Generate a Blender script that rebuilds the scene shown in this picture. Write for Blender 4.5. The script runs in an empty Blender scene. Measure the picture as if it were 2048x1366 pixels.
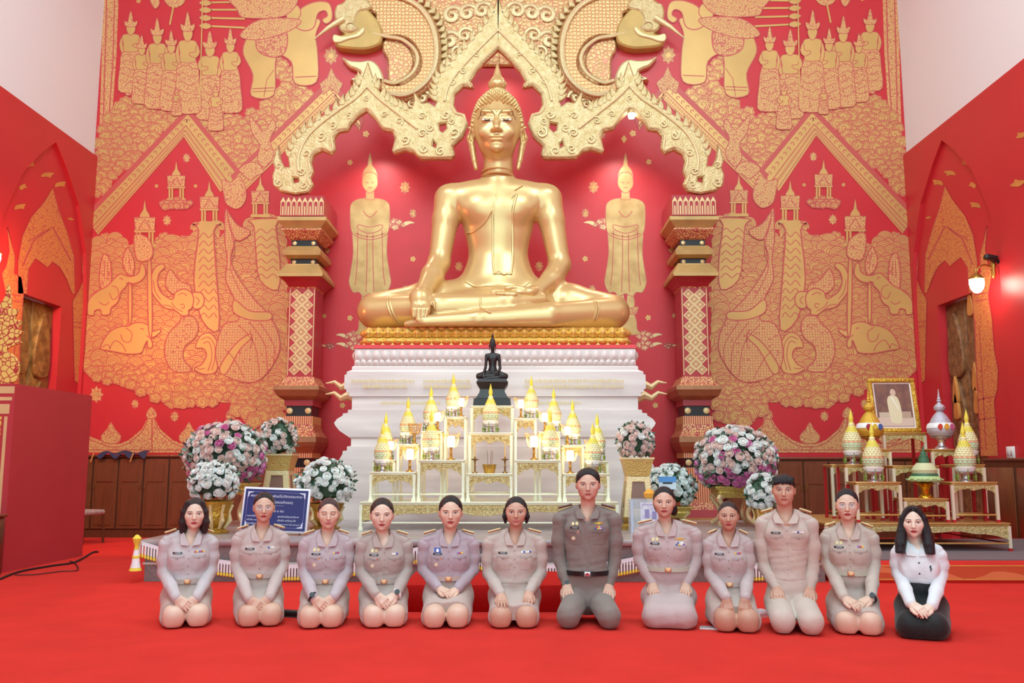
import bpy, bmesh, math, random
import numpy as np
from mathutils import Vector, Matrix
from mathutils.geometry import tessellate_polygon
from mathutils.bvhtree import BVHTree

SC = bpy.context.scene
COL = SC.collection
rad = math.radians

# ------------------------------------------------------------------ camera
F = 1804.0; PITCH = rad(7.73); YAW = rad(.35); CX, CY, CZ = .32, 0., 1.19
cam = bpy.data.cameras.new('camera'); cam_o = bpy.data.objects.new('camera', cam); COL.objects.link(cam_o)
cam.sensor_width = 36.0; cam.lens = 36.0 * F / 2048; cam.clip_end = 200
cam_o.location = (CX, CY, CZ); cam_o.rotation_euler = (rad(90) + PITCH, 0, YAW)
SC.camera = cam_o

# ------------------------------------------------------------------ light
world = bpy.data.worlds.new('daylight'); SC.world = world; world.use_nodes = True
bg = world.node_tree.nodes['Background']; bg.inputs[0].default_value = (.62, 1, 1.05, 1); bg.inputs[1].default_value = 2.4
SC.view_settings.view_transform = 'Standard'; SC.view_settings.look = 'None'
SC.view_settings.gamma = 1; SC.view_settings.use_curve_mapping = False
SC.view_settings.exposure = 0.0

def lamp(name, kind, loc, energy, color=(1, 1, 1), size=.3, rot=(0, 0, 0), **kw):
    l = bpy.data.lights.new(name, kind); l.energy = energy; l.color = color
    if kind == 'AREA':
        l.shape = 'RECTANGLE'; l.size = size if not isinstance(size, tuple) else size[0]
        l.size_y = size if not isinstance(size, tuple) else size[1]
    else:
        l.shadow_soft_size = size
    for k, v in kw.items(): setattr(l, k, v)
    o = bpy.data.objects.new(name, l); COL.objects.link(o); o.location = loc; o.rotation_euler = rot
    return o
# hall lights hanging under the ceiling, well above the frame, and two niche spots behind the arch
lamp('hall_light', 'AREA', (-3.2, 7.5, 11.3), 370, (.66, 1, 1.03), 3.0, (rad(28), 0, 0))
lamp('hall_light', 'AREA', (3.2, 7.5, 11.3), 370, (.66, 1, 1.03), 3.0, (rad(28), 0, 0))
lamp('hall_light', 'AREA', (0, 1.0, 11.3), 440, (.66, 1, 1.03), 4.0, (rad(20), 0, 0))
for s in (-1, 1):
    lamp('niche_spot', 'SPOT', (s * 2.12, 14.72, 6.75), 60, (1, .9, .82), .05, (rad(14), 0, 0), spot_size=rad(120), spot_blend=.8)
lamp('niche_spot', 'SPOT', (0, 14.72, 8.1), 30, (1, .9, .82), .05, (rad(25), 0, 0), spot_size=rad(130), spot_blend=.8)

# ------------------------------------------------------------------ pixels of the photograph -> points of the place
def ray(px, py):
    x = (px - 1024) / F; u = (683 - py) / F
    dy = math.cos(PITCH) - u * math.sin(PITCH); dz = math.sin(PITCH) + u * math.cos(PITCH)
    return (x * math.cos(YAW) - dy * math.sin(YAW), x * math.sin(YAW) + dy * math.cos(YAW), dz)
def P(px, py, Y):
    d = ray(px, py); t = (Y - CY) / d[1]; return (CX + d[0] * t, Y, CZ + d[2] * t)
def G(px, py, z=0.):
    d = ray(px, py); t = (z - CZ) / d[2]; return (CX + d[0] * t, CY + d[1] * t, z)
def PX(px, py, X):
    d = ray(px, py); t = (X - CX) / d[0]; return (X, CY + d[1] * t, CZ + d[2] * t)

# ------------------------------------------------------------------ materials
def lin(c):
    if isinstance(c, str):
        c = [int(c[i:i + 2], 16) / 255 for i in (0, 2, 4)]
    return tuple(x / 12.92 if x <= .04045 else ((x + .055) / 1.055) ** 2.4 for x in c) + (1,)
MATS = {}
def mat(name, col, rough=.5, metal=0., bump=0., bscale=20., noise=0., nscale=8., emit=0., ecol=None, spec=None, sheen=0., alpha=None, trans=0., col2=None, detail=3., stretch=None, coat=0., sss=0.):
    if name in MATS: return MATS[name]
    m = bpy.data.materials.new(name); m.use_nodes = True; nt = m.node_tree; b = nt.nodes['Principled BSDF']
    c = lin(col); b.inputs['Base Color'].default_value = c
    b.inputs['Roughness'].default_value = rough; b.inputs['Metallic'].default_value = metal
    if spec is not None: b.inputs['Specular IOR Level'].default_value = spec
    if sheen: b.inputs['Sheen Weight'].default_value = sheen
    if coat: b.inputs['Coat Weight'].default_value = coat
    if trans: b.inputs['Transmission Weight'].default_value = trans
    if alpha is not None: b.inputs['Alpha'].default_value = alpha
    if sss:
        b.inputs['Subsurface Weight'].default_value = sss; b.inputs['Subsurface Radius'].default_value = (.02, .008, .004)
    if emit:
        b.inputs['Emission Color'].default_value = lin(ecol or col); b.inputs['Emission Strength'].default_value = emit
    if noise or bump:
        tc = nt.nodes.new('ShaderNodeTexCoord'); src = tc.outputs['Object']
        if stretch:
            mp = nt.nodes.new('ShaderNodeMapping'); mp.inputs['Scale'].default_value = stretch
            nt.links.new(src, mp.inputs[0]); src = mp.outputs[0]
    if noise:
        n = nt.nodes.new('ShaderNodeTexNoise'); n.inputs['Scale'].default_value = nscale; n.inputs['Detail'].default_value = detail
        nt.links.new(src, n.inputs['Vector'])
        r = nt.nodes.new('ShaderNodeValToRGB'); r.color_ramp.elements[0].position = .32; r.color_ramp.elements[1].position = .68
        c2 = lin(col2) if col2 else tuple(x * (1 - noise) for x in c[:3]) + (1,)
        r.color_ramp.elements[0].color = c2; r.color_ramp.elements[1].color = c
        nt.links.new(n.outputs['Fac'], r.inputs[0]); nt.links.new(r.outputs[0], b.inputs['Base Color'])
    if bump:
        n = nt.nodes.new('ShaderNodeTexNoise'); n.inputs['Scale'].default_value = bscale; n.inputs['Detail'].default_value = detail
        nt.links.new(src, n.inputs['Vector'])
        bp = nt.nodes.new('ShaderNodeBump'); bp.inputs['Strength'].default_value = bump; bp.inputs['Distance'].default_value = .02
        nt.links.new(n.outputs['Fac'], bp.inputs['Height']); nt.links.new(bp.outputs[0], b.inputs['Normal'])
    MATS[name] = m; return m

def pattern(name, gold, red, kind='voronoi', scale=8., width=.06, rough=.5, bump=0., metal=0., rot=0., stretch=None):
    """two-colour stencil print: gold figure with thin lines of the ground colour"""
    if name in MATS: return MATS[name]
    m = mat(name, gold, rough, metal); nt = m.node_tree; b = nt.nodes['Principled BSDF']
    tc = nt.nodes.new('ShaderNodeTexCoord'); mp = nt.nodes.new('ShaderNodeMapping')
    mp.inputs['Rotation'].default_value = (0, rot, 0)
    if stretch: mp.inputs['Scale'].default_value = stretch
    nt.links.new(tc.outputs['Object'], mp.inputs[0]); src = mp.outputs[0]
    if kind == 'voronoi':
        v = nt.nodes.new('ShaderNodeTexVoronoi'); v.feature = 'DISTANCE_TO_EDGE'; v.inputs['Scale'].default_value = scale
        out = v.outputs['Distance']
    elif kind == 'scales':
        v = nt.nodes.new('ShaderNodeTexVoronoi'); v.feature = 'DISTANCE_TO_EDGE'; v.inputs['Scale'].default_value = scale
        v.inputs['Randomness'].default_value = .35; out = v.outputs['Distance']
    else:
        v = nt.nodes.new('ShaderNodeTexWave'); v.wave_type = 'RINGS' if kind == 'rings' else 'BANDS'; v.inputs['Scale'].default_value = scale
        v.inputs['Distortion'].default_value = 9 if kind != 'bands' else 0; v.inputs['Detail'].default_value = 1.5; v.inputs['Detail Scale'].default_value = 1.2
        out = v.outputs['Fac']
    nt.links.new(src, v.inputs['Vector'])
    r = nt.nodes.new('ShaderNodeValToRGB'); r.color_ramp.elements[0].position = width; r.color_ramp.elements[1].position = width + .05
    r.color_ramp.elements[0].color = lin(red); r.color_ramp.elements[1].color = lin(gold)
    nt.links.new(out, r.inputs[0]); nt.links.new(r.outputs[0], b.inputs['Base Color'])
    if bump:
        bp = nt.nodes.new('ShaderNodeBump'); bp.inputs['Strength'].default_value = bump; bp.inputs['Distance'].default_value = .02
        nt.links.new(out, bp.inputs['Height']); nt.links.new(bp.outputs[0], b.inputs['Normal'])
    return m

# ------------------------------------------------------------------ mesh helpers
class MB:
    def __init__(s): s.v = []; s.f = []; s.m = []
    def add(s, v, f, mi=0):
        o = len(s.v); s.v.extend([tuple(p) for p in v]); s.f.extend([tuple(i + o for i in q) for q in f]); s.m.extend([mi] * len(f)); return s
    def stack(s, layers, c=(0, 0, 0), mi=0, cap=True):
        v = []; f = []
        for L in layers:
            hx, hy, z = L[0], L[1], L[2]; ox, oy = (L[3], L[4]) if len(L) > 3 else (0, 0)
            v += [(c[0] + ox - hx, c[1] + oy - hy, c[2] + z), (c[0] + ox + hx, c[1] + oy - hy, c[2] + z), (c[0] + ox + hx, c[1] + oy + hy, c[2] + z), (c[0] + ox - hx, c[1] + oy + hy, c[2] + z)]
        for i in range(len(layers) - 1):
            a = i * 4
            for k in range(4):
                f.append((a + k, a + (k + 1) % 4, a + 4 + (k + 1) % 4, a + 4 + k))
        if cap:
            n = (len(layers) - 1) * 4; f += [(3, 2, 1, 0), (n, n + 1, n + 2, n + 3)]
        return s.add(v, f, mi)
    def box(s, lo, hi, mi=0, b=0.):
        cx, cy = (lo[0] + hi[0]) / 2, (lo[1] + hi[1]) / 2; hx, hy = abs(hi[0] - lo[0]) / 2, abs(hi[1] - lo[1]) / 2
        z0, z1 = min(lo[2], hi[2]), max(lo[2], hi[2])
        b = min(b, hx * .45, hy * .45, (z1 - z0) * .45)
        if b <= 0: return s.stack([(hx, hy, z0), (hx, hy, z1)], (cx, cy, 0), mi)
        # chamfered on all edges (octagonal plan)
        def ring(i, z): return [(-hx + i + b, -hy + i, z), (hx - i - b, -hy + i, z), (hx - i, -hy + i + b, z), (hx - i, hy - i - b, z), (hx - i - b, hy - i, z), (-hx + i + b, hy - i, z), (-hx + i, hy - i - b, z), (-hx + i, -hy + i + b, z)]
        L = [ring(b * .5, z0), ring(0, z0 + b * .7), ring(0, z1 - b * .7), ring(b * .5, z1)]
        v = [(cx + p[0], cy + p[1], p[2]) for r in L for p in r]; f = []
        for i in range(3):
            for k in range(8): f.append((i * 8 + k, i * 8 + (k + 1) % 8, i * 8 + 8 + (k + 1) % 8, i * 8 + 8 + k))
        f += [tuple(range(7, -1, -1)), tuple(range(24, 32))]
        return s.add(v, f, mi)
    def lathe(s, prof, c=(0, 0, 0), seg=16, mi=0, sx=1., sy=1., cap=True):
        v = []; f = []; n = len(prof)
        for r, z in prof:
            for k in range(seg):
                a = 2 * math.pi * k / seg; v.append((c[0] + r * sx * math.cos(a), c[1] + r * sy * math.sin(a), c[2] + z))
        for i in range(n - 1):
            for k in range(seg):
                f.append((i * seg + k, i * seg + (k + 1) % seg, (i + 1) * seg + (k + 1) % seg, (i + 1) * seg + k))
        if cap: f += [tuple(range(seg - 1, -1, -1)), tuple(range((n - 1) * seg, n * seg))]
        return s.add(v, f, mi)
    def tube(s, pts, r, seg=8, mi=0, closed=False, flat=1.):
        pts = [Vector(p) for p in pts]; n = len(pts); v = []; f = []
        rs = r if isinstance(r, (list, tuple)) else [r] * n
        up = None
        for i, p in enumerate(pts):
            t = (pts[(i + 1) % n] - pts[i - 1]) if closed else (pts[min(i + 1, n - 1)] - pts[max(i - 1, 0)])
            t.normalize()
            if up is None:
                up = Vector((0, 0, 1)) if abs(t.z) < .9 else Vector((0, 1, 0))
            a = t.cross(up)
            if a.length < 1e-5: a = t.cross(Vector((1, 0, 0)))
            a.normalize(); b = a.cross(t).normalized(); up = b
            for k in range(seg):
                q = 2 * math.pi * k / seg; v.append(p + rs[i] * (a * math.cos(q) + b * math.sin(q) * flat))
        m = n if closed else n - 1
        for i in range(m):
            j = (i + 1) % n
            for k in range(seg): f.append((i * seg + k, i * seg + (k + 1) % seg, j * seg + (k + 1) % seg, j * seg + k))
        if not closed: f += [tuple(range(seg - 1, -1, -1)), tuple(range((n - 1) * seg, n * seg))]
        return s.add(v, f, mi)
    def ext(s, poly, y0, y1, mi=0, bev=0., holes=(), fn=None, mi_side=None):
        """polygon(s) in the XZ plane given a depth from y0 (front) to y1; bev chamfers the front edge"""
        if mi_side is None: mi_side = mi
        loops = [list(poly)] + [list(h) for h in holes]
        def shrink(L, d):
            n = len(L); out = []
            ar = sum(L[i][0] * L[(i + 1) % n][1] - L[(i + 1) % n][0] * L[i][1] for i in range(n))
            sg = 1 if ar > 0 else -1
            for i in range(n):
                p0, p, p1 = L[i - 1], L[i], L[(i + 1) % n]
                n1 = Vector((-(p[1] - p0[1]), p[0] - p0[0])); n2 = Vector((-(p1[1] - p[1]), p1[0] - p[0]))
                if n1.length < 1e-9: n1 = n2
                if n2.length < 1e-9: n2 = n1
                n1.normalize(); n2.normalize(); nn = n1 + n2
                if nn.length < .3: nn = n1
                nn.normalize(); k = d / max(.5, nn.dot(n1))
                out.append((p[0] + nn.x * k * sg, p[1] + nn.y * k * sg))
            return out
        v = []; f = []; off = []
        fr = [shrink(L, bev if i == 0 else -bev) if bev else L for i, L in enumerate(loops)]
        rows = [(fr, y0)] + ([(loops, y0 + bev)] if bev else []) + [(loops, y1)]
        for LL, y in rows:
            o = []
            for L in LL: o.append(len(v)); v += [(p[0], y, p[1]) for p in L]
            off.append(o)
        tri = tessellate_polygon([[Vector((p[0], p[1], 0)) for p in L] for L in fr])
        flat0 = off[0][0]; nb = sum(len(L) for L in loops); last = off[-1][0]
        ff = [(flat0 + a, flat0 + b, flat0 + c) for a, b, c in tri] + [(last + c, last + b, last + a) for a, b, c in tri]
        sf = []
        for r in range(len(rows) - 1):
            for li, L in enumerate(loops):
                a, b = off[r][li], off[r + 1][li]; n = len(L)
                for i in range(n): sf.append((a + i, a + (i + 1) % n, b + (i + 1) % n, b + i))
        if fn: v = [fn(p) for p in v]
        s.add(v, ff + sf, mi)
        if mi_side != mi:
            for i in range(len(sf)): s.m[-1 - i] = mi_side
        return s
    def xf(s, M):
        s.v = [tuple(M @ Vector(p)) for p in s.v]; return s
    def merge(s, o, M=None, dm=0):
        v = o.v if M is None else [tuple(M @ Vector(p)) for p in o.v]
        k = len(s.v); s.v.extend(v); s.f.extend([tuple(i + k for i in q) for q in o.f]); s.m.extend([x + dm for x in o.m]); return s
    def mesh(s, name, mats, smooth=40):
        me = bpy.data.meshes.new(name); me.from_pydata(s.v, [], s.f)
        for m in (mats if isinstance(mats, (list, tuple)) else [mats]): me.materials.append(m)
        if any(s.m): me.polygons.foreach_set('material_index', s.m)
        me.update()
        bm = bmesh.new(); bm.from_mesh(me); bmesh.ops.recalc_face_normals(bm, faces=bm.faces); bm.to_mesh(me); bm.free()
        if smooth:
            me.polygons.foreach_set('use_smooth', [True] * len(me.polygons)); me.set_sharp_from_angle(angle=rad(smooth))
        return me
    def build(s, name, mats, parent=None, smooth=40):
        return link(name, s.mesh(name, mats, smooth), parent)

def link(name, me, parent=None):
    o = bpy.data.objects.new(name, me); COL.objects.link(o)
    if parent is not None: o.parent = parent
    return o
def tag(o, label=None, cat=None, group=None, kind=None):
    if label: o['label'] = label
    if cat: o['category'] = cat
    if group: o['group'] = group
    if kind: o['kind'] = kind
    return o
def thing(name, label, cat, loc=(0, 0, 0), rz=0., group=None):
    o = bpy.data.objects.new(name, None); COL.objects.link(o); o.empty_display_size = .05
    o.location = loc; o.rotation_euler = (0, 0, rz); return tag(o, label, cat, group)
def dup(root, loc=None, rz=None, label=None, group=None, scale=None):
    def cp(o, par):
        c = o.copy(); COL.objects.link(c); c.parent = par
        for ch in list(o.children): cp(ch, c)
        return c
    r = cp(root, None)
    if loc is not None: r.location = loc
    if rz is not None: r.rotation_euler = (0, 0, rz)
    if label: r['label'] = label
    if group: r['group'] = group
    if scale: r.scale = (scale,) * 3 if not isinstance(scale, tuple) else scale
    return r
def smoothpath(pts, n=6, closed=False):
    """Catmull-Rom through points of any dimension"""
    p = [np.array(q, float) for q in pts]; N = len(p); out = []
    m = N if closed else N - 1
    for i in range(m):
        if closed: a, b, c, d = p[i - 1], p[i], p[(i + 1) % N], p[(i + 2) % N]
        else: a, b, c, d = p[max(i - 1, 0)], p[i], p[i + 1], p[min(i + 2, N - 1)]
        for k in range(n):
            t = k / n; out.append(tuple(.5 * (2 * b + (c - a) * t + (2 * a - 5 * b + 4 * c - d) * t * t + (3 * b - a - 3 * c + d) * t ** 3)))
    if not closed: out.append(tuple(p[-1]))
    return out

# ------------------------------------------------------------------ smooth solids (signed distance field -> surface)
class Field:
    def __init__(s, lo, hi, h):
        s.h = h; s.lo = np.array(lo, np.float32); n = np.ceil((np.array(hi) - np.array(lo)) / h).astype(int) + 1
        s.n = n; s.f = np.full(n, 1.0, np.float32)
        s.ax = [s.lo[i] + h * np.arange(n[i], dtype=np.float32) for i in range(3)]
    def _sl(s, lo, hi, mg):
        sl = []
        for i in range(3):
            a = int(max(0, math.floor((lo[i] - mg - s.lo[i]) / s.h))); b = int(min(s.n[i], math.ceil((hi[i] + mg - s.lo[i]) / s.h) + 1))
            if b <= a: return None, None
            sl.append(slice(a, b))
        sl = tuple(sl)
        return sl, (s.ax[0][sl[0]][:, None, None], s.ax[1][sl[1]][None, :, None], s.ax[2][sl[2]][None, None, :])
    def _mix(s, sl, d, k, sub):
        f = s.f[sl]
        if sub: d = -d
        if k > 0:
            hh = np.maximum(k - np.abs(f - d), 0) / k; e = hh * hh * k * .25
            s.f[sl] = (np.maximum(f, d) + e) if sub else (np.minimum(f, d) - e)
        else: s.f[sl] = np.maximum(f, d) if sub else np.minimum(f, d)
    def cap(s, a, b, ra, rb=None, k=.02, sub=False, sq=(1, 1, 1)):
        rb = ra if rb is None else rb; a = np.array(a, np.float32); b = np.array(b, np.float32); q = np.array(sq, np.float32)
        R = max(ra, rb); lo = np.minimum(a, b) - R / q; hi = np.maximum(a, b) + R / q
        sl, X = s._sl(lo, hi, k + 3 * s.h)
        if sl is None: return s
        ab = (b - a) * q; L = float(ab @ ab) + 1e-12
        p = [(X[i] - a[i]) * q[i] for i in range(3)]
        t = np.clip((p[0] * ab[0] + p[1] * ab[1] + p[2] * ab[2]) / L, 0, 1)
        d = np.sqrt((p[0] - t * ab[0]) ** 2 + (p[1] - t * ab[1]) ** 2 + (p[2] - t * ab[2]) ** 2) - (ra + (rb - ra) * t)
        s._mix(sl, d, k, sub); return s
    def chain(s, pts, rs, k=.02, sub=False, sq=(1, 1, 1)):
        for i in range(len(pts) - 1): s.cap(pts[i], pts[i + 1], rs[i], rs[i + 1], k, sub, sq)
        return s
    def ell(s, c, r, k=.02, sub=False, rot=None, pw=2.):
        r = np.array(r, np.float32); R = float(max(r)); c = np.array(c, np.float32)
        lo, hi = (c - R, c + R) if rot is not None else (c - r, c + r)
        sl, X = s._sl(lo, hi, k + 3 * s.h)
        if sl is None: return s
        p = [X[i] - c[i] for i in range(3)]
        if rot is not None:
            M = np.array(rot, np.float32); p = [M[i, 0] * p[0] + M[i, 1] * p[1] + M[i, 2] * p[2] for i in range(3)]
        if pw != 2.:
            k0 = (np.abs(p[0] / r[0]) ** pw + np.abs(p[1] / r[1]) ** pw + np.abs(p[2] / r[2]) ** pw) ** (1 / pw); d = (k0 - 1) * float(min(r))
        else:
            k0 = np.sqrt((p[0] / r[0]) ** 2 + (p[1] / r[1]) ** 2 + (p[2] / r[2]) ** 2)
            k1 = np.sqrt((p[0] / r[0] ** 2) ** 2 + (p[1] / r[1] ** 2) ** 2 + (p[2] / r[2] ** 2) ** 2) + 1e-6
            d = k0 * (k0 - 1) / k1
        s._mix(sl, d, k, sub); return s
    def plane(s, nrm, off, k=0.):
        """cut away the side where n.p > off"""
        X = s.ax; d = nrm[0] * X[0][:, None, None] + nrm[1] * X[1][None, :, None] + nrm[2] * X[2][None, None, :] - off
        sl = (slice(None),) * 3; s._mix(sl, -d, k, True); return s
    def surf(s):
        f = s.f; f[0] = f[-1] = 1; f[:, 0] = f[:, -1] = 1; f[:, :, 0] = f[:, :, -1] = 1
        ins = f < 0; n = s.n
        cnt = np.zeros(n - 1, np.int8)
        for i in (0, 1):
            for j in (0, 1):
                for k in (0, 1): cnt += ins[i:n[0] - 1 + i, j:n[1] - 1 + j, k:n[2] - 1 + k]
        act = (cnt > 0) & (cnt < 8); cell = np.argwhere(act); idx = np.full(n - 1, -1, np.int64); idx[act] = np.arange(len(cell))
        acc = np.zeros((len(cell), 3)); num = np.zeros(len(cell))
        for ax in range(3):
            o = [a for a in range(3) if a != ax]
            for u in (0, 1):
                for w in (0, 1):
                    c0 = cell.copy(); c0[:, o[0]] += u; c0[:, o[1]] += w; c1 = c0.copy(); c1[:, ax] += 1
                    f0 = f[c0[:, 0], c0[:, 1], c0[:, 2]]; f1 = f[c1[:, 0], c1[:, 1], c1[:, 2]]
                    ch = (f0 < 0) != (f1 < 0); t = np.where(ch, f0 / np.where(ch, f0 - f1, 1), 0)
                    p = c0.astype(float); p[:, ax] += t; acc += p * ch[:, None]; num += ch
        v = acc / num[:, None] * s.h + s.lo
        quads = []
        for ax in range(3):
            o = [(ax + 1) % 3, (ax + 2) % 3]
            a = [slice(None)] * 3; b = [slice(None)] * 3; a[ax] = slice(0, -1); b[ax] = slice(1, None)
            ch = np.argwhere(ins[tuple(a)] != ins[tuple(b)])
            ch = ch[(ch[:, o[0]] > 0) & (ch[:, o[1]] > 0)]
            if not len(ch): continue
            flip = ins[ch[:, 0], ch[:, 1], ch[:, 2]]
            q = []
            for du, dw in ((-1, -1), (0, -1), (0, 0), (-1, 0)):
                c = ch.copy(); c[:, o[0]] += du; c[:, o[1]] += dw; q.append(idx[c[:, 0], c[:, 1], c[:, 2]])
            q = np.stack(q, 1); q[~flip] = q[~flip][:, ::-1]; quads.append(q)
        return v, np.concatenate(quads)

def np_mesh(name, parts, mats, smooth=True):
    """one mesh out of (verts, quads[, material index]) patches"""
    V = np.concatenate([p[0] for p in parts]); off = 0; Q = []; MI = []
    for p in parts:
        Q.append(p[1] + off); MI += [p[2] if len(p) > 2 else 0] * len(p[1]); off += len(p[0])
    Q = np.concatenate(Q); me = bpy.data.meshes.new(name)
    me.vertices.add(len(V)); me.vertices.foreach_set('co', V.astype(np.float32).ravel())
    me.loops.add(Q.size); me.loops.foreach_set('vertex_index', Q.astype(np.int32).ravel())
    me.polygons.add(len(Q)); me.polygons.foreach_set('loop_start', np.arange(0, Q.size, 4, dtype=np.int32))
    for m in (mats if isinstance(mats, (list, tuple)) else [mats]): me.materials.append(m)
    me.polygons.foreach_set('material_index', MI)
    me.update(calc_edges=True); me.validate()
    me.polygons.foreach_set('use_smooth', [smooth] * len(me.polygons))
    return me
# ------------------------------------------------------------------ palette
RED = 'D02B34'; GOLDP = 'DDAE68'
M_red = mat('red_lacquer_wall', RED, .45, noise=.06, nscale=1.5)
M_redin = mat('red_niche', 'CC2030', .42, noise=.05, nscale=1.2)
M_white = mat('white_plaster', 'F2E8E8', .7, bump=.05, bscale=40)
M_carpet = mat('red_carpet', (.88, .215, .185), .95, bump=.35, bscale=260, noise=.10, nscale=2.5, detail=6, spec=.15)
M_carpet2 = mat('red_carpet_dark', (.73, .10, .09), .95, bump=.3, bscale=260, spec=.15)
M_gp = mat('gold_leaf_paint', GOLDP, .42, .25, noise=.14, nscale=1.6, detail=5)
M_gp2 = mat('gold_leaf_paint_pale', 'EBCB92', .42, .25, noise=.12, nscale=3)
M_line = mat('red_drawn_line', 'C8554E', .5)
M_scale = pattern('gold_scale_print', (.868, .685, .42), (.80, .42, .34), 'scales', 22, .075)
M_curlp = pattern('gold_curl_print', (.875, .70, .43), (.80, .42, .34), 'voronoi', 25, .06)
M_ogold = mat('orange_gold_paint', 'E59A50', .45, .2, noise=.2, nscale=4)
M_opat = pattern('orange_gold_print', 'E39A50', 'CC5A48', 'voronoi', 26, .06)
M_gold = mat('polished_gold', 'E0BA80', .32, .45, bump=.04, bscale=3)
M_cgold = mat('carved_gold', 'E8CE9C', .38, .35, bump=1., bscale=34, detail=5, noise=.3, nscale=13, col2='D2B278')
M_brightgold = mat('bright_gilt', 'EACE9C', .38, .35, bump=.4, bscale=60)
M_wood = mat('dark_brown_wood', '6B3A22', .35, noise=.3, nscale=3, stretch=(8, 8, .7), coat=.3)
M_wood2 = mat('mid_brown_wood', '7C4428', .33, noise=.25, nscale=3, stretch=(8, 8, .7), coat=.3)
M_black = mat('black_lacquer', '1C1618', .3)
M_marble = mat('pale_veined_marble', 'F6E6E2', .3, noise=.3, nscale=1.3, detail=9, stretch=(.5, .5, 5), col2='DECAC8')
M_granite = mat('grey_granite', '8E8080', .35, noise=.35, nscale=60, detail=6)

def struct(o): o['kind'] = 'structure'; return o
WX, WY, ZT = 7.2, 15.4, 12.0
# floor
mb = MB(); mb.box((-WX - .4, -9, -.1), (WX + .4, WY + .3, 0)); struct(mb.build('floor', M_carpet))
mb = MB(); mb.box((-WX, WY, 0), (WX, WY + .2, ZT)); W_BACK = struct(mb.build('wall_back', M_red))
mb = MB(); mb.box((-WX - .3, -3, ZT), (WX + .3, WY + .2, ZT + .2)); struct(mb.build('ceiling', M_white))
DY0, DY1, DZ = 13.34, 14.62, 3.76       # side doors
ZR = 6.6                                # top of the red part
def side_wall(s, nm):
    mb = MB(); m = lambda p: (s * (WX + p[1]), p[0], p[2])
    mb.ext([(-9, 0), (WY, 0), (WY, ZR), (-9, ZR)], 0, .3, 0, holes=[[(DY0, .002), (DY0, DZ), (DY1, DZ), (DY1, .002)]], fn=m)
    mb.ext([(-9, ZR), (WY, ZR), (WY, ZT), (-9, ZT)], 0, .3, 1, fn=m)
    w = struct(mb.build(nm, [M_red, M_white], smooth=0))
    # pointed-arch bay: the wall face stands 5 cm proud around it
    ap = [(12.55, 0), (12.55, 3.9), (12.7, 4.8), (13.1, 5.55), (13.6, 6.05), (13.98, 6.35), (14.36, 6.05), (14.86, 5.55), (15.22, 4.8), (15.34, 3.9), (15.34, 0)]
    mb = MB(); mb.ext([(-9, 0)] + ap + [(WY, 0), (WY, ZR), (-9, ZR)], 0, .06, 0, fn=lambda p: (s * (WX - .06 + p[1]), p[0], p[2]))
    mb.build('bay_surround', M_red, w, smooth=0)
    return w
W_L, W_R = side_wall(-1, 'wall_left'), side_wall(1, 'wall_right')
M_carved = mat('carved_dark_gilt_wood', 'B48A48', .4, .25, bump=1.0, bscale=14, noise=.55, nscale=7, detail=6, col2='7C5626')
M_carvedR = mat('carved_brown_wood', '9C6C44', .45, .05, bump=.8, bscale=22, noise=.35, nscale=9, detail=6, col2='6A3F26')
for s, n in ((-1, 1), (1, 2)):
    d = thing('door_%d' % n, None, None, (s * (WX + .16), DY0, 0)); struct(d)
    mt = M_carved if s < 0 else M_carvedR; w = (DY1 - DY0) / 2
    for i in range(2):
        mb = MB(); mb.box((-.03, i * w + .01, .01), (.03, (i + 1) * w - .01, DZ - .01), b=.01)
        # carved pointed relief panels
        for (z0, z1) in ((.3, 1.25), (1.4, 2.5), (2.6, 3.6)):
            c = (i + .5) * w; pts = [(c - .2, z0), (c + .2, z0), (c + .22, (z0 + z1) / 2), (c, z1), (c - .22, (z0 + z1) / 2)]
            mb.ext(smoothpath(pts, 4, True), 0, .05, 0, .02, fn=lambda p: (-s * (.03 + .05 - p[1]), p[0], p[2]))
        leaf = mb.build('door_leaf', mt, d)
        mb = MB()
        for z in (1.9, 2.15) if i else (1.95, 2.3, 3.45):
            mb.ext(smoothpath([((i + .5) * w - .07, z), ((i + .5) * w + .07, z), ((i + .5) * w + .08, z + .15), ((i + .5) * w, z + .42), ((i + .5) * w - .08, z + .15)], 3, True), 0, .04, 0, .01, fn=lambda p: (-s * (.12 - p[1]), p[0], p[2]))
        if s > 0: mb.build('gilt_figure', M_ogold, leaf)

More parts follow.
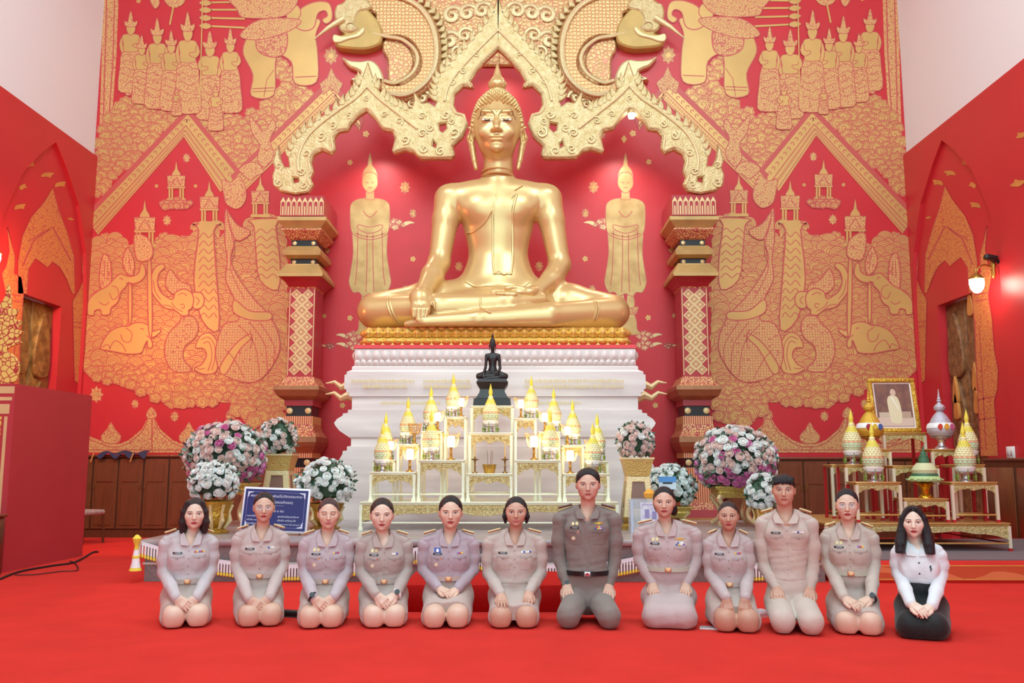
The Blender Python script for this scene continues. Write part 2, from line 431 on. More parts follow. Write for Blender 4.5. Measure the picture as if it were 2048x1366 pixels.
# ------------------------------------------------------------------ wall painting (flat gold leaf on the red wall)
class Draw:
    """flat painted shapes; pts are photograph pixels on the left half, mapped to the wall plane"""
    def __init__(s, plane='back', X=WX, Y=WY): s.mb = MB(); s.plane = plane; s.X = X; s.Y = Y; s.lay = 1
    def w(s, p, d):
        if s.plane == 'back': q = P(p[0], p[1], s.Y); return (q[0], s.Y - d, q[2])
        q = PX(p[0], p[1], s.X); return (s.X - math.copysign(d, s.X), q[1], q[2])
    def poly(s, pts, mi=0, lay=None, holes=()):
        d = .00018 * (s.lay if lay is None else lay); L = [list(pts)] + [list(h) for h in holes]
        tri = tessellate_polygon([[Vector((p[0], p[1], 0)) for p in l] for l in L])
        s.mb.add([s.w(p, d) for l in L for p in l], tri, mi); return s
    def line(s, pts, wd=1.6, mi=1, lay=None, closed=False):
        d = .00018 * ((s.lay if lay is None else lay) + .4); n = len(pts); v = []; f = []
        for i, p in enumerate(pts):
            a = pts[(i - 1) % n] if closed else pts[max(i - 1, 0)]; b = pts[(i + 1) % n] if closed else pts[min(i + 1, n - 1)]
            tx, ty = b[0] - a[0], b[1] - a[1]; l = math.hypot(tx, ty) or 1; nx, ny = -ty / l * wd * .58, tx / l * wd * .58
            v += [s.w((p[0] + nx, p[1] + ny), d), s.w((p[0] - nx, p[1] - ny), d)]
        for i in range(n if closed else n - 1):
            j = (i + 1) % n; f.append((2 * i, 2 * i + 1, 2 * j + 1, 2 * j))
        s.mb.add(v, f, mi); return s
    def shape(s, pts, mi=0, wd=1.6, sm=4, out=True):
        q = smoothpath(pts, sm, True) if sm else pts
        s.poly(q, mi)
        if out: s.line(q, wd, closed=True)
        s.lay += 1; return s
    def circ(s, x, y, r, mi=0, n=12, ry=None):
        return s.poly([(x + r * math.cos(2 * math.pi * k / n), y + (ry or r) * math.sin(2 * math.pi * k / n)) for k in range(n)], mi)
    def cloud(s, x, y, r, rnd, flip=1):
        lob = rnd.randint(5, 7); ph = rnd.random() * 6
        def ring(q): return [(x + q * r * (1 + .10 * math.cos(lob * a + ph)) * math.cos(a), y + q * r * .86 * (1 + .10 * math.cos(lob * a + ph)) * math.sin(a)) for a in [2 * math.pi * k / 22 for k in range(22)]]
        s.poly(ring(1)); s.line(ring(1), 1.5, closed=True); s.line(ring(.76), 1.1, closed=True)
        sp = [(x + flip * r * .55 * (1 - t) * math.cos(7.5 * t + ph), y + r * .5 * (1 - t) * math.sin(7.5 * t + ph)) for t in [k / 14 for k in range(14)]]
        s.line(sp, 1.1)
    def clouds(s, region, r=13, seed=1, wave=False):
        rnd = random.Random(seed); xs = [p[0] for p in region]; ys = [p[1] for p in region]
        def inside(x, y):
            c = False; n = len(region)
            for i in range(n):
                a, b = region[i], region[(i + 1) % n]
                if (a[1] > y) != (b[1] > y) and x < (b[0] - a[0]) * (y - a[1]) / (b[1] - a[1]) + a[0]: c = not c
            return c
        y = min(ys); row = 0
        while y < max(ys):
            x = min(xs) + (r * .8 if row % 2 else 0); i = 0
            while x < max(xs):
                jx, jy = x + rnd.uniform(-.3, .3) * r, y + rnd.uniform(-.3, .3) * r
                if inside(jx, jy):
                    b = s.lay; s.lay = b + (i % 2) * .5
                    if wave and rnd.random() < .8:
                        rr = r * rnd.uniform(.95, 1.3)
                        for q in (1, .74, .48, .24):
                            arc = [(jx + q * rr * math.cos(a), jy - q * rr * .95 * math.sin(a)) for a in [math.pi * k / 10 * 1.16 - .25 for k in range(11)]]
                            if q == 1: s.poly(arc)
                            s.line(arc, 1.4 if q == 1 else 1.0)
                    else: s.cloud(jx, jy, r * rnd.uniform(.85, 1.35), rnd, rnd.choice((-1, 1)))
                    s.lay = b
                x += r * 1.55; i += 1
            y += r * (.8 if wave else .95); row += 1; s.lay += 1
        return s
    def both(s, name, parent, mats=None):
        mats = mats or [M_gp, M_line, M_scale, M_curlp]
        s.mb.build(name, mats, parent, smooth=0)
        m2 = MB(); m2.v = [(-p[0], p[1], p[2]) for p in s.mb.v]; m2.f = s.mb.f; m2.m = s.mb.m
        return m2
def painted(name, d, mirror=True, parents=(None, None), mats=None):
    mats = mats or [M_gp, M_line, M_scale, M_curlp]
    a = d.mb.build(name, mats, parents[0], smooth=0)
    if mirror:
        m2 = MB(); m2.v = [(-p[0], p[1], p[2]) for p in d.mb.v]; m2.f = d.mb.f; m2.m = d.mb.m
        m2.build(name, mats, parents[1] or parents[0], smooth=0)
BK = (W_BACK, W_BACK)

# cloud banks of the upper storey
d = Draw(); d.clouds([(204, 262), (232, 205), (262, 194), (290, 208), (330, 222), (362, 222), (352, 240), (300, 290), (250, 340), (184, 400), (186, 330)], 12, 3)
d.lay = 1; painted('painted_cloud_bank', d, True, BK)
d = Draw(); d.clouds([(390, 232), (420, 226), (452, 228), (478, 235), (500, 222), (540, 200), (575, 205), (600, 180), (622, 190), (590, 230), (560, 262), (520, 310), (480, 352), (455, 335), (425, 290)], 12, 5)
painted('painted_cloud_bank', d, True, BK)
d = Draw(); d.clouds([(555, 120), (580, 130), (602, 168), (625, 176), (600, 215), (545, 232), (540, 215), (560, 190)], 12, 8); painted('painted_cloud_bank', d, True, BK)
d = Draw(); d.clouds([(575, 0), (582, 0), (582, 10), (575, 10)], 9, 9)
# border strip with running ornament
d = Draw(); d.poly([(207, -30), (238, -30), (233, 110), (222, 262), (199, 262), (203, 120)], 3); d.lay += 1
d.line([(214, -30), (210, 120), (206, 262)], 2.2); d.line([(230, -30), (226, 120), (216, 262)], 2.2); painted('painted_border', d, True, BK)

def gable(pts_out, pts_in, name, L0=40):
    """a band between outer and inner polylines (left foot, apex, right foot), with beads and curled leaves"""
    d = Draw(); o, i = pts_out, pts_in
    halo = [(o[0][0] - 9, o[0][1] - 4), (o[1][0], o[1][1] - 15), (o[2][0] + 9, o[2][1] - 4)]
    d.lay = L0; d.poly(halo + [i[2], i[1], i[0]], 1); d.lay = L0 + 1
    d.poly([o[0], o[1], o[2], i[2], i[1], i[0]], 0); d.lay = L0 + 2
    for a in (0, 1):
        L = math.hypot(o[a + 1][0] - o[a][0], o[a + 1][1] - o[a][1]); m = max(3, int(L / 6.4))
        for q, wd in ((.50, 1.6), (.90, 1.3)):
            d.line([(o[a][0] + (i[a][0] - o[a][0]) * q, o[a][1] + (i[a][1] - o[a][1]) * q), (o[a + 1][0] + (i[a + 1][0] - o[a + 1][0]) * q, o[a + 1][1] + (i[a + 1][1] - o[a + 1][1]) * q)], wd)
        for k in range(m):
            t = (k + .5) / m; ox, oy = o[a][0] + (o[a + 1][0] - o[a][0]) * t, o[a][1] + (o[a + 1][1] - o[a][1]) * t
            ix, iy = i[a][0] + (i[a + 1][0] - i[a][0]) * t, i[a][1] + (i[a + 1][1] - i[a][1]) * t
            x, y = ox + (ix - ox) * .7, oy + (iy - oy) * .7
            d.line([(x + 2 * math.cos(q), y + 2 * math.sin(q)) for q in (0, 1, 2, 3, 4, 5)], 1.1, closed=True)
            if k % 2 == 0 and L > 60:
                sg = -1 if a == 0 else 1; x, y = ox + (ix - ox) * .25, oy + (iy - oy) * .25
                d.line([(x + sg * 4 * math.cos(q) * (1 - q / 8), y - 5 * math.sin(q) * (1 - q / 8)) for q in (0, .9, 1.8, 2.7, 3.6, 4.5)], 1.4)
    painted(name, d, True, BK)
gable([(176, 437), (376, 229), (478, 354)], [(196, 470), (368, 274), (441, 384)], 'painted_gable')
gable([(470, 356), (661, 171), (720, 245)], [(486, 386), (672, 200), (720, 262)], 'painted_gable', 47)
d = Draw(); d.lay = 52; d.shape([(663, 135), (672, 155), (686, 168), (676, 190), (662, 178), (646, 190), (640, 168), (655, 155)], 3, 1.5, 0); painted('painted_finial', d, True, BK)

# standing figures of the procession
def figure(cx, top, bot, f=1, w=1., lay=60, pole=False):
    d = Draw(); d.lay = lay; H = bot - top; h = H / 10.
    S = lambda pts, mi=0: d.shape([(cx + x * h * w, top + y * h) for x, y in pts], mi, 1.2, 2)
    S([(-.9, 4.6), (.9, 4.6), (1.3, 7), (1.5, 9.6), (.6, 10), (-.6, 10), (-1.5, 9.6), (-1.3, 7)], 3)              # robe
    S([(-1.0, 3.0), (-.5, 2.75), (.5, 2.75), (1.0, 3.0), (.85, 4.0), (.8, 4.9), (-.8, 4.9), (-.85, 4.0)])          # chest
    S([(1.0 * f, 3.05), (1.35 * f, 3.9), (.9 * f, 4.5), (.2 * f, 4.2), (.3 * f, 3.95), (.85 * f, 3.9)])             # arm bent to the chest
    S([(-1.0 * f, 3.05), (-1.35 * f, 4.0), (-1.1 * f, 5.0), (-.8 * f, 5.0), (-.95 * f, 4.0)])
    S([(-.45, 1.75), (.45, 1.75), (.5, 2.4), (.15, 2.85), (-.15, 2.85), (-.45, 2.4)])                              # head
    S([(-.6, 1.8), (-.75, 1.1), (-.35, 1.3), (-.2, .5), (0, -.1), (.2, .5), (.35, 1.3), (.75, 1.1), (.6, 1.8)], 3)  # crown
    for q in (5.4, 6.2, 7.0, 7.8, 8.6): d.line([(cx + x * h * w, top + (q + .25 * math.sin(x * 3 + q)) * h) for x in (-1.1, -.5, 0, .5, 1.1)], 1.0)
    if pole: d.line([(cx + 1.5 * h, top - 40), (cx + 1.2 * h, bot - 20)], 2.0, 0)
    painted('painted_figure', d, True, BK)
figure(262, 24, 186, 1, 1.05, 60); figure(284, 72, 208, 1, 1.0, 70); figure(315, 38, 218, 1, .95, 75); figure(343, 62, 222, 1, .95, 85)
figure(376, 26, 228, 1, .9, 95, True); figure(420, 64, 240, -1, 1.05, 60); figure(461, 58, 226, 1, .95, 70); figure(432, 168, 262, 1, 1.1, 105); figure(354, 176, 232, 1, 1.2, 110)
d = Draw(); d.lay = 58; d.shape([(258, 150), (270, 145), (285, 165), (262, 190), (250, 186), (240, 150)], 3); painted('painted_flame', d, True, BK)
# war elephant
d = Draw(); d.lay = 60
d.shape([(500, 75), (545, 55), (600, 40), (640, 40), (632, 70), (636, 110), (633, 165), (590, 167), (583, 125), (553, 115), (548, 190), (503, 192), (506, 150), (487, 110), (490, 85)], 0, 2)
d.shape([(590, 50), (600, 20), (628, 5), (655, 5), (664, 20), (664, 40), (652, 48), (645, 40), (655, 32), (650, 22), (636, 28), (628, 55), (608, 62)], 0, 2)
d.shape([(572, 28), (578, 10), (596, 12), (602, 28), (592, 42), (580, 45)], 0, 1.6)
d.shape([(515, 100), (518, 66), (560, 50), (575, 70), (570, 105), (545, 115)], 2, 2)
d.shape([(480, 72), (520, 40), (600, 40), (580, 62), (520, 80)], 3, 1.6)
d.shape([(462, -10), (475, 20), (490, 36), (570, 32), (590, -10)], 3, 1.6)
d.line([(505, 178), (548, 176)], 1.6); d.line([(505, 184), (548, 182)], 1.2); d.line([(590, 155), (633, 153)], 1.6); d.line([(528, 195), (534, 160), (548, 140)], 1.2)
painted('painted_elephant', d, True, BK)
for y0, k in ((8, 0), (22, 1), (38, 2), (54, 3)):
    d = Draw(); d.lay = 55; d.line([(402, y0 - 2), (490, y0 + 2 * k - 4)], 3.2, 0); d.shape([(398, y0 - 2), (412, y0 - 8), (424, y0 - 1), (412, y0 + 5)], 0, 1, 2); painted('painted_spear', d, True, BK)
d = Draw(); d.lay = 55; d.circ(350, -6, 22, 3, 18); d.line([(347, 15), (340, 50)], 3, 0); d.shape([(300, -4), (312, -6), (320, 6), (312, 18), (303, 8)], 3); painted('painted_parasol', d, True, BK)
# birds / deities crouching at the feet of the gables
d = Draw(); d.lay = 62
for pts in ([(500, 235), (515, 250), (530, 262), (545, 240), (552, 255), (540, 280), (548, 310), (530, 335), (515, 318), (520, 290), (505, 268)], [(445, 360), (462, 365), (478, 352), (490, 372), (492, 400), (476, 418), (455, 410), (448, 390)], [(478, 340), (500, 325), (520, 330), (528, 345), (512, 352), (500, 360)]):
    d.shape(pts, 3, 1.5, 3)
painted('painted_bird', d, True, BK)

def pavilion(cx, top, bot, w, cloud=False):
    d = Draw(); d.lay = 66; H = bot - top; u = w / 2
    d.shape([(cx, top), (cx + u * .16, top + H * .22), (cx + u * .45, top + H * .32), (cx + u * .5, top + H * .40), (cx - u * .5, top + H * .40), (cx - u * .45, top + H * .32), (cx - u * .16, top + H * .22)], 0, 1.2, 0)
    d.shape([(cx - u, top + H * .38), (cx + u, top + H * .38), (cx + u * .92, top + H * .68), (cx - u * .92, top + H * .68)], 3, 1.4, 0)
    d.line([(cx - u * .55, top + H * .63), (cx, top + H * .42), (cx + u * .55, top + H * .63)], 1.8); d.lay += 1
    d.shape([(cx - u * 1.0, top + H * .66), (cx + u * 1.0, top + H * .66), (cx + u * 1.0, top + H * .71), (cx - u * 1.0, top + H * .71)], 0, 1.0, 0)
    for x in (-.85, -.55, .35, .65): d.poly([(cx + u * x, top + H * .71), (cx + u * (x + .2), top + H * .71), (cx + u * (x + .2), bot), (cx + u * x, bot)], 0)
    d.lay += 1
    d.poly([(cx - u * 1.05, bot - 3), (cx + u * 1.05, bot - 3), (cx + u * 1.1, bot + 3), (cx - u * 1.1, bot + 3)], 0)
    if cloud: d.lay += 1; d.clouds([(cx - w * .9, bot), (cx + w * .9, bot), (cx + w * .7, bot + 14), (cx - w * .7, bot + 14)], 7, 4)
    painted('painted_pavilion', d, True, BK)
pavilion(353, 322, 400, 36, True); pavilion(290, 400, 492, 42); pavilion(419, 362, 446, 38); pavilion(521, 352, 432, 36)

# the great lower scene: rocks, waves, trees, beasts, cloud banks
d = Draw(); d.lay = 2
low = [(183, 480), (205, 470), (235, 470), (262, 492), (305, 494), (312, 475), (345, 468), (368, 476), (386, 470), (386, 446), (440, 448), (438, 474), (470, 455), (486, 470), (500, 440), (560, 432), (573, 480), (575, 740), (566, 800), (560, 838), (516, 848), (478, 824), (470, 798), (410, 802), (340, 800), (296, 790), (284, 770), (220, 762), (166, 742), (163, 640), (174, 560)]
d.poly(low, 0); d.lay = 4; d.clouds([(p[0] + (6 if p[0] < 300 else -4), p[1] + 4) for p in low[:25]] + [(470, 760), (300, 750), (172, 720), (170, 640), (178, 560)], 13, 11, True)
painted('painted_wave_field', d, True, BK)
d = Draw(); d.lay = 60; d.clouds([(166, 720), (230, 735), (290, 738), (300, 790), (220, 765), (166, 748)], 11, 21); d.clouds([(292, 745), (380, 745), (470, 752), (482, 800), (430, 808), (360, 806), (300, 795)], 13, 22); d.clouds([(462, 790), (520, 770), (566, 760), (566, 835), (516, 850), (474, 826)], 13, 23)
painted('painted_cloud_bank', d, True, BK)
d = Draw(); d.lay = 70
d.shape([(386, 449), (442, 449), (428, 462), (434, 560), (438, 660), (404, 640), (388, 560), (398, 462)], 0, 2.4, 3)                    # rock pillar
for y in range(470, 640, 16): d.line(smoothpath([(398, y + 8), (408, y - 4), (418, y + 6), (428, y - 4), (434, y + 6)], 3), 1.4)
d.shape([(498, 440), (562, 438), (552, 452), (560, 520), (556, 580), (520, 560), (512, 500), (508, 452)], 0, 2, 3)
for y in range(462, 566, 15): d.line(smoothpath([(510, y + 7), (522, y - 4), (534, y + 5), (546, y - 4), (556, y + 5)], 3), 1.4)
painted('painted_rock', d, True, BK)
def beast(lay, polys, lines=(), name='painted_beast'):
    d = Draw(); d.lay = lay
    for pts, mi in polys: d.shape(pts, mi, 2, 4)
    for l in lines: d.line(smoothpath(l, 4), 1.4)
    painted(name, d, True, BK)
Z = lambda *L: [(x / 2.732, 400 + y / 2.732) for x, y in L]
beast(80, [(Z((565, 300), (545, 420), (560, 500), (600, 480), (612, 400), (598, 320)), 2), (Z((700, 262), (735, 340), (728, 410), (690, 395), (672, 330)), 2),
           (Z((480, 600), (488, 545), (535, 500), (590, 470), (625, 432), (660, 405), (700, 418), (735, 415), (762, 395), (770, 352), (790, 360), (796, 410), (768, 445), (730, 458), (702, 452), (690, 475), (662, 505), (645, 560), (610, 590), (600, 625), (560, 628), (550, 600), (520, 606), (515, 630), (485, 628)), 0)],
      [Z((610, 470), (640, 480), (650, 520), (620, 545), (600, 510)), Z((655, 432), (668, 428), (672, 440)), Z((690, 455), (730, 470), (752, 466)), Z((545, 560), (575, 575), (600, 560)), Z((575, 340), (572, 430)), Z((590, 340), (592, 420)), Z((705, 300), (715, 380))])
beast(84, [(Z((552, 812), (572, 760), (608, 716), (660, 692), (700, 690), (732, 674), (776, 670), (815, 688), (836, 718), (872, 708), (878, 722), (846, 748), (826, 752), (836, 790), (825, 812), (808, 800), (806, 770), (790, 800), (772, 836), (700, 842), (600, 824)), 0)],
      [Z((690, 700), (722, 728), (712, 775), (676, 770), (662, 735)), Z((768, 706), (780, 702), (786, 712)), Z((600, 815), (630, 770), (668, 790), (690, 830)), Z((800, 740), (830, 760), (850, 750)), Z((560, 806), (590, 790), (605, 815))])
beast(88, [(Z((905, 470), (930, 380), (980, 440), (1040, 470), (1040, 520), (960, 520)), 2), (Z((1045, 515), (1100, 508), (1118, 548), (1102, 588), (1060, 592)), 0),
           (Z((872, 562), (836, 512), (824, 440), (848, 372), (888, 350), (902, 368), (872, 402), (862, 452), (878, 500), (912, 530), (946, 544), (960, 508), (1002, 488), (1042, 502), (1060, 540), (1050, 590), (1032, 604), (1030, 628), (996, 632), (958, 604), (920, 596), (892, 584)), 0)],
      [Z((985, 575), (1005, 570), (1008, 590), (990, 592)), Z((940, 560), (960, 590), (1000, 612)), Z((840, 440), (850, 500), (880, 545)), Z((1070, 530), (1090, 550), (1075, 575)), Z((975, 520), (1000, 510), (1025, 525)), Z((890, 575), (930, 580), (955, 600))])
beast(86, [(Z((1000, 640), (1060, 640), (1085, 700), (1062, 760), (1012, 800), (1004, 870), (1050, 930), (962, 942), (912, 884), (900, 800), (930, 720), (975, 680)), 2),
           (Z((1070, 806), (1098, 742), (1150, 728), (1190, 780), (1196, 860), (1180, 940), (1112, 952), (1062, 922), (1102, 900), (1130, 850), (1112, 812)), 0)],
      [Z((1100, 765), (1140, 750), (1172, 790), (1176, 860), (1160, 930)), Z((1112, 785), (1140, 775), (1156, 810), (1158, 870), (1138, 935)), Z((1120, 920), (1090, 925), (1075, 915)), Z((1010, 690), (1035, 680), (1050, 700))])
beast(90, [([(452, 420), (462, 440), (470, 480), (462, 520), (480, 560), (510, 600), (545, 640), (560, 700), (520, 760), (470, 760), (440, 740), (432, 700), (448, 650), (478, 640), (470, 600), (452, 560), (455, 520), (450, 480)], 2), ([(440, 735), (470, 690), (500, 668), (502, 678), (480, 700), (452, 748)], 0), ([(455, 425), (475, 450), (500, 462), (492, 476), (470, 478)], 2), ([(470, 600), (500, 622), (540, 625), (540, 640), (500, 640), (468, 625)], 0)], [[(456, 440), (470, 500), (462, 540), (490, 600)], [(500, 660), (505, 680), (500, 700)], [(478, 650), (510, 690), (520, 755)], [(500, 645), (530, 690), (535, 745)], [(520, 645), (548, 690), (548, 725)], [(452, 700), (470, 720), (490, 758)]], 'painted_naga_boat')
beast(92, [([(296, 532), (303, 532), (305, 660), (298, 660)], 0), ([(258, 575), (264, 575), (264, 640), (258, 640)], 0), ([(270, 470), (300, 480), (305, 515), (275, 520)], 3)], [], 'painted_tree')
# cresting over the dado and scattered lotus stencils
d = Draw(); d.lay = 3
cr = [(100, 860), (178, 872), (218, 888), (238, 888), (258, 880), (284, 858), (294, 838), (296, 824), (308, 824), (310, 838), (320, 858), (345, 880), (365, 888), (392, 888), (412, 880), (438, 862), (450, 845), (456, 832), (466, 832), (472, 850), (495, 872), (520, 884), (560, 886), (580, 905), (100, 905)]
d.poly(cr, 3); d.lay = 5; d.line([(304, 830), (304, 900)], 2.2); d.line([(100, 866), (178, 878)] + [(p[0], p[1] + 6) for p in cr[2:22]], 1.6); d.line([(100, 900), (580, 900)], 1.5)
for cx, by in ((222, 892), (378, 892), (530, 886)): d.shape([(cx, by - 48), (cx + 8, by - 34), (cx + 20, by - 20), (cx + 14, by - 6), (cx - 14, by - 6), (cx - 20, by - 20), (cx - 8, by - 34)], 3, 1.2, 2)
for cx, by in ((303, 836), (462, 838)): d.shape([(cx, by - 22), (cx + 10, by - 10), (cx + 8, by), (cx - 8, by), (cx - 10, by - 10)], 3, 1.2, 2)
painted('painted_cresting', d, True, BK)
def stencil(x, y, r, plane='back', mats=None, mirror=True, name='painted_lotus', X=WX, lay=3, par=BK):
    d = Draw(plane, X); d.lay = lay
    if r >= 8:
        d.shape([(x + r * q * math.cos(a), y + 1.25 * r * q * math.sin(a)) for a, q in [(math.pi * k / 8, 1 if k % 2 == 0 else .72) for k in range(16)]], 3 if len((mats or [0] * 4)) > 3 else 0, 1, 0); d.circ(x, y, r * .35, 0)
    else:
        for k in range(5): a = 2 * math.pi * k / 5; d.circ(x + r * .6 * math.cos(a), y + r * .6 * math.sin(a), r * .36, 0, 8)
        d.circ(x, y, r * .25, 0, 6)
    painted(name, d, mirror, par, mats)
for x, y, r in ((193, 789, 14), (270, 808, 8), (349, 833, 9), (373, 316, 8), (334, 441, 9), (313, 372, 4), (391, 372, 4), (662, 112, 15), (312, 5, 7), (277, 2, 5)): stencil(x, y, r)
# niche: scattered blossoms and the two standing figures in gold leaf
for x, y, r in ((654, 501, 6), (826, 518, 6), (648, 632, 5), (685, 811, 6), (812, 579, 8), (826, 427, 8), (810, 375, 11), (794, 270, 8), (918, 533, 9), (700, 636, 6), (732, 268, 7), (700, 325, 6)): stencil(x, y, r, name='painted_blossom')
def wisp(x, y, f=1, s=1.):
    d = Draw(); d.lay = 4
    for i, (dx, dy, r) in enumerate(((0, 0, 9), (9, -5, 8), (18, -2, 8), (10, 6, 8), (26, 2, 6))): d.cloud(x + f * dx * s, y + dy * s, r * s, random.Random(i)); d.lay += .5
    d.shape([(x + f * 28 * s, y - 4 * s), (x + f * 40 * s, y - 6 * s), (x + f * 50 * s, y - 2 * s), (x + f * 40 * s, y), (x + f * 30 * s, y + 4 * s)], 0, 1, 2)
    painted('painted_wisp', d, True, BK, [M_gp2, M_line])
wisp(780, 448); wisp(716, 672, -1, .9); wisp(716, 690, -1, .9); wisp(665, 692, -1, .5); wisp(936, 392, -1, .5)
def standing(name, P0):
    d = Draw(); d.lay = 6; S = lambda pts, mi=0, sm=4: d.shape([P0(x, y) for x, y in pts], mi, 1.3, sm)
    S([(-22, 265), (-16, 250), (-8, 252), (8, 252), (16, 250), (22, 265), (24, 285), (30, 296), (-30, 296), (-24, 285)])       # plinth under feet
    S([(-26, 236), (26, 236), (22, 252), (-22, 252)], 2, 0)
    S([(-15, 208), (-4, 208), (-4, 236), (-18, 236)]); S([(4, 208), (15, 208), (18, 236), (4, 236)])
    S([(-36, 72), (-30, 60), (30, 60), (36, 72), (34, 120), (40, 165), (42, 185), (34, 205), (22, 205), (14, 214), (0, 208), (-14, 214), (-22, 205), (-34, 205), (-42, 185), (-40, 165), (-34, 120)])
    S([(-40, 30), (-36, 12), (-18, 3), (18, 3), (36, 12), (40, 30), (38, 70), (28, 84), (0, 92), (-28, 84), (-38, 70)])
    S([(-24, 60), (-6, 64), (6, 64), (24, 60), (22, 70), (0, 78), (-22, 70)])
    S([(-8, -14), (8, -14), (9, 6), (-9, 6)], 0, 0)
    S([(-15, -40), (-10, -56), (10, -56), (15, -40), (14, -22), (0, -8), (-14, -22)])
    S([(-16, -42), (-12, -58), (-5, -68), (-4, -78), (0, -95), (4, -78), (5, -68), (12, -58), (16, -42), (8, -52), (-8, -52)])
    for l in ([(-24, 72), (-26, 150), (-30, 190)], [(24, 72), (26, 150), (30, 190)], [(-6, 80), (-6, 140), (-8, 205)], [(6, 80), (6, 140), (8, 205)], [(-14, 30), (0, 44), (14, 30)], [(-30, 78), (0, 86), (30, 78)], [(-8, -32), (-3, -30)], [(3, -30), (8, -32)], [(-4, -20), (4, -20)]): d.line(smoothpath([P0(*p) for p in l], 4), 1.3)
    painted(name, d, False, BK, [M_gstand, M_line, M_curlp])
M_gstand = mat('gold_leaf_aged', 'D9B274', .42, .3, noise=.35, nscale=3.5, detail=6, col2='B98A52')
standing('painted_standing_figure', lambda x, y: (740 + x, 394 + y * .93)); standing('painted_standing_figure', lambda x, y: (1251 + x, 394 + y * .93))
d = Draw(); d.lay = 4; d.poly([(1248, 270), (1254, 278), (1248, 287), (1242, 278)], 0); painted('painted_diamond', d, False, BK)

# painted door surrounds on the side walls
SW = (W_R, W_L)
def sidep(polys, name, lines=()):
    d = Draw('side', WX - .004); d.lay = 2
    for pts, mi, sm in polys: d.shape(pts, mi, 1.2, sm)
    for l, wd in lines: d.line(l, wd)
    painted(name, d, True, SW, [M_ogold, M_line, M_opat])
sidep([([(1890, 372), (1905, 400), (1930, 432), (1946, 470), (1954, 520), (1955, 585), (1938, 585), (1935, 535), (1922, 514), (1912, 522), (1900, 532), (1890, 521), (1876, 533), (1864, 556), (1854, 585), (1849, 585), (1851, 510), (1864, 460), (1878, 420)], 2, 0)], 'painted_door_gable', [([(1856, 520), (1890, 452), (1925, 478), (1946, 530)], 3.0), ([(1896, 455), (1936, 480)], 2.0)])
sidep([([(1974, 452), (1970, 500), (1976, 530), (1984, 545), (1976, 590), (1984, 640), (1988, 700), (1996, 740), (1994, 780), (1988, 800), (1996, 912), (1962, 912), (1952, 700), (1944, 580), (1948, 552), (1962, 545), (1960, 510), (1968, 480)], 2, 0)], 'painted_door_pilaster', [([(1948, 590), (1978, 585)], 2.4), ([(1949, 602), (1978, 598)], 2.4), ([(1950, 640), (1952, 720), (1962, 900)], 2), ([(1958, 650), (1964, 740), (1972, 900)], 2.), ([(1956, 800), (1992, 792)], 2), ([(1956, 840), (1994, 834)], 2)])
sidep([([(1838, 505), (1834, 560), (1842, 580), (1853, 600), (1852, 650), (1850, 760), (1838, 770), (1836, 690), (1831, 620), (1830, 560)], 2, 0)], 'painted_door_pilaster', [([(1834, 645), (1852, 642)], 2), ([(1834, 655), (1852, 652)], 2)])
sidep([([(2021, 434), (2032, 470), (2040, 500), (2052, 520), (2060, 760), (2042, 760), (2036, 680), (2042, 590), (2034, 560), (2040, 540), (2030, 500)], 2, 0)], 'painted_door_pilaster', [([(2036, 565), (2056, 560)], 2), ([(2038, 580), (2056, 576)], 2)])
for x, y, r in ((1899, 346, 10), (1875, 365, 10), (1950, 410, 10), (1932, 325, 9), (1945, 370, 8), (2036, 366, 13), (2042, 270, 10), (1833, 395, 6), (1857, 435, 5), (1830, 478, 8)):
    d = Draw('side', WX - .066 if x > 1960 else WX - .004); d.lay = 2; a = random.Random(x).random() * 3
    d.poly(smoothpath([(x + r * 1.3 * q * math.cos(a + t), y + r * .8 * q * math.sin(a + t)) for t, q in ((0, 1.1), (.8, .5), (1.6, .8), (2.4, .55), (3.1, 1), (4, .6), (5.2, .7))], 3, True), 0); painted('painted_leaf', d, True, SW, [M_ogold])
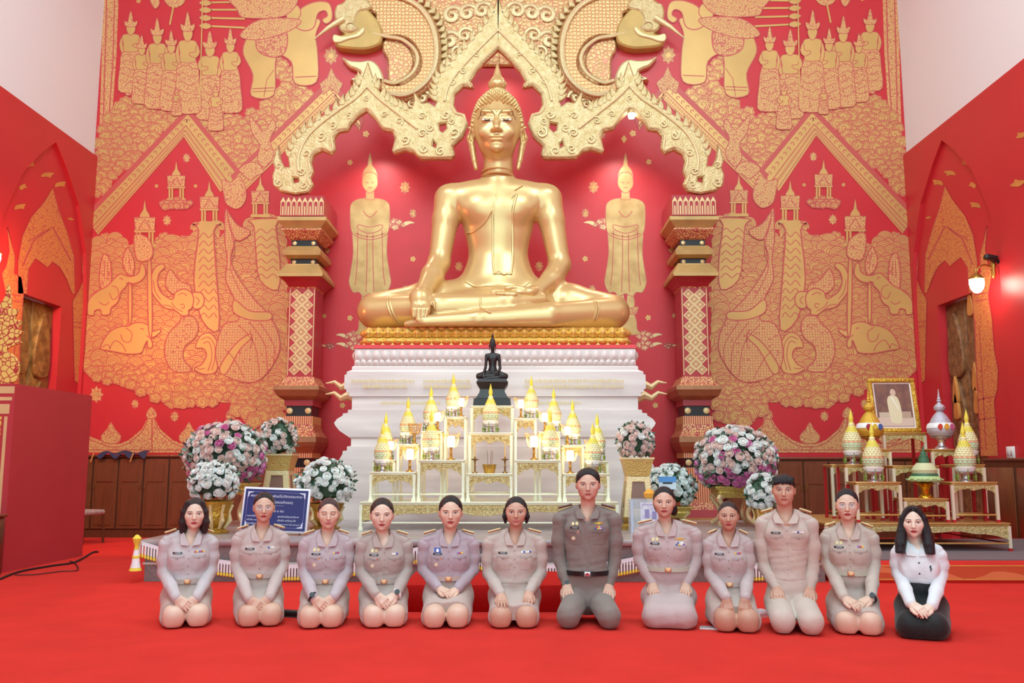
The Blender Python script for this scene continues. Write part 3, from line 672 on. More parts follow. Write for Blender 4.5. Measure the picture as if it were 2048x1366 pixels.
# ------------------------------------------------------------------ pillars of the niche
Y_ARCH = 14.35
M_redst = mat('red_lacquer_gloss', 'B23038', .3)
M_lat = pattern('gold_stencil_fine', 'E6B878', 'B23A3E', 'voronoi', 26, .10)
M_flut = pattern('gold_stencil_flutes', 'E6B878', 'BE444A', 'bands', 2.2, .45, stretch=(4, 4, .01))
M_slab = mat('dull_gold_slab', 'CDA568', .45, .35, noise=.2, nscale=4)
M_copper = mat('copper_gold_torus', 'B07852', .35, .4, noise=.2, nscale=5)
def pz(y, Y=Y_ARCH): return P(600, y, Y)[2]
def pillar(s, label):
    cx = s * 3.215; Yc = 14.86; t = thing('niche_pillar', label, 'pillar', (cx, Yc, 0), group='gilded pillars of the niche')
    H = .5
    def seg(name, rows, m, parent=t):
        mb = MB(); mb.stack([(w, H * w / .36 if w < .36 else H, pz(y)) for w, y in rows]); return mb.build(name, m, parent, smooth=0)
    seg('capital_block', [(.36, 432), (.36, 391)], [M_redst]); seg('capital_slab', [(.29, 456), (.30, 453), (.40, 440), (.40, 433)], M_slab)
    seg('lotus_course', [(.21, 474), (.24, 472), (.33, 458), (.33, 455)], M_lat)
    seg('upper_neck', [(.205, 487), (.205, 474)], M_black); seg('gold_torus', [(.24, 512), (.30, 507), (.31, 498), (.24, 487)], M_slab); seg('lower_neck', [(.205, 524), (.205, 512)], M_black)
    seg('flared_slab', [(.36, 552), (.37, 546), (.27, 526), (.27, 524)], M_slab); seg('red_cornice', [(.22, 570), (.27, 560), (.33, 552)], M_redst); seg('lotus_band', [(.215, 572), (.235, 566), (.26, 561)], M_lat)
    sh = seg('shaft', [(.215, 752), (.215, 569)], M_redst)
    seg('lotus_flare', [(.36, 776), (.27, 764), (.225, 751)], M_lat); seg('copper_torus', [(.24, 798), (.32, 791), (.365, 779), (.355, 771), (.33, 771)], M_copper); seg('red_course', [(.23, 810), (.23, 797)], M_redst)
    seg('base_neck', [(.20, 832), (.20, 809)], M_black); seg('base_band', [(.235, 848), (.235, 831)], M_flut); seg('lotus_skirt', [(.325, 874), (.26, 861), (.24, 847)], M_lat); seg('base_slab', [(.25, 905), (.31, 892), (.33, 884), (.325, 873)], M_copper)
    seg('lower_band', [(.24, 916), (.24, 903)], M_flut); seg('plinth_neck', [(.21, 936), (.21, 915)], M_black); seg('plinth_band', [(.24, 950), (.24, 935)], M_flut); seg('plinth_panel', [(.27, 1008), (.26, 950)], M_flut)
    seg('plinth_zigzag', [(.30, 1020), (.27, 1006)], M_lat); seg('plinth_red', [(.32, 1036), (.30, 1020)], M_redst); seg('plinth_slab', [(.40, 1052), (.38, 1036)], M_slab); seg('plinth_foot', [(.43, 1075), (.42, 1052)], M_lat)
    yf = -H * .215 / .36; Z0, Z1 = pz(748), pz(573)
    # stencilled front of the shaft: border, lattice diamonds and blossoms, all thin gold leaf
    mb = MB(); q = .003
    for x in (-.205, .195): mb.box((x, yf - q, Z0), (x + .012, yf, Z1))
    mb.build('stencil_border', M_gp2, sh, smooth=0)
    n = 8; dz = (Z1 - Z0) / n; w = .185
    dm = MB()
    for pts in ([(0, dz * .5), (w * .5, 0), (0, -dz * .5), (-w * .5, 0)],):
        inn = [(x * .72, z * .72) for x, z in pts]; dm.ext(pts, -q, 0, holes=[inn])
        inn2 = [(x * .58, z * .58) for x, z in pts]; dm.ext(inn2, -q, 0, holes=[[(x * .45, z * .45) for x, z in pts]])
        dm.ext([(.025 * math.cos(a), .025 * math.sin(a)) for a in [k * math.pi / 4 for k in range(8)]], -q, 0)
    me = dm.mesh('lattice_diamond', M_gp2, 0)
    for i in range(n):
        for x in (-.095, .095):
            o = link('lattice_diamond', me, sh); o.location = (x, yf, Z0 + (i + .5) * dz)
    for i in range(1, n):
        o = link('lattice_diamond', me, sh); o.location = (0, yf - .0005, Z0 + i * dz)
    # fluted pointed niches on the capital block
    mb = MB(); z0, z1 = pz(430), pz(394)
    mb.ext([(-.04, z0), (.04, z0), (.04, z0 + (z1 - z0) * .75), (0, z1), (-.04, z0 + (z1 - z0) * .75)], -q, 0, holes=[[(-.028, z0), (-.028, z0 + (z1 - z0) * .7), (0, z1 - .07), (.028, z0 + (z1 - z0) * .7), (.028, z0)][::-1]])
    mb.ext([(-.01, z0), (.01, z0), (.01, z0 + .15), (-.01, z0 + .15)], -q, 0)
    me = mb.mesh('capital_niche', M_gp2, 0)
    for k in range(8): o = link('capital_niche', me, t); o.location = (-.315 + k * .09, -H, 0)
    # gilt rosettes on the black necks
    mb = MB(); mb.lathe([(.0, 0), (.045, 0), (.04, .012), (.015, .02), (0, .02)], seg=12, cap=False); mb.xf(Matrix.Rotation(rad(90), 4, 'X')); me = mb.mesh('rosette', M_gp2)
    for y, w, sc in ((480, .205, .8), (518, .205, .8), (820, .2, 1.2), (925, .21, 1.2)):
        for x in (-1, 1): o = link('rosette', me, t); o.location = (x * (w - .05), -H * w / .36, pz(y)); o.scale = (sc,) * 3
    return t
pillar(-1, 'tall red and gold stencilled pillar behind the flower stand and blue notice board')
pillar(1, 'tall red and gold stencilled pillar behind the acrylic box and blue card')

# ------------------------------------------------------------------ carved gold arch with naga ends
def ax(p, Y=Y_ARCH):
    q = P(p[0], p[1], Y); return (q[0] - .006, q[2])
OUT = [(1000, -14), (992, 8), (984, 28), (968, 53), (948, 76), (930, 97), (915, 111), (901, 126), (887, 140), (877, 155), (871, 172), (871, 190), (874, 206), (870, 214), (858, 206), (845, 208), (838, 196), (828, 183), (829, 203), (824, 218), (810, 217), (795, 211), (778, 202), (762, 186), (752, 170), (745, 148), (737, 124), (729, 146), (722, 166), (719, 176), (706, 192), (690, 205), (668, 220), (649, 231), (622, 252), (599, 272), (585, 293), (578, 319), (580, 335), (570, 335), (562, 318), (558, 290), (552, 305), (547, 325), (551, 338), (546, 352), (548, 372), (562, 384), (593, 390), (618, 385), (628, 370), (622, 357), (628, 343), (624, 325), (629, 311), (646, 302), (664, 310), (672, 299), (670, 276), (679, 265), (697, 262), (704, 249), (718, 234), (734, 223), (751, 240), (766, 260), (786, 265), (791, 278), (785, 302), (789, 308), (811, 302), (827, 306), (842, 319), (905, 319), (911, 310), (907, 294), (927, 275), (937, 249), (930, 229), (915, 225), (908, 211), (911, 190), (928, 174), (948, 177), (942, 164), (955, 143), (978, 118), (1000, 97)]
HOLES = [[(879, 250), (893, 247), (894, 258), (886, 266), (880, 262)], [(868, 283), (873, 290), (872, 297), (866, 293)], [(588, 357), (598, 358), (599, 365), (589, 368)]]
ARCH = thing('carved_arch', 'carved gold three-pointed arch with naga ends above the seated golden statue', 'arch', (0, Y_ARCH, pz(390)))
def in_arch(mb, name, m, s, parent=ARCH, smooth=40):
    z = pz(390)
    v = mb.v; mb.v = [(s * p[0], p[1] - Y_ARCH, p[2] - z) for p in v]; o = mb.build(name, m, parent, smooth); mb.v = v; return o
for s in (-1, 1):
    sg = -s        # OUT is traced on the left half (negative x)
    mb = MB(); mb.ext([ax(p) for p in OUT], Y_ARCH - .05, Y_ARCH + .07, bev=.025, holes=[[ax(p) for p in h] for h in HOLES])
    panel = in_arch(mb, 'arch_panel', M_cgold, sg)
    # raised ribs: along the crest of every limb, along the scalloped inner edge
    mb = MB()
    for path, r in (([(1000, 60), (975, 84), (940, 120), (912, 152), (896, 180), (890, 205)], .022), ([(735, 176), (712, 200), (680, 222), (648, 246), (620, 272), (604, 300), (598, 325), (600, 345)], .022), ([(736, 176), (760, 200), (790, 224), (818, 246), (836, 260)], .022)):
        mb.tube([(x, Y_ARCH - .06, z) for x, z in [ax(p) for p in smoothpath(path, 5)]], r, 8)
    in_arch(mb, 'crest_rib', M_brightgold, sg, panel)
    mb = MB(); inner = OUT[50:]
    for k in range(0, len(inner) - 1):
        pass
    ip = smoothpath(inner, 3); cxz = [ax(p) for p in ip]
    off = []
    for i, p in enumerate(cxz):
        a, b = cxz[max(i - 1, 0)], cxz[min(i + 1, len(cxz) - 1)]; tx, tz = b[0] - a[0], b[1] - a[1]; l = math.hypot(tx, tz) or 1
        off.append((p[0] - tz / l * .045, Y_ARCH - .05, p[1] + tx / l * .045))
    mb.tube(off, .018, 6); in_arch(mb, 'inner_moulding', M_brightgold, sg, panel)
    # flame leaves along the outer crests
    lf = MB(); lf.ext(smoothpath([(-.05, -.05), (.05, -.05), (.065, .05), (.045, .12), (.06, .19), (.0, .13), (-.045, .05)], 3, True), -.05, .02, bev=.015); me = lf.mesh('flame_leaf', M_cgold)
    runs = (([(985, 26), (966, 56), (930, 97), (901, 126), (877, 155), (871, 185), (873, 205)], 15), ([(722, 160), (706, 190), (672, 217), (622, 252), (590, 284), (578, 320)], 15), ([(750, 165), (775, 198), (798, 212), (822, 222)], 8))
    for path, n in runs:
        pp = smoothpath(path, 12); step = (len(pp) - 1) / n
        for i in range(n):
            k = int(i * step); a, b = pp[max(k - 1, 0)], pp[min(k + 1, len(pp) - 1)]
            x, z = ax(pp[k]); tx, tz = b[0] - a[0], -(b[1] - a[1]); right = path[0][0] == 750
            ang = math.atan2(tz, tx) ; nrm = ang - math.pi / 2 if not right else ang + math.pi / 2
            o = link('flame_leaf', me, panel); o.location = (sg * x, .0 - .01 * (i % 2), z - pz(390))
            rot = nrm - math.pi / 2 + (.55 if right else -.55)
            fl = -1 if right else 1
            o.rotation_euler = (0, -rot * sg, 0); o.scale = (sg * fl * .85, 1, .8)
    # scroll bosses on the broad parts
    bo = MB(); bo.tube([(.09 * (1 - t) * math.cos(9 * t), -.02 * t, .09 * (1 - t) * math.sin(9 * t)) for t in [k / 22 for k in range(22)]], [.02 * (1 - .5 * k / 22) for k in range(22)], 6); me = bo.mesh('scroll_boss', M_brightgold)
    for px, py, sc in ((910, 268, 1.1), (893, 232, .9), (905, 245, .7), (850, 300, .9), (882, 305, .9), (812, 282, .9), (800, 245, .8), (770, 232, .7), (700, 232, .7), (668, 252, .8), (645, 275, .9), (615, 310, .8), (606, 345, .8), (560, 368, .9), (610, 372, .8), (560, 335, .7), (928, 145, .7), (905, 165, .7), (955, 112, .6), (845, 235, .8), (735, 200, .6), (846, 270, .9), (862, 258, .8)):
        x, z = ax((px, py)); o = link('scroll_boss', me, panel); o.location = (sg * x, -.055, z - pz(390)); o.scale = (sg * sc, sc, sc); o.rotation_euler = (0, (px * 7 + py) % 6, 0)
# small niche lamp under the right-hand point of the arch
t = thing('niche_lamp', 'small round white lamp under the point of the carved arch', 'lamp', (P(1263, 234, 14.36)[0], 14.36, P(1263, 234, 14.36)[2]))
mb = MB(); mb.lathe([(.0, -.03), (.05, -.02), (.06, .02), (.05, .06), (0, .06)], seg=14, cap=False); mb.build('lamp_glass', mat('lit_lamp_glass', 'FFFFFF', .4, emit=14, ecol='FFF1E0'), t)
mb = MB(); mb.lathe([(.07, .055), (.07, .10), (.03, .12)], seg=14); mb.build('lamp_cap', M_slab, t)

# ------------------------------------------------------------------ great naga relief over the arch
M_nscale = pattern('gilt_naga_scales', 'DDB278', 'C47850', 'scales', 15, .06, .4, .6, .35)
M_nfield = pattern('gilt_relief_field', 'DDB278', 'CC7C5E', 'voronoi', 14, .05, .4, .8, .3)
YN = WY - .105
def rl(pts, Y=YN): return [(P(p[0], p[1], Y)[0], P(p[0], p[1], Y)[2]) for p in pts]
NAGA = thing('naga_relief', 'gilded wall relief of two facing nagas at the top of the red wall', 'relief', (0, YN, pz(200)))
def nrel(name, pts, y0, m, s, sm=4, bev=.03, parent=NAGA):
    mb = MB(); mb.ext(rl(smoothpath(pts, sm, True) if sm else pts), y0 - YN, .1, bev=bev); z = pz(200)
    mb.v = [(s * p[0], p[1], p[2] - z) for p in mb.v]; return mb.build(name, m, parent)
for sg in (1, -1):
    nrel('relief_field', [(860, -40), (1001, -40), (1001, 130), (940, 130), (900, 150), (875, 150), (850, 210), (790, 210), (800, 150)], YN + .03, M_nfield, sg, 0)
    body = nrel('naga_body', [(705, -2), (740, -14), (790, -12), (840, 8), (872, 48), (883, 100), (876, 150), (850, 185), (812, 203), (780, 200), (762, 180), (770, 165), (800, 172), (835, 150), (842, 120), (826, 88), (800, 75), (765, 76), (745, 70), (752, 30), (720, 25)], YN - .06, M_nscale, sg)
    nrel('naga_belly', [(770, 78), (795, 80), (818, 96), (828, 122), (820, 148), (790, 166), (776, 160), (775, 120), (765, 100)], YN - .02, M_nfield, sg)
    hd = nrel('naga_head', [(676, 25), (690, 8), (715, 12), (735, 22), (758, 48), (766, 68), (762, 92), (735, 103), (700, 102), (678, 98), (670, 84), (674, 76), (690, 74), (680, 62), (682, 45)], YN - .12, mat('gilt_smooth', 'CFA862', .55, .2, noise=.15, nscale=5), sg)
    nrel('naga_crest', [(672, 40), (676, 18), (690, 12), (700, -6), (715, 6), (735, 4), (745, 24), (720, 32), (712, 55), (722, 64), (705, 72), (684, 68)], YN - .15, M_cgold, sg, 3, parent=hd)
    nrel('naga_lip', [(668, 84), (672, 76), (690, 80), (715, 74), (728, 62), (732, 68), (722, 80), (700, 86), (684, 92), (672, 92)], YN - .15, M_brightgold, sg, 3, .015, parent=hd)
    nrel('naga_tail_fin', [(684, 116), (700, 122), (722, 124), (742, 122), (758, 134), (768, 160), (760, 180), (735, 180), (722, 160), (700, 164), (722, 148), (712, 140), (698, 134)], YN - .05, M_brightgold, sg, 3)
    z = pz(200)
    for path, r, nm in (([(700, 2), (740, -8), (790, -4), (836, 16), (864, 54), (874, 102), (867, 146), (842, 178), (808, 194), (778, 190)], .05, 'spine_ridge'), ([(748, 72), (776, 78), (806, 84), (830, 104), (836, 128), (822, 154), (792, 170), (770, 166)], .035, 'inner_ridge')):
        mb = MB(); mb.tube([(sg * x, -.09, zz - z) for x, zz in rl(smoothpath(path, 6))], r, 8); mb.build(nm, M_brightgold, body)
    mb = MB(); a, b = rl([(690, 46), (632, 90)]); mb.tube([(sg * a[0], -.16, a[1] - z), (sg * (a[0] * .5 + b[0] * .5), -.22, (a[1] + b[1]) / 2 - z), (sg * b[0], -.2, b[1] - z)], [.06, .04, .006], 10); mb.build('tusk', M_brightgold, hd)
    mb = MB(); e = rl([(704, 62)])[0]; mb.lathe([(0, -.03), (.07, -.02), (.09, .0), (.07, .02)], seg=14, cap=False); mb.xf(Matrix.Translation((sg * e[0], -.15, e[1] - z)) @ Matrix.Rotation(rad(90), 4, 'X')); mb.build('eye', M_brightgold, hd)
    for k in range(14):
        q = smoothpath([(760, -12), (840, 4), (878, 50), (888, 100), (880, 155), (850, 192)], 8)[k * 2 + 4]
        x, zz = rl([q])[0]; mb = MB(); mb.ext([(-.06, -.04), (.06, -.04), (.08, .10), (.0, .05)], -.06, .02, bev=.01); mb.v = [(sg * (x + p[0]), p[1], zz - z + p[2]) for p in mb.v]; mb.build('back_flame', M_cgold, body)
    for px, py, sc in ((905, 30, 2.2), (935, 25, 2.0), (900, 80, 2.2), (930, 70, 1.8), (965, 20, 2.0), (890, 125, 1.8), (915, 105, 1.6), (845, 195, 1.6), (825, 208, 1.2), (960, -4, 1.6), (800, 130, 1.6), (798, 150, 1.4)):
        mb = MB(); mb.tube([(.09 * (1 - t) * math.cos(9 * t), -.03 * t, .09 * (1 - t) * math.sin(9 * t)) for t in [k / 22 for k in range(22)]], .02, 6)
        x, zz = rl([(px, py)])[0]; mb.v = [(sg * (x + p[0] * sc), p[1] + .02, zz - z + p[2] * sc) for p in mb.v]; mb.build('relief_scroll', M_brightgold, NAGA)

# ------------------------------------------------------------------ marble pedestal
YP = 12.75
def pl(y): return P(990, y, YP)[2]
PED = thing('marble_pedestal', 'tall stepped white marble pedestal carrying the great golden statue', 'pedestal', (0, 14.05, 0))
rows = [(2.42, 1075), (2.42, 1000), (2.34, 1000), (2.34, 962), (2.26, 955), (2.22, 932), (2.20, 925), (2.13, 908), (2.13, 902), (2.07, 901), (2.07, 893), (2.02, 892), (2.02, 878), (2.05, 874), (2.18, 862), (2.24, 852), (2.26, 846), (2.22, 838), (2.14, 831), (2.14, 827), (2.07, 826), (2.07, 820), (2.02, 819), (2.02, 794), (2.06, 793), (2.06, 786), (2.10, 785), (2.10, 779), (2.13, 778), (2.13, 750), (2.10, 749), (2.10, 744), (2.03, 740), (2.03, 734), (2.0, 731)]
names = ['base_course', 'stepped_foot', 'foot_moulding', 'torus', 'waist', 'stepped_cornice', 'inscribed_band', 'upper_moulding']
cuts = [0, 4, 8, 14, 20, 24, 28, 31, 35]
def pdep(w): return 1.3 + (w - 2.0) * .7
for i, nm in enumerate(names):
    r = rows[max(cuts[i] - 1, 0):cuts[i + 1]]
    mb = MB(); mb.stack([(w, min(pdep(w), 1.34), 0 if y == 1075 else pl(y)) for w, y in r]); mb.build(nm, M_marble, PED, smooth=25)
# ledger joints: thin recess lines between marble slabs are separate vertical slabs on the inscribed band
mb = MB(); mb.stack([(2.0, 1.3, pl(731)), (2.0, 1.3, pl(698))]); mb.build('lotus_core', M_marble, PED)
lp = MB()
def petal(w, h, dp):
    m = MB(); rows_ = []
    for j in range(6):
        t = j / 5; ww = w * (.5 * math.sqrt(max(0, 1 - (max(0, t - .35) / .66) ** 2)) + .0); zz = h * t; bul = dp * math.sin(math.pi * min(1, t * .9 + .05))
        rows_.append([(x * ww, -bul * (1 - x * x * .8), zz) for x in (-1, -.5, 0, .5, 1)])
    v = [p for r in rows_ for p in r]; f = [(j * 5 + i, j * 5 + i + 1, j * 5 + i + 6, j * 5 + i + 5) for j in range(5) for i in range(4)]
    return m.add(v, f)
me_m = petal(.125, pl(700) - pl(722), .05).mesh('marble_petal', M_marble); me_m2 = petal(.085, pl(718) - pl(731), .03).mesh('marble_petal', M_marble)
n = 32
for k in range(n):
    o = link('lotus_petal', me_m, PED); o.location = (-2.0 + (k + .5) * 4.0 / n, -1.30, pl(722))
for k in range(46):
    o = link('lotus_petal', me_m2, PED); o.location = (-2.0 + (k + .5) * 4.0 / 46, -1.305, pl(731))
for s in (-1, 1):
    for k in range(10):
        o = link('lotus_petal', me_m, PED); o.location = (s * 2.0, -1.3 + (k + .5) * .13, pl(722)); o.rotation_euler = (0, 0, s * rad(90))
# faint inscriptions: two pale gold plates of small letters on the marble
M_insc = mat('pale_gold_letters', 'E7CF9C', .5)
mb = MB(); rnd = random.Random(4)
for y, x0, x1 in ((763, 705, 828), (774, 728, 815), (763, 848, 940), (774, 848, 940), (763, 1050, 1245), (774, 1050, 1245), (806, 760, 880), (806, 1040, 1160)):
    x = x0
    while x < x1:
        w = rnd.uniform(1.5, 4); a = P(x, y + 3, YP)[0]; b = P(x + w, y + 3, YP)[0]; d = pdep(2.13) if y < 790 else pdep(2.02)
        mb.box((a, -d - .003, pl(y + 3.0)), (b, -d, pl(y - 2.5 + rnd.uniform(-1, 1)))); x += w + rnd.uniform(.8, 2.5)
tag(mb.build('inscription', M_insc, PED, smooth=0), kind='stuff')
# red cloth strip and gilt lotus throne
zl0, zl1, zl2 = pl(697), pl(689), P(998, 655, 12.85)[2]
mb = MB(); mb.stack([(2.02, 1.31, zl0), (2.0, 1.28, zl1)]); mb.build('red_strip', mat('red_cloth', 'D8222C', .5), PED)
LOT = thing('lotus_throne', 'gilded lotus-petal throne slab beneath the golden statue', 'throne', (0, 14.05, zl1))
h = zl2 - zl1; M_lot = mat('throne_gold', 'F4CC70', .32, .6)
mb = MB(); mb.stack([(1.90, 1.20, 0), (1.90, 1.20, h * .35), (1.82, 1.14, h * .5), (1.86, 1.18, h)]); mb.build('core', M_lot, LOT)
me1 = petal(.15, h * .62, .10).mesh('throne_petal', M_lot); me2 = petal(.15, h * .42, .07).mesh('throne_petal', M_lot)
me2.transform(Matrix.Scale(-1, 4, (0, 0, 1))); me2.flip_normals()
n = 27
for k in range(n):
    x = -1.9 + (k + .5) * 3.8 / n
    o = link('petal', me1, LOT); o.location = (x, -1.17, h * .40)
    o = link('petal', me2, LOT); o.location = (x, -1.2, h * .42)
for s in (-1, 1):
    for k in range(8):
        y = -1.17 + (k + .5) * .15
        o = link('petal', me1, LOT); o.location = (s * 1.87, y, h * .40); o.rotation_euler = (0, 0, s * rad(90))
        o = link('petal', me2, LOT); o.location = (s * 1.9, y, h * .42); o.rotation_euler = (0, 0, s * rad(90))
# gilt flame scrolls at the pedestal corners
for s in (-1, 1):
    for y in (762, 785):
        mb = MB(); z = pl(y); mb.tube([(s * x, .0, zz) for x, zz in ((2.05, z - .05), (2.2, z + .02), (2.32, z - .03), (2.42, z + .05), (2.55, z + .03))], [.09, .08, .05, .03, .008], 8); mb.v = [(p[0], p[1] - .6, p[2]) for p in mb.v]; mb.build('flame_scroll', M_brightgold, PED)
# ------------------------------------------------------------------ seated golden statue
BY = 13.95; BZ = P(998, 656, 12.95)[2]
BUD = thing('seated_buddha_statue', 'great golden seated buddha statue touching its shin with one hand', 'statue', (0, BY, BZ))
def q(px, py, Y=13.95):
    p = P(px, py, Y); return (p[0] - .012, p[1] - BY, p[2] - BZ)
def make_statue():
    fd = Field((-2.35, -1.35, -.06), (2.35, .75, 3.2), .03)
    # torso
    fd.ell(q(998, 580), (.66, .46, .36), .2); fd.ell(q(998, 548), (.52, .38, .36), .2); fd.ell(q(998, 505), (.455, .30, .40), .2); fd.ell(q(998, 452), (.55, .33, .42), .25)
    fd.ell(q(998, 415), (.66, .34, .34), .2); fd.cap(q(915, 397), q(1081, 397), .24, .24, .2); fd.ell(q(998, 384), (.62, .26, .20), .15); fd.ell(q(960, 418, 13.75), (.26, .16, .2), .15); fd.ell(q(1036, 418, 13.75), (.26, .16, .2), .15)
    fd.cap(q(998, 378), q(998, 318, 13.9), .25, .235, .1)
    # right arm reaching down over the shin
    fd.chain([q(900, 398), q(893, 440, 13.9), q(880, 525, 13.75)], [.24, .205, .165], .06)
    fd.chain([q(880, 525, 13.75), q(866, 552, 13.5), q(848, 584, 13.12)], [.172, .17, .125], .06)
    # left arm bent into the lap
    fd.chain([q(1096, 398), q(1104, 440, 13.9), q(1121, 530, 13.8)], [.24, .205, .165], .06)
    fd.chain([q(1121, 530, 13.8), q(1105, 560, 13.55), q(1072, 586, 13.2)], [.172, .165, .11], .06)
    # crossed legs
    fd.chain([q(945, 600, 13.95), q(850, 610, 13.65), q(752, 622, 13.45)], [.36, .33, .27], .1); fd.chain([q(1051, 600, 13.95), q(1140, 612, 13.65), q(1226, 624, 13.5)], [.36, .33, .265], .1)
    fd.chain([q(752, 626, 13.35), q(880, 618, 13.1), q(1020, 608, 13.0), q(1085, 600, 13.15)], [.24, .23, .17, .10], .05)
    fd.chain([q(1226, 628, 13.35), q(1100, 634, 12.95), q(960, 641, 12.85), q(850, 646, 12.82)], [.24, .21, .155, .115], .05)
    fd.chain([q(850, 646, 12.82), q(816, 650, 12.84)], [.10, .06], .04)
    fd.ell(q(998, 612, 13.5), (.9, .5, .28), .1)
    fd.plane((0, 0, -1), -.0, .02)
    parts = [fd.surf()]
    # hands
    fh = Field((-1.65, -1.5, -.05), (-.85, -.3, 1.0), .016)
    fh.cap(q(848, 584, 13.12), q(843, 594, 13.0), .12, .125, .03); fh.cap(q(843, 594, 13.0), q(843, 610, 12.88), .125, .10, .05, sq=(.72, 1, 1)); fh.cap(q(852, 598, 12.98), q(848, 612, 12.9), .07, .06, .05)
    for i, (x0, x1, y1) in enumerate(((829, 829, 634), (838, 837, 641), (847, 844, 642), (856, 852, 638))): fh.chain([q(x0 + 1, 606, 12.86), q(x0 + .5, 620, 12.76), q(x1, y1, 12.74)], [.05, .043, .027], .012)
    fh.chain([q(862, 596, 12.96), q(869, 606, 12.86), q(873, 618, 12.84)], [.05, .042, .026], .012)
    parts.append(fh.surf())
    fh = Field((-.25, -1.25, .2), (.9, -.2, 1.1), .016)
    fh.cap(q(1072, 586, 13.2), q(1060, 586, 13.08), .11, .10, .03); fh.cap(q(1060, 586, 13.08), q(1030, 587, 13.0), .11, .085, .05, sq=(1, 1, 1.45))
    for i, (yy, L, Y1) in enumerate(((583, 0, 13.12), (585, -6, 13.04), (588, -4, 12.96), (590, 6, 12.9))): fh.chain([q(1030, yy, Y1), q(1012 + L * .5, yy - 1, Y1 - .02), q(990 + L, yy - 2, Y1)], [.048, .042, .026], .012)
    fh.chain([q(1050, 580, 13.0), q(1030, 575, 12.98), q(1014, 577, 12.98)], [.05, .042, .026], .012)
    parts.append(fh.surf())
    body = np_mesh('statue_body', parts, M_gold)
    # head
    cx, cy, cz = q(998, 262, 13.8); S = .00765
    fd = Field((-.62, -.75, cz - .75), (.62, .45, cz + .9), .0125)
    fd.cap(q(998, 345, 13.88), q(998, 312, 13.85), .235, .225, .05)
    fd.ell((0, cy + .02, cz + .10), (.385, .40, .40), .05); fd.ell((0, cy - .05, cz - .06), (.335, .36, .42), .1); fd.ell((0, cy - .10, cz - .27), (.235, .27, .22), .1)
    fd.ell((0, cy - .345, cz - .405), (.085, .07, .065), .06)
    for s in (-1, 1):
        fd.ell((s * .15, cy - .33, cz - .14), (.13, .08, .11), .08)                               # cheek
        fd.ell((s * .145, cy - .385, cz + .055), (.105, .05, .055), .03)                          # eyelid
        fd.ell((s * .145, cy - .40, cz + .17), (.11, .03, .03), .06)                           # brow ridge
        fd.ell((s * .052, cy - .44, cz - .145), (.040, .045, .030), .02)                          # nostril wing
    fd.chain([(0, cy - .39, cz + .11), (0, cy - .43, cz - .02), (0, cy - .48, cz - .125)], [.034, .04, .05], .03)
    fd.ell((0, cy - .375, cz - .235), (.125, .05, .022), .015); fd.ell((0, cy - .37, cz - .285), (.095, .05, .026), .015); fd.ell((0, cy - .43, cz - .26), (.12, .03, .006), .01, True)
    fd.ell((0, cy + .03, cz + .36), (.30, .31, .26), .12); fd.ell((0, cy + .03, cz + .52), (.15, .15, .16), .1)
    for s in (-1, 1):
        fd.chain([(s * .385, cy + .0, cz + .03), (s * .425, cy + .01, cz - .12), (s * .39, cy + .02, cz - .30), (s * .36, cy + .0, cz - .5), (s * .335, cy - .02, cz - .63)], [.045, .06, .05, .042, .03], .015, sq=(1, .7, 1))
        fd.ell((s * .415, cy - .05, cz - .10), (.025, .06, .10), .015, True)
    hv, hq = fd.surf(); head = np_mesh('statue_head', [(hv, hq)], M_gold)
    # hair curls: rows of pointed knobs from the hairline to the top-knot
    cb = MB(); bvh = BVHTree.FromPolygons([tuple(p) for p in hv], [tuple(int(i) for i in f) for f in hq]); rnd = random.Random(2)
    cone = MB(); cone.lathe([(.027, -.012), (.029, .008), (.018, .032), (.006, .05), (0, .052)], seg=7, cap=False)
    o = Vector((0, cy + .02, cz + .12))
    for ri in range(17):
        el = rad(-10 + ri * 6.2); rn = max(6, int(38 * math.cos(el) * .78 + 8)) if ri < 13 else max(5, 26 - (ri - 13) * 6)
        for k in range(rn):
            az = 2 * math.pi * (k + .5 * (ri % 2)) / rn
            d = Vector((math.cos(el) * math.sin(az), -math.cos(el) * math.cos(az), math.sin(el)))
            fr = math.cos(az) * math.cos(el)
            if fr > -.1 and el < rad(38 - 24 * (1 - fr)) - .0 and fr > .28: continue
            hit = bvh.ray_cast(o + d * 1.2, -d)
            if hit[0] is None: continue
            n = hit[1]; M = Matrix.Translation(hit[0]) @ n.to_track_quat('Z', 'Y').to_matrix().to_4x4(); cb.merge(cone, M)
    for ri in range(6):
        z = cz + .38 + ri * .055
        for k in range(16 - ri * 2):
            a = 2 * math.pi * (k + .5 * (ri % 2)) / (16 - ri * 2); d = Vector((math.sin(a), -math.cos(a), .25)).normalized(); oo = Vector((0, cy + .03, z))
            hit = bvh.ray_cast(oo + d * .8, -d)
            if hit[0]: cb.merge(cone, Matrix.Translation(hit[0]) @ hit[1].to_track_quat('Z', 'Y').to_matrix().to_4x4())
    curls = cb.mesh('statue_curls', M_gold, 50)
    fl = MB(); zt = cz + .64; k = .0077
    fl.lathe([(.0, -.04), (.10, -.03), (.105, .02), (.09, .05), (.125, .08), (.15, .13), (.14, .19), (.09, .24), (.075, .27), (.06, .33), (.04, .40), (.018, .48), (.0, .52)], (0, cy + .03, zt), 18, cap=False)
    for j in range(8):
        a = 2 * math.pi * j / 8; fl.tube([(.12 * math.cos(a), cy + .03 + .12 * math.sin(a), zt + .09), (.13 * math.cos(a), cy + .03 + .13 * math.sin(a), zt + .17), (.06 * math.cos(a), cy + .03 + .06 * math.sin(a), zt + .30)], [.015, .02, .005], 5)
    flame = fl.mesh('statue_flame', M_gold)
    return body, head, curls, flame, bvh, (cx, cy, cz)
ST_body, ST_head, ST_curls, ST_flame, ST_bvh, (hx, hy, hz) = make_statue()
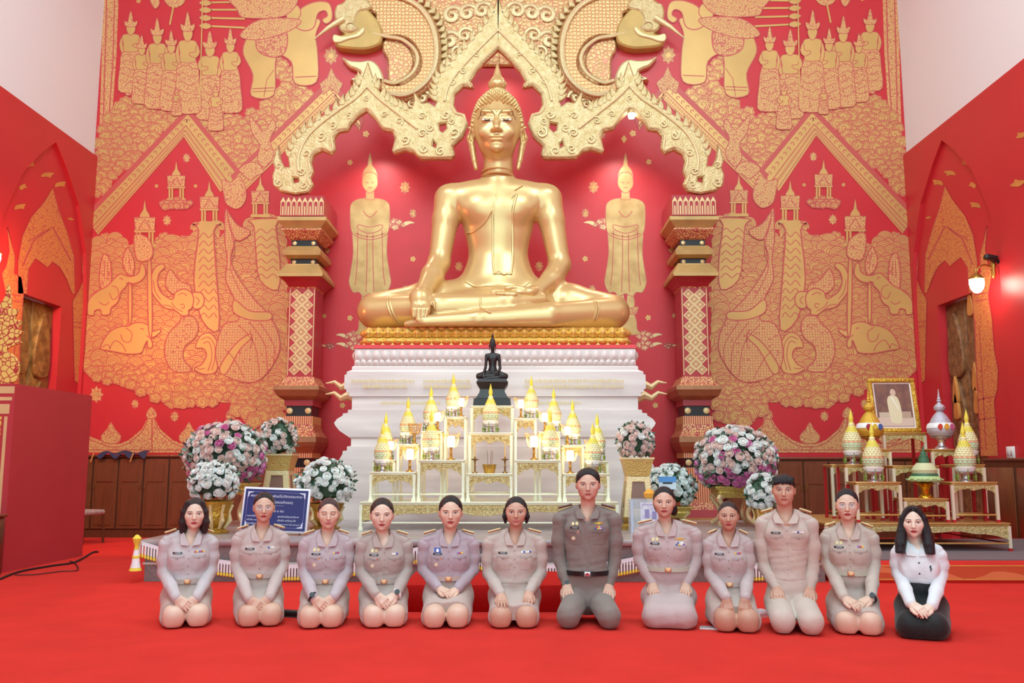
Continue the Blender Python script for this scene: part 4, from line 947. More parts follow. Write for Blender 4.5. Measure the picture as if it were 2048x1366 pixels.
bo = link('body', ST_body, BUD); ho = link('head', ST_head, BUD); co = tag(link('hair_curls', ST_curls, ho), kind='stuff'); link('flame_finial', ST_flame, ho)
def drape(mb, bvh, pts, off, r=None, mi=0, seg=6):
    """lay a line of (x, z) points on a surface seen along +y"""
    out = []
    for x, z in pts:
        h = bvh.ray_cast(Vector((x, -6, z)), Vector((0, 1, 0)))
        if h[0]: out.append(h[0] + Vector((0, -off, 0)))
    if len(out) > 1: mb.tube(out, r, seg, mi)
    return mb
bb = BVHTree.FromPolygons([v.co[:] for v in ST_body.vertices], [tuple(p.vertices) for p in ST_body.polygons])
mb = MB()
for s in (-1, 1): drape(mb, ST_bvh, smoothpath([(s * .028, hz + .10), (s * .085, hz + .175), (s * .165, hz + .20), (s * .245, hz + .165), (s * .295, hz + .085)], 5), .000, .008)
mb.build('brow_line', mat('dark_bronze_line', '9A7438', .4, .6), ho)
for s in (-1, 1):
    mb = MB(); drape(mb, ST_bvh, smoothpath([(s * .07, hz + .02), (s * .11, hz + .012), (s * .16, hz + .012), (s * .225, hz + .03)], 5), .004, .014); mb.build('eye_white', mat('shell_white', 'F4EEE4', .3), ho)
    mb = MB(); drape(mb, ST_bvh, smoothpath([(s * .10, hz + .014), (s * .145, hz + .008), (s * .19, hz + .016)], 5), .012, .011); mb.build('pupil', M_black, ho)
mb = MB()
pts = lambda L, Y=13.7: [(q(x, y, Y)[0], q(x, y, Y)[2]) for x, y in L]
drape(mb, bb, smoothpath(pts([(1046, 372), (1016, 394), (1000, 405), (986, 425), (972, 446), (950, 462), (934, 462)]), 8), .005, .016)
for x in (988, 1027): drape(mb, bb, smoothpath(pts([(x + 8, 392), (x, 430), (x, 480), (x, 520), (x + (3 if x < 1000 else -3), 553)]), 8), .008, .02)
drape(mb, bb, smoothpath(pts([(990, 553), (1000, 549), (1010, 554), (1020, 549), (1026, 553)]), 6), .008, .016)
for L in ([(933, 565), (960, 580), (998, 584), (1040, 580), (1060, 566)],): drape(mb, bb, smoothpath(pts(L), 8), .008, .016)
mb.build('robe_edge', M_gold, bo)
for L in ([(778, 596), (780, 615), (790, 640), (806, 655)], [(784, 595), (786, 615), (796, 640), (812, 655)], [(964, 604), (966, 625), (985, 637)], [(1188, 606), (1192, 625), (1186, 645)], [(1193, 606), (1197, 625), (1191, 645)]):
    mb = MB(); drape(mb, bb, smoothpath(pts(L, 13.2), 6), .006, .016); mb.build('hem_ring', M_gold, bo)
mb = MB()
for y in (345, 354): c = q(998, y, 13.88); mb.tube([(.245 * math.cos(a), c[1] + .245 * math.sin(a), c[2]) for a in [2 * math.pi * k / 28 for k in range(28)]], .014, 6, closed=True)
mb.build('neck_ring', M_gold, ho)
# sash folded over the left shoulder
mb = MB(); G0 = []
for j in range(26):
    y = 380 + (553 - 380) * j / 25; row = []
    for i in range(5):
        x, _, z = q(990 + (1025 - 990) * i / 4 + (6 if j < 3 else 0), y, 13.7); h = bb.ray_cast(Vector((x, -6, z)), Vector((0, 1, 0))); row.append((h[0] + Vector((0, -.018, 0))) if h[0] else Vector((x, -.3, z)))
    G0.append(row)
mb.add([p for r in G0 for p in r], [(j * 5 + i, j * 5 + i + 1, j * 5 + i + 6, j * 5 + i + 5) for j in range(25) for i in range(4)]); mb.build('shoulder_sash', M_gold, bo)
# small dark statue of the same kind on its own throne
M_bronze = mat('black_bronze', '2B2527', .38, .3, spec=.5)
ks = .155
SB = thing('small_black_statue', 'small black bronze seated buddha statue on a tall stepped throne', 'statue', (-.0, 11.75, 0))
zb0 = P(990, 809, 11.75)[2]; zb1 = P(990, 755, 11.75)[2]
for me, n in ((ST_body, 'body'), (ST_head, 'head'), (ST_flame, 'flame_finial')):
    tmp = link('statue_part', me); md = tmp.modifiers.new('reduce', 'DECIMATE'); md.ratio = .18 if n != 'flame_finial' else 1.; m2 = bpy.data.meshes.new_from_object(tmp.evaluated_get(bpy.context.evaluated_depsgraph_get())); bpy.data.objects.remove(tmp)
    m2.materials.clear(); m2.materials.append(M_bronze); m2.polygons.foreach_set('use_smooth', [True] * len(m2.polygons)); o = link(n, m2, SB); o.scale = (ks * .66, ks * .8, ks * .92); o.location = (0, 0, zb1 - .01)
mb = MB(); u = (zb1 - zb0); w = .25
mb.stack([(w * .98, .2, zb0), (w * .94, .19, zb0 + u * .26), (w * .84, .17, zb0 + u * .28), (w * .66, .14, zb0 + u * .5), (w * .64, .13, zb0 + u * .62), (w * .80, .16, zb0 + u * .8), (w * .82, .17, zb0 + u * .88), (w * .70, .15, zb0 + u)]); mb.build('throne', M_bronze, SB, smooth=20)
# ------------------------------------------------------------------ granite stage, fringe swags, kneeling step, right-hand dais
YS = 9.4; ZS = .42
ST = thing('altar_stage', 'long low grey granite stage under the central altar tables', 'stage', (0, YS, 0))
mb = MB(); mb.box((-3.5, .04, 0), (3.45, 3.2, ZS - .06)); mb.build('riser', M_granite, ST)
mb = MB(); mb.box((-3.56, 0, ZS - .06), (3.5, 3.3, ZS), b=.012); mb.build('top_slab', mat('grey_marble_slab', 'B4A6A6', .25, noise=.3, nscale=4, detail=8, col2='9A8C8E'), ST)
mb = MB(); mb.box((-3.52, .03, .17), (3.47, .045, .19)); mb.build('inlay_line', mat('pale_inlay', 'D8CCC4', .4), ST)
M_fw = mat('white_fringe', 'F4EFF2', .8); M_fy = mat('yellow_fringe', 'F0D24A', .8); M_band = mat('white_braid', 'EDE8F0', .7)
tp = [G(290, 1158, 0)[0], -.48, 2.05, 3.42]; tp[0] = -3.55
sw_lab = ['white swag with yellow-tipped fringe behind the kneelers nearest the cabinet', 'white swag with yellow-tipped fringe behind the officer in dark uniform', 'white swag with yellow-tipped fringe behind the tall man in pale khaki']
for i in range(3):
    a, b = tp[i], tp[i + 1]; t = thing('fringe_swag', sw_lab[i], 'swag', ((a + b) / 2, YS - .02, ZS - .02), group='fringe swags on the stage')
    n = 60; cur = lambda u: -.30 * (1 - (2 * u - 1) ** 2)
    def zc(u): return -.02 - .24 * (1 - (2 * u - 1) ** 2)
    mb = MB(); L = b - a
    for k in range(n):
        u0, u1 = k / n, (k + 1) / n; x0, x1 = -L / 2 + L * u0, -L / 2 + L * u1
        mb.add([(x0, 0, zc(u0)), (x1, 0, zc(u1)), (x1, 0, zc(u1) + .035), (x0, 0, zc(u0) + .035), (x0, .012, zc(u0)), (x1, .012, zc(u1)), (x1, .012, zc(u1) + .035), (x0, .012, zc(u0) + .035)], [(0, 1, 2, 3), (3, 2, 6, 7), (1, 0, 4, 5)])
    mb.build('braid', M_band, t)
    mb = MB(); m = int(L / .03)
    for k in range(m):
        u = (k + .5) / m; x = -L / 2 + L * u; z = zc(u)
        mb.box((x - .008, -.006, z - .085), (x + .008, .01, z + .0), 0); mb.lathe([(.006, 0), (.012, -.012), (.013, -.035), (.004, -.045)], (x, .002, z - .082), 6, 1)
    tag(mb.build('fringe', [M_fw, M_fy], t), kind='stuff')
for i, lab in enumerate(('white and yellow tassel at the stage corner by the cabinet', 'yellow-topped tassel between the kneelers before the stage middle')):
    t = thing('tassel', lab, 'tassel', (tp[i], YS - .065, ZS - .0), group='tassels on the stage')
    mb = MB(); mb.lathe([(.0, .06), (.02, .05), (.045, .02), (.03, -.03), (.02, -.05), (.025, -.09)], seg=12, cap=False); mb.build('knot', M_fy, t)
    mb = MB(); mb.lathe([(.022, -.08), (.03, -.14), (.035, -.16), (.04, -.22), (.055, -.29), (.0, -.30)], seg=14, cap=False); mb.build('skirt', M_fw, t)
    mb = MB(); mb.lathe([(.052, -.27), (.062, -.30), (.0, -.305)], seg=14, cap=False); mb.lathe([(.034, -.15), (.04, -.165), (.036, -.18)], seg=14, cap=False); mb.build('yellow_trim', M_fy, t)
mb = MB(); mb.box((-.62, 7.54, 0), (1.05, 8.5, .212), b=.015); tag(mb.build('kneeling_step', M_carpet2), 'low red carpeted kneeling step before the altar', 'step')
RD = thing('carpeted_dais', 'low red carpeted dais with patterned edge under the royal altar', 'dais', (5.5, 9.36, 0))
mb = MB(); mb.box((-1.98, 0, 0), (1.55, 2.9, .21), b=.01); mb.build('platform', M_carpet, RD)
mb = MB(); mb.box((-1.97, -.012, .045), (1.54, 0, .165)); mb.build('patterned_edge', pattern('orange_dragon_edge', 'C8502C', 'DD7A4A', 'rings', 1.6, .35), RD)
mb = MB(); mb.box((-1.97, -.015, .03), (1.54, -.0, .045)); mb.box((-1.97, -.015, .165), (1.54, 0, .178)); mb.build('gold_piping', M_ogold, RD)
mb = MB(); mb.box((-1.8, .12, .21), (1.5, 2.7, .222)); mb.build('grey_mat', mat('grey_mat', '7A686C', .9), RD)

# ------------------------------------------------------------------ altar tables
M_iv = mat('ivory_gilt', 'F6EED2', .35, .15, bump=.25, bscale=50); M_carv = mat('openwork_gilt', 'F0E0AC', .35, .3, bump=1.0, bscale=75, noise=.35, nscale=60, col2='C9A050')
M_top = mat('gilt_top', 'F3EACB', .3, .2); M_rl = mat('red_lacquer_leg', 'B01E22', .35); M_rtop = mat('orange_gilt_top', 'D9A862', .3, .35, noise=.15, nscale=20); M_fl = mat('white_gilt_leg', 'EFE6CC', .3, .3)
def apron(mb, w, h, y, mi=0, n=7, seed=0):
    """openwork apron: scalloped lower edge, scroll holes, curls"""
    pts = [(-w, 0), (w, 0)]; N = 16
    for k in range(N + 1):
        u = 1 - 2 * k / N; a = abs(u); z = -h * (.40 + .55 * a ** 3 + .28 * math.exp(-(u / .16) ** 2) + .06 * math.cos(k * 2.1)); pts.append((u * w * .999, z))
    mb.ext(pts, y, y + .012, mi, .003)
    m = max(4, int(w / .035)); 
    for k in range(m):
        x = -w + (k + .5) * 2 * w / m; u = abs(x) / w; zz = -h * (.22 + .25 * u ** 3); r = min(.022, h * .2); fl = 1 if k % 2 else -1
        mb.tube([(x + fl * r * (1 - .8 * t) * math.cos(6.5 * t), y - .002, zz + r * (1 - .8 * t) * math.sin(6.5 * t)) for t in [i / 9 for i in range(10)]], .0055, 5, mi)
def altar_table(px0, px1, ytop, Y, zbot, depth, label, style='ivory', name='altar_table', grp='gilt altar tables', drop=None, cat='table'):
    a, b = P(px0, ytop, Y), P(px1, ytop, Y); zt = (a[2] + b[2]) / 2; w = (b[0] - a[0]) / 2 - .004; cx = (a[0] + b[0]) / 2; H = zt - zbot
    t = thing(name, label, cat, (cx, Y + depth / 2, zbot), group=grp); d = depth / 2
    iv = style == 'ivory'; mt, ma, ml = (M_top, M_carv, M_iv) if iv else (M_rtop, M_carv, M_fl)
    th = .035; mb = MB(); mb.box((-w, -d, H - th * .45), (w, d, H), b=.006); mb.box((-w + .012, -d + .008, H - th), (w - .012, d - .008, H - th * .45), b=.004); mb.build('top', mt, t)
    h = drop or min(.16, H * .42); lw = min(.032, w * .2)
    mb = MB(); apron(mb, w - lw, h, -d + .012); mb.v = [(p[0], p[1], p[2] + H - th) for p in mb.v]; mb.build('apron', ma, t)
    for sx in (-1, 1):
        for sy in (-1, 1):
            mb = MB(); x = sx * (w - lw / 2 - .002)
            if iv: mb.stack([(lw * .75, lw * .7, 0, -sx * .004, 0), (lw * .8, lw * .7, .02, -sx * .004, 0), (lw * .42, lw * .45, .06), (lw * .48, lw * .45, H * .6), (lw * .6, lw * .55, H - th)], (x, sy * (d - lw / 2 - .004), 0))
            else: mb.stack([(lw * .5, lw * .5, .03), (lw * .5, lw * .5, H - th)], (x, sy * (d - lw / 2 - .004), 0)); 
            leg = mb.build('leg', ml if (iv or sy < 0) else M_rl, t, 25)
            if not iv: mb = MB(); mb.stack([(lw * .62, lw * .62, 0), (lw * .5, lw * .5, .03)], (x, sy * (d - lw / 2 - .004), 0)); mb.build('foot', M_rl, leg)
    if H > .2:
        z = min(.075, H * .25); mb = MB(); mb.box((-w + lw, -d + .012, z), (w - lw, -d + .03, z + .018), b=.003); mb.build('stretcher', ml if iv else M_rtop, t)
        for sx in (-1, 1): mb = MB(); mb.box((sx * (w - lw * .6) - .006, -d + lw, z), (sx * (w - lw * .6) + .006, d - lw, z + .018)); mb.build('side_stretcher', ml if iv else M_rl, t)
    return dict(x=cx, y=Y + depth / 2, z=zt, w=w, yf=Y, d=depth)
ZL = P(980, 1004, 10.75)[2]
LT = altar_table(718, 1238, 1004, 10.75, ZS, 1.35, 'long low carved gilt table carrying the whole central altar', name='long_altar_table', drop=.20)
T = {}
R1 = 10.84; R2 = 11.19; R3 = 11.60
for key, (x0, x1, y, Y, dp, lab) in dict(
    A=(738, 832, 944, R1, .30, 'front gilt altar table at the notice-board end of the row'), B=(834, 930, 920, R1, .30, 'taller front gilt table beside the brass incense bowl, notice-board side'),
    C=(932, 1026, 947, R1, .30, 'low middle gilt table holding the brass incense bowl'), B2=(1028, 1123, 920, R1, .30, 'taller front gilt table beside the incense bowl, officer side'), A2=(1125, 1220, 947, R1, .30, 'front gilt altar table directly behind the officer'),
    a=(744, 791, 920, R2, .37, 'lowest narrow gilt stand of the rear steps, notice-board side'), b=(793, 839, 888, R2, .37, 'second narrow gilt stand of the rear steps, notice-board side'), c=(841, 886, 862, R2, .37, 'third narrow gilt stand of the rear steps, notice-board side'), d=(888, 934, 833, R2, .37, 'highest narrow gilt stand of the rear steps, notice-board side'),
    e=(936, 1026, 865, R2, .37, 'gilt middle table just below the black statue'), d2=(1028, 1074, 836, R2, .37, 'highest narrow gilt stand of the rear steps, officer side'), c2=(1076, 1121, 863, R2, .37, 'third narrow gilt stand of the rear steps, officer side'), b2=(1123, 1169, 890, R2, .37, 'second narrow gilt stand of the rear steps, officer side'), a2=(1171, 1218, 922, R2, .37, 'lowest narrow gilt stand of the rear steps, officer side'),
    s=(940, 1028, 811, R3, .44, 'topmost gilt table carrying the small black statue')).items(): T[key] = altar_table(x0, x1, y, Y, ZL, dp, lab)
SB.location.y = T['s']['y'] - .02; SB.location.x = T['s']['x']; SB.location.z = T['s']['z'] - zb0
# ------------------------------------------------------------------ offerings
M_py = mat('yellow_petal', 'F2DC52', .6); M_pc = mat('cream_petal', 'F1E3AE', .6); M_pg = mat('pale_green_petal', 'C9DAB4', .6); M_pr = mat('salmon_petal', 'EBA078', .6); M_ceram = mat('white_ceramic', 'F3F0EE', .25); M_silver = mat('silver', 'CFC6CC', .25, .8); M_gtas = mat('green_tassel', '7E8F3A', .7); M_pw = mat('white_petal', 'EFEDE2', .6)
PHM = {}
def phum_meshes():
    mb = MB(); mb.lathe([(.0, 0), (.07, 0), (.068, .012), (.035, .03), (.028, .06), (.05, .075), (.095, .085), (.1, .1), (.0, .1)], seg=18, cap=False); PHM['foot'] = mb.mesh('offering_foot', M_silver)
    mb = MB(); mb.lathe([(.05, .095), (.085, .105), (.1, .13), (.102, .15), (.09, .155), (0, .155)], seg=18, cap=False); PHM['bowl'] = mb.mesh('offering_bowl', M_ceram)
    prof = [(.0, .15), (.082, .155), (.098, .20), (.1, .24), (.092, .28), (.074, .33), (.052, .38), (.036, .41), (.03, .43), (.032, .445), (.022, .46)]
    mb = MB(); mb.lathe(prof, seg=20, cap=False); PHM['core'] = mb.mesh('offering_core', M_pc)
    def rad_at(z):
        for (r0, z0), (r1, z1) in zip(prof[1:], prof[2:]):
            if z0 <= z <= z1: return r0 + (r1 - r0) * (z - z0) / (z1 - z0)
        return .03
    for nm, zs, m in (('green_petals', (.17, .195, .22), M_pg), ('salmon_petals', (.245,), M_pr), ('cream_petals', (.268, .292, .315, .338), M_pc), ('yellow_petals', (.36, .382, .402), M_py)):
        mb = MB()
        for j, z in enumerate(zs):
            n = 14
            for k in range(n):
                a = 2 * math.pi * (k + .5 * (j % 2)) / n; r0 = rad_at(z) + .004; r1 = rad_at(z + .03) + .001; da = math.pi / n * .95
                P3 = lambda r, an, zz: (r * math.cos(an), r * math.sin(an), zz)
                mb.add([P3(r0, a - da, z), P3(r0 + .006, a, z - .004), P3(r0, a + da, z), P3(r1, a, z + .032)], [(0, 1, 3), (1, 2, 3)])
        PHM[nm] = mb.mesh('offering_' + nm, m, 0)
    mb = MB(); mb.lathe([(.0, .45), (.026, .45), (.018, .475), (.024, .495), (.026, .51), (.018, .545), (.008, .585), (.0, .62)], seg=12, cap=False); PHM['spire'] = mb.mesh('offering_spire', M_py)
    mb = MB()
    for k in range(6):
        a = 2 * math.pi * (k + .3) / 6; mb.lathe([(.004, .13), (.004, .07), (.012, .06), (.014, .045), (.006, .03), (.011, .02), (.0, .005)], (.097 * math.cos(a), .097 * math.sin(a), 0), 6, cap=False)
    PHM['tassel'] = mb.mesh('offering_tassel', M_gtas)
phum_meshes()
def phum(x, y, z, label, s=1., grp='yellow lotus-bud offerings on the central altar'):
    t = thing('lotus_bud_offering', label, 'offering', (x, y, z), group=grp); t.scale = (s,) * 3
    link('foot', PHM['foot'], t); bw = link('bowl', PHM['bowl'], t); tag(link('garland_tassels', PHM['tassel'], bw), kind='stuff'); c = link('bud', PHM['core'], t)
    for k in ('green_petals', 'salmon_petals', 'cream_petals', 'yellow_petals'): link(k, PHM[k], c)
    link('spire', PHM['spire'], t); return t
def on(k, px, back=.5, off=0.):
    tb = T[k]; y = tb['yf'] + tb['d'] * back; return P(px, 900, y)[0], y, tb['z'] + off
for k, px, s, lab in (('A', 765, .98, 'front yellow lotus-bud offering at the notice-board end'), ('a', 771, .98, 'rear yellow lotus-bud offering at the notice-board end'), ('b', 815, .98, 'yellow lotus-bud offering second up the rear steps, notice-board side'), ('c', 861, .95, 'yellow lotus-bud offering third up the rear steps, notice-board side'), ('B', 862, 1., 'yellow lotus-bud offering in front beside the bright lamp, notice-board side'), ('d', 906, .92, 'yellow lotus-bud offering highest on the rear steps, notice-board side'), ('e', 981, 1.02, 'yellow lotus-bud offering directly before the black statue'),
                     ('d2', 1063, .9, 'yellow lotus-bud offering highest on the rear steps, officer side'), ('c2', 1108, .92, 'yellow lotus-bud offering third up the rear steps, officer side'), ('B2', 1101, 1., 'yellow lotus-bud offering in front beside the bright lamp, officer side'), ('b2', 1146, .95, 'yellow lotus-bud offering second up the rear steps, officer side'), ('a2', 1195, .98, 'rear yellow lotus-bud offering at the officer end'), ('A2', 1186, 1., 'front yellow lotus-bud offering at the officer end')):
    x, y, z = on(k, px, .68); phum(x, y, z, lab, s)
# glass lamps with gilt filigree baskets
M_lit = mat('lit_frosted_glass', 'FFF4DC', .4, emit=26.0, ecol='FFDCA8'); M_fil = mat('gilt_filigree', 'D8A860', .3, .7); M_brass = mat('brass', 'C0954A', .3, .85)
mb = MB(); mb.lathe([(.0, 0), (.05, 0), (.045, .012), (.018, .025), (.013, .06), (.02, .075), (.013, .09), (.016, .13), (.032, .14), (.0, .145)], seg=14, cap=False); L_st = mb.mesh('lamp_stem', M_brass)
mb = MB(); mb.lathe([(.0, .14), (.036, .145), (.042, .19), (.04, .245), (.03, .26), (0, .262)], seg=14, cap=False); L_sh = mb.mesh('lamp_shade', M_lit); mb = MB(); mb.lathe([(.0, .14), (.036, .145), (.042, .19), (.04, .245), (.03, .26), (0, .262)], seg=14, cap=False); L_un = mb.mesh('lamp_shade', mat('clear_lamp_glass', 'E8DCCB', .15, alpha=.6))
mb = MB()
for zz, r in ((.15, .062), (.19, .078), (.23, .086), (.27, .09)):
    mb.tube([(r * math.cos(a), r * math.sin(a), zz) for a in [2 * math.pi * k / 20 for k in range(20)]], .004, 4, closed=True)
for k in range(16):
    a = 2 * math.pi * k / 16
    if math.cos(a + math.pi / 2) > .55 and zz: pass
    mb.tube([(r * math.cos(a), r * math.sin(a), z) for r, z in ((.03, .135), (.062, .15), (.08, .2), (.088, .26), (.1, .285), (.088, .295))], .0035, 4)
L_fi = mb.mesh('lamp_filigree', M_fil)
mb = MB()
for zz, r in ((.15, .062), (.27, .09)): mb.tube([(r * math.cos(a), .02 + r * math.sin(a), zz) for a in [math.pi * k / 12 for k in range(13)]], .004, 4)
for k in range(11):
    a = math.pi * k / 10; mb.tube([(r * math.cos(a), .02 + r * math.sin(a), z) for r, z in ((.03, .135), (.062, .15), (.08, .2), (.088, .26), (.1, .285), (.088, .295))], .0035, 4)
L_fo = mb.mesh('lamp_filigree', M_fil)
def glamp(k, px, lab, lit=True, s=1., back=.25, watts=1.2):
    x, y, z = on(k, px, back); t = thing('filigree_lamp', lab, 'lamp', (x, y, z), group='small lamps on the central altar'); t.scale = (s,) * 3
    link('stem', L_st, t); link('shade', L_sh if lit else L_un, t); link('filigree', L_fo if lit else L_fi, t)
for k, px, lab, lit, s, back, wt in (('d', 922, 'lit filigree lamp nearest the black statue, notice-board side', True, .88, .14, 1.2), ('c', 875, 'lit filigree lamp third up the rear steps, notice-board side', True, .88, .14, 1.2), ('b', 829, 'unlit filigree lamp second up the rear steps, notice-board side', False, .88, .14, 1), ('a', 781, 'lit filigree lamp lowest on the rear steps, notice-board side', True, .88, .14, 1.2), ('A', 820, 'lit filigree lamp on the front table at the notice-board end', True, 1.05, .3, 1.5), ('B', 902, 'brightest filigree lamp on the taller front table, notice-board side', True, 1.1, .3, 3),
                         ('d2', 1042, 'lit filigree lamp nearest the black statue, officer side', True, .88, .14, 1.2), ('c2', 1090, 'lit filigree lamp third up the rear steps, officer side', True, .88, .14, 1.2), ('b2', 1135, 'lit filigree lamp second up the rear steps, officer side', True, .88, .14, 1.2), ('a2', 1183, 'lit filigree lamp lowest on the rear steps, officer side', True, .88, .14, 1.2), ('A2', 1140, 'lit filigree lamp on the front table at the officer end', True, 1.05, .3, 1.5), ('B2', 1068, 'brightest filigree lamp on the taller front table, officer side', True, 1.1, .3, 3)):
    glamp(k, px, lab, lit, s, back, wt)
x, y, z = on('C', 979, .45); t = thing('incense_bowl', 'brass incense bowl with sticks on the low middle table', 'bowl', (x, y, z))
mb = MB(); mb.lathe([(.0, 0), (.06, 0), (.065, .01), (.085, .1), (.09, .108), (.082, .108), (.075, .09), (0, .085)], seg=22, cap=False); mb.build('bowl', M_brass, t)
for i, (dx, dy) in enumerate(((-.02, 0), (.015, .01), (.03, -.01))): mb = MB(); mb.tube([(dx, dy, .08), (dx * 1.3, dy, .27)], .003, 5); mb.build('incense_stick', mat('incense_brown', '8A5A44', .8), t)
for px, lab in ((950, 'slim brass candlestick beside the incense bowl, notice-board side'), (1010, 'slim brass candlestick beside the incense bowl, officer side')):
    x, y, z = on('C', px, .4); t = thing('candlestick', lab, 'candlestick', (x, y, z), group='brass candlesticks')
    mb = MB(); mb.lathe([(.0, 0), (.035, 0), (.03, .012), (.01, .03), (.008, .07), (.016, .085), (.008, .1), (.012, .15), (.045, .165), (.048, .172), (.015, .175), (.01, .2), (0, .2)], seg=14, cap=False); mb.build('holder', mat('dark_brass', '8E6A3C', .35, .8), t)
    mb = MB(); mb.lathe([(.007, .195), (.006, .36), (.001, .37)], seg=8); mb.build('candle', mat('amber_wax', 'E2B96A', .5), t)

# ------------------------------------------------------------------ royal altar on the right
ZR0 = .222; YR = 10.35
RT = altar_table(1649, 2023, 1046, YR, ZR0, 1.75, 'long low red and gilt table carrying the royal portrait altar', 'red', 'long_altar_table', 'red and gilt altar tables', .15)
ZRT = RT['z']
for key, (x0, x1, y, Y, dp, lab) in dict(
    FL=(1710, 1804, 964, 10.42, .32, 'front red and gilt stand beside the woman with glasses'), FC=(1807, 1899, 997, 10.42, .32, 'lowest red and gilt stand holding the green leaf bowl'), FR=(1901, 1997, 964, 10.42, .32, 'front red and gilt stand at the outer wall end'),
    ML=(1689, 1765, 929, 10.78, .32, 'middle red and gilt stand below the gold lidded vessel'), MC=(1784, 1880, 931, 10.78, .32, 'middle red and gilt stand behind the green leaf bowl'), MR=(1905, 1972, 929, 10.78, .32, 'middle red and gilt stand below the silver lidded vessel'),
    LL=(1661, 1712, 929, 11.14, .3, 'rear red-legged stand at the far end from the door'), UL=(1725, 1784, 898, 11.14, .34, 'upper stand carrying the gold lidded vessel'), UR=(1862, 1920, 898, 11.14, .34, 'upper stand carrying the silver lidded vessel'), TP=(1765, 1854, 865, 11.5, .4, 'topmost red and gilt stand carrying the framed portrait')).items():
    T[key] = altar_table(x0, x1, y, Y, ZRT, dp, lab, 'red', grp='red and gilt altar tables', drop=.10)
RG = 'yellow lotus-bud offerings on the royal altar'
for k, px, s, lab in (('ML', 1705, 1.08, 'yellow lotus-bud offering beside the gold lidded vessel'), ('FL', 1745, 1.12, 'yellow lotus-bud offering on the front stand before the portrait'), ('MR', 1937, 1.08, 'yellow lotus-bud offering beside the silver lidded vessel'), ('FR', 1928, 1.12, 'yellow lotus-bud offering on the front stand at the wall end')):
    x, y, z = on(k, px, .5); phum(x, y, z, lab, s, RG)
def lidded(k, px, m, m2, lab, sash):
    x, y, z = on(k, px, .5); t = thing('lidded_vessel', lab, 'vessel', (x, y, z)); t.scale = (1.04,) * 3
    mb = MB(); mb.lathe([(.0, 0), (.085, 0), (.08, .015), (.045, .04), (.035, .08), (.05, .11), (.11, .135), (.115, .15), (.0, .15)], seg=24, cap=False); mb.build('pedestal', m2, t)
    mb = MB(); mb.lathe([(.0, .15), (.12, .155), (.155, .2), (.155, .25), (.15, .26), (0, .26)], seg=24, cap=False); mb.build('bowl', m, t)
    mb = MB(); mb.lathe([(.15, .255), (.13, .30), (.1, .36), (.075, .40), (.05, .43), (.035, .45), (.06, .47), (.065, .50), (.045, .53), (.02, .55), (.018, .56), (.03, .575), (.018, .59), (.022, .60), (.013, .62), (.016, .63), (.009, .65), (.01, .67), (.003, .72)], seg=22); mb.build('lid', m, t)
    mb = MB(); mb.lathe([(.146, .24), (.16, .25), (.152, .29), (.135, .31)], seg=24, cap=False); mb.build('sash', M_ceram, t)
    for i, c in enumerate(sash):
        a = rad(-90 + (i - 1) * 26); mb = MB(); mb.ext(smoothpath([(-.03, 0), (0, .035), (.03, 0), (0, -.045)], 3, True), -.012, 0, bev=.004); mb.v = [(p[0] + .157 * math.cos(a), p[1] + .157 * math.sin(a), p[2] + .265) for p in mb.v]; mb.build('sash_emblem', mat('emblem_' + c, c, .6), t)
M_vy = mat('yellow_gilt_weave', 'DDAE3E', .4, .4, bump=.5, bscale=90); M_vs = mat('silver_weave', 'C9C2CE', .4, .4, bump=.5, bscale=90)
lidded('UL', 1742, M_vy, M_brass, 'gold cone-lidded vessel with a white sash beside the portrait', ('B0304A', 'E8C040', '4A5AA0'))
lidded('UR', 1884, M_vs, M_silver, 'silver cone-lidded vessel with a coloured sash beside the door', ('D84030', 'E8A030', 'C05080'))
x, y, z = on('FC', 1846, .5); t = thing('leaf_offering_bowl', 'green folded-leaf offering bowl on a gold footed tray', 'offering', (x, y, z))
mb = MB(); mb.lathe([(.0, 0), (.08, 0), (.075, .02), (.04, .05), (.045, .1), (.06, .13), (.1, .16), (.13, .17), (0, .175)], seg=22, cap=False); mb.build('tray', mat('gold_tray', 'D8A02E', .25, .85), t)
M_lf = mat('dark_leaf', '3E6A4A', .5); M_lf2 = mat('pale_leaf', 'B9CF8E', .55)
mb = MB(); mb.lathe([(.0, .17), (.17, .19), (.18, .22), (.15, .25), (.0, .25)], seg=26, cap=False); mb.build('leaf_base', M_lf2, t)
for k in range(12):
    a = 2 * math.pi * k / 12; mb = MB(); mb.tube([(r * math.cos(a), r * math.sin(a), zz) for r, zz in ((.13, .2), (.17, .215), (.195, .205), (.205, .225))], [.03, .03, .02, .003], 6, flat=.4); mb.build('leaf_fold', M_lf2, t)
mb = MB(); mb.lathe([(.15, .25), (.14, .28), (.0, .285)], seg=24); mb.build('leaf_collar', M_lf, t)
mb = MB(); mb.lathe([(.13, .28), (.14, .32), (.11, .37), (.08, .4), (0, .4)], seg=24, cap=False); mb.build('pale_dome', mat('pale_straw', 'D6D2A4', .6), t)
mb = MB(); mb.lathe([(.06, .4), (.058, .44), (.05, .45), (.05, .48), (.035, .49), (.03, .52), (.012, .54), (.004, .6)], seg=16); mb.build('leaf_tower', M_lf, t)
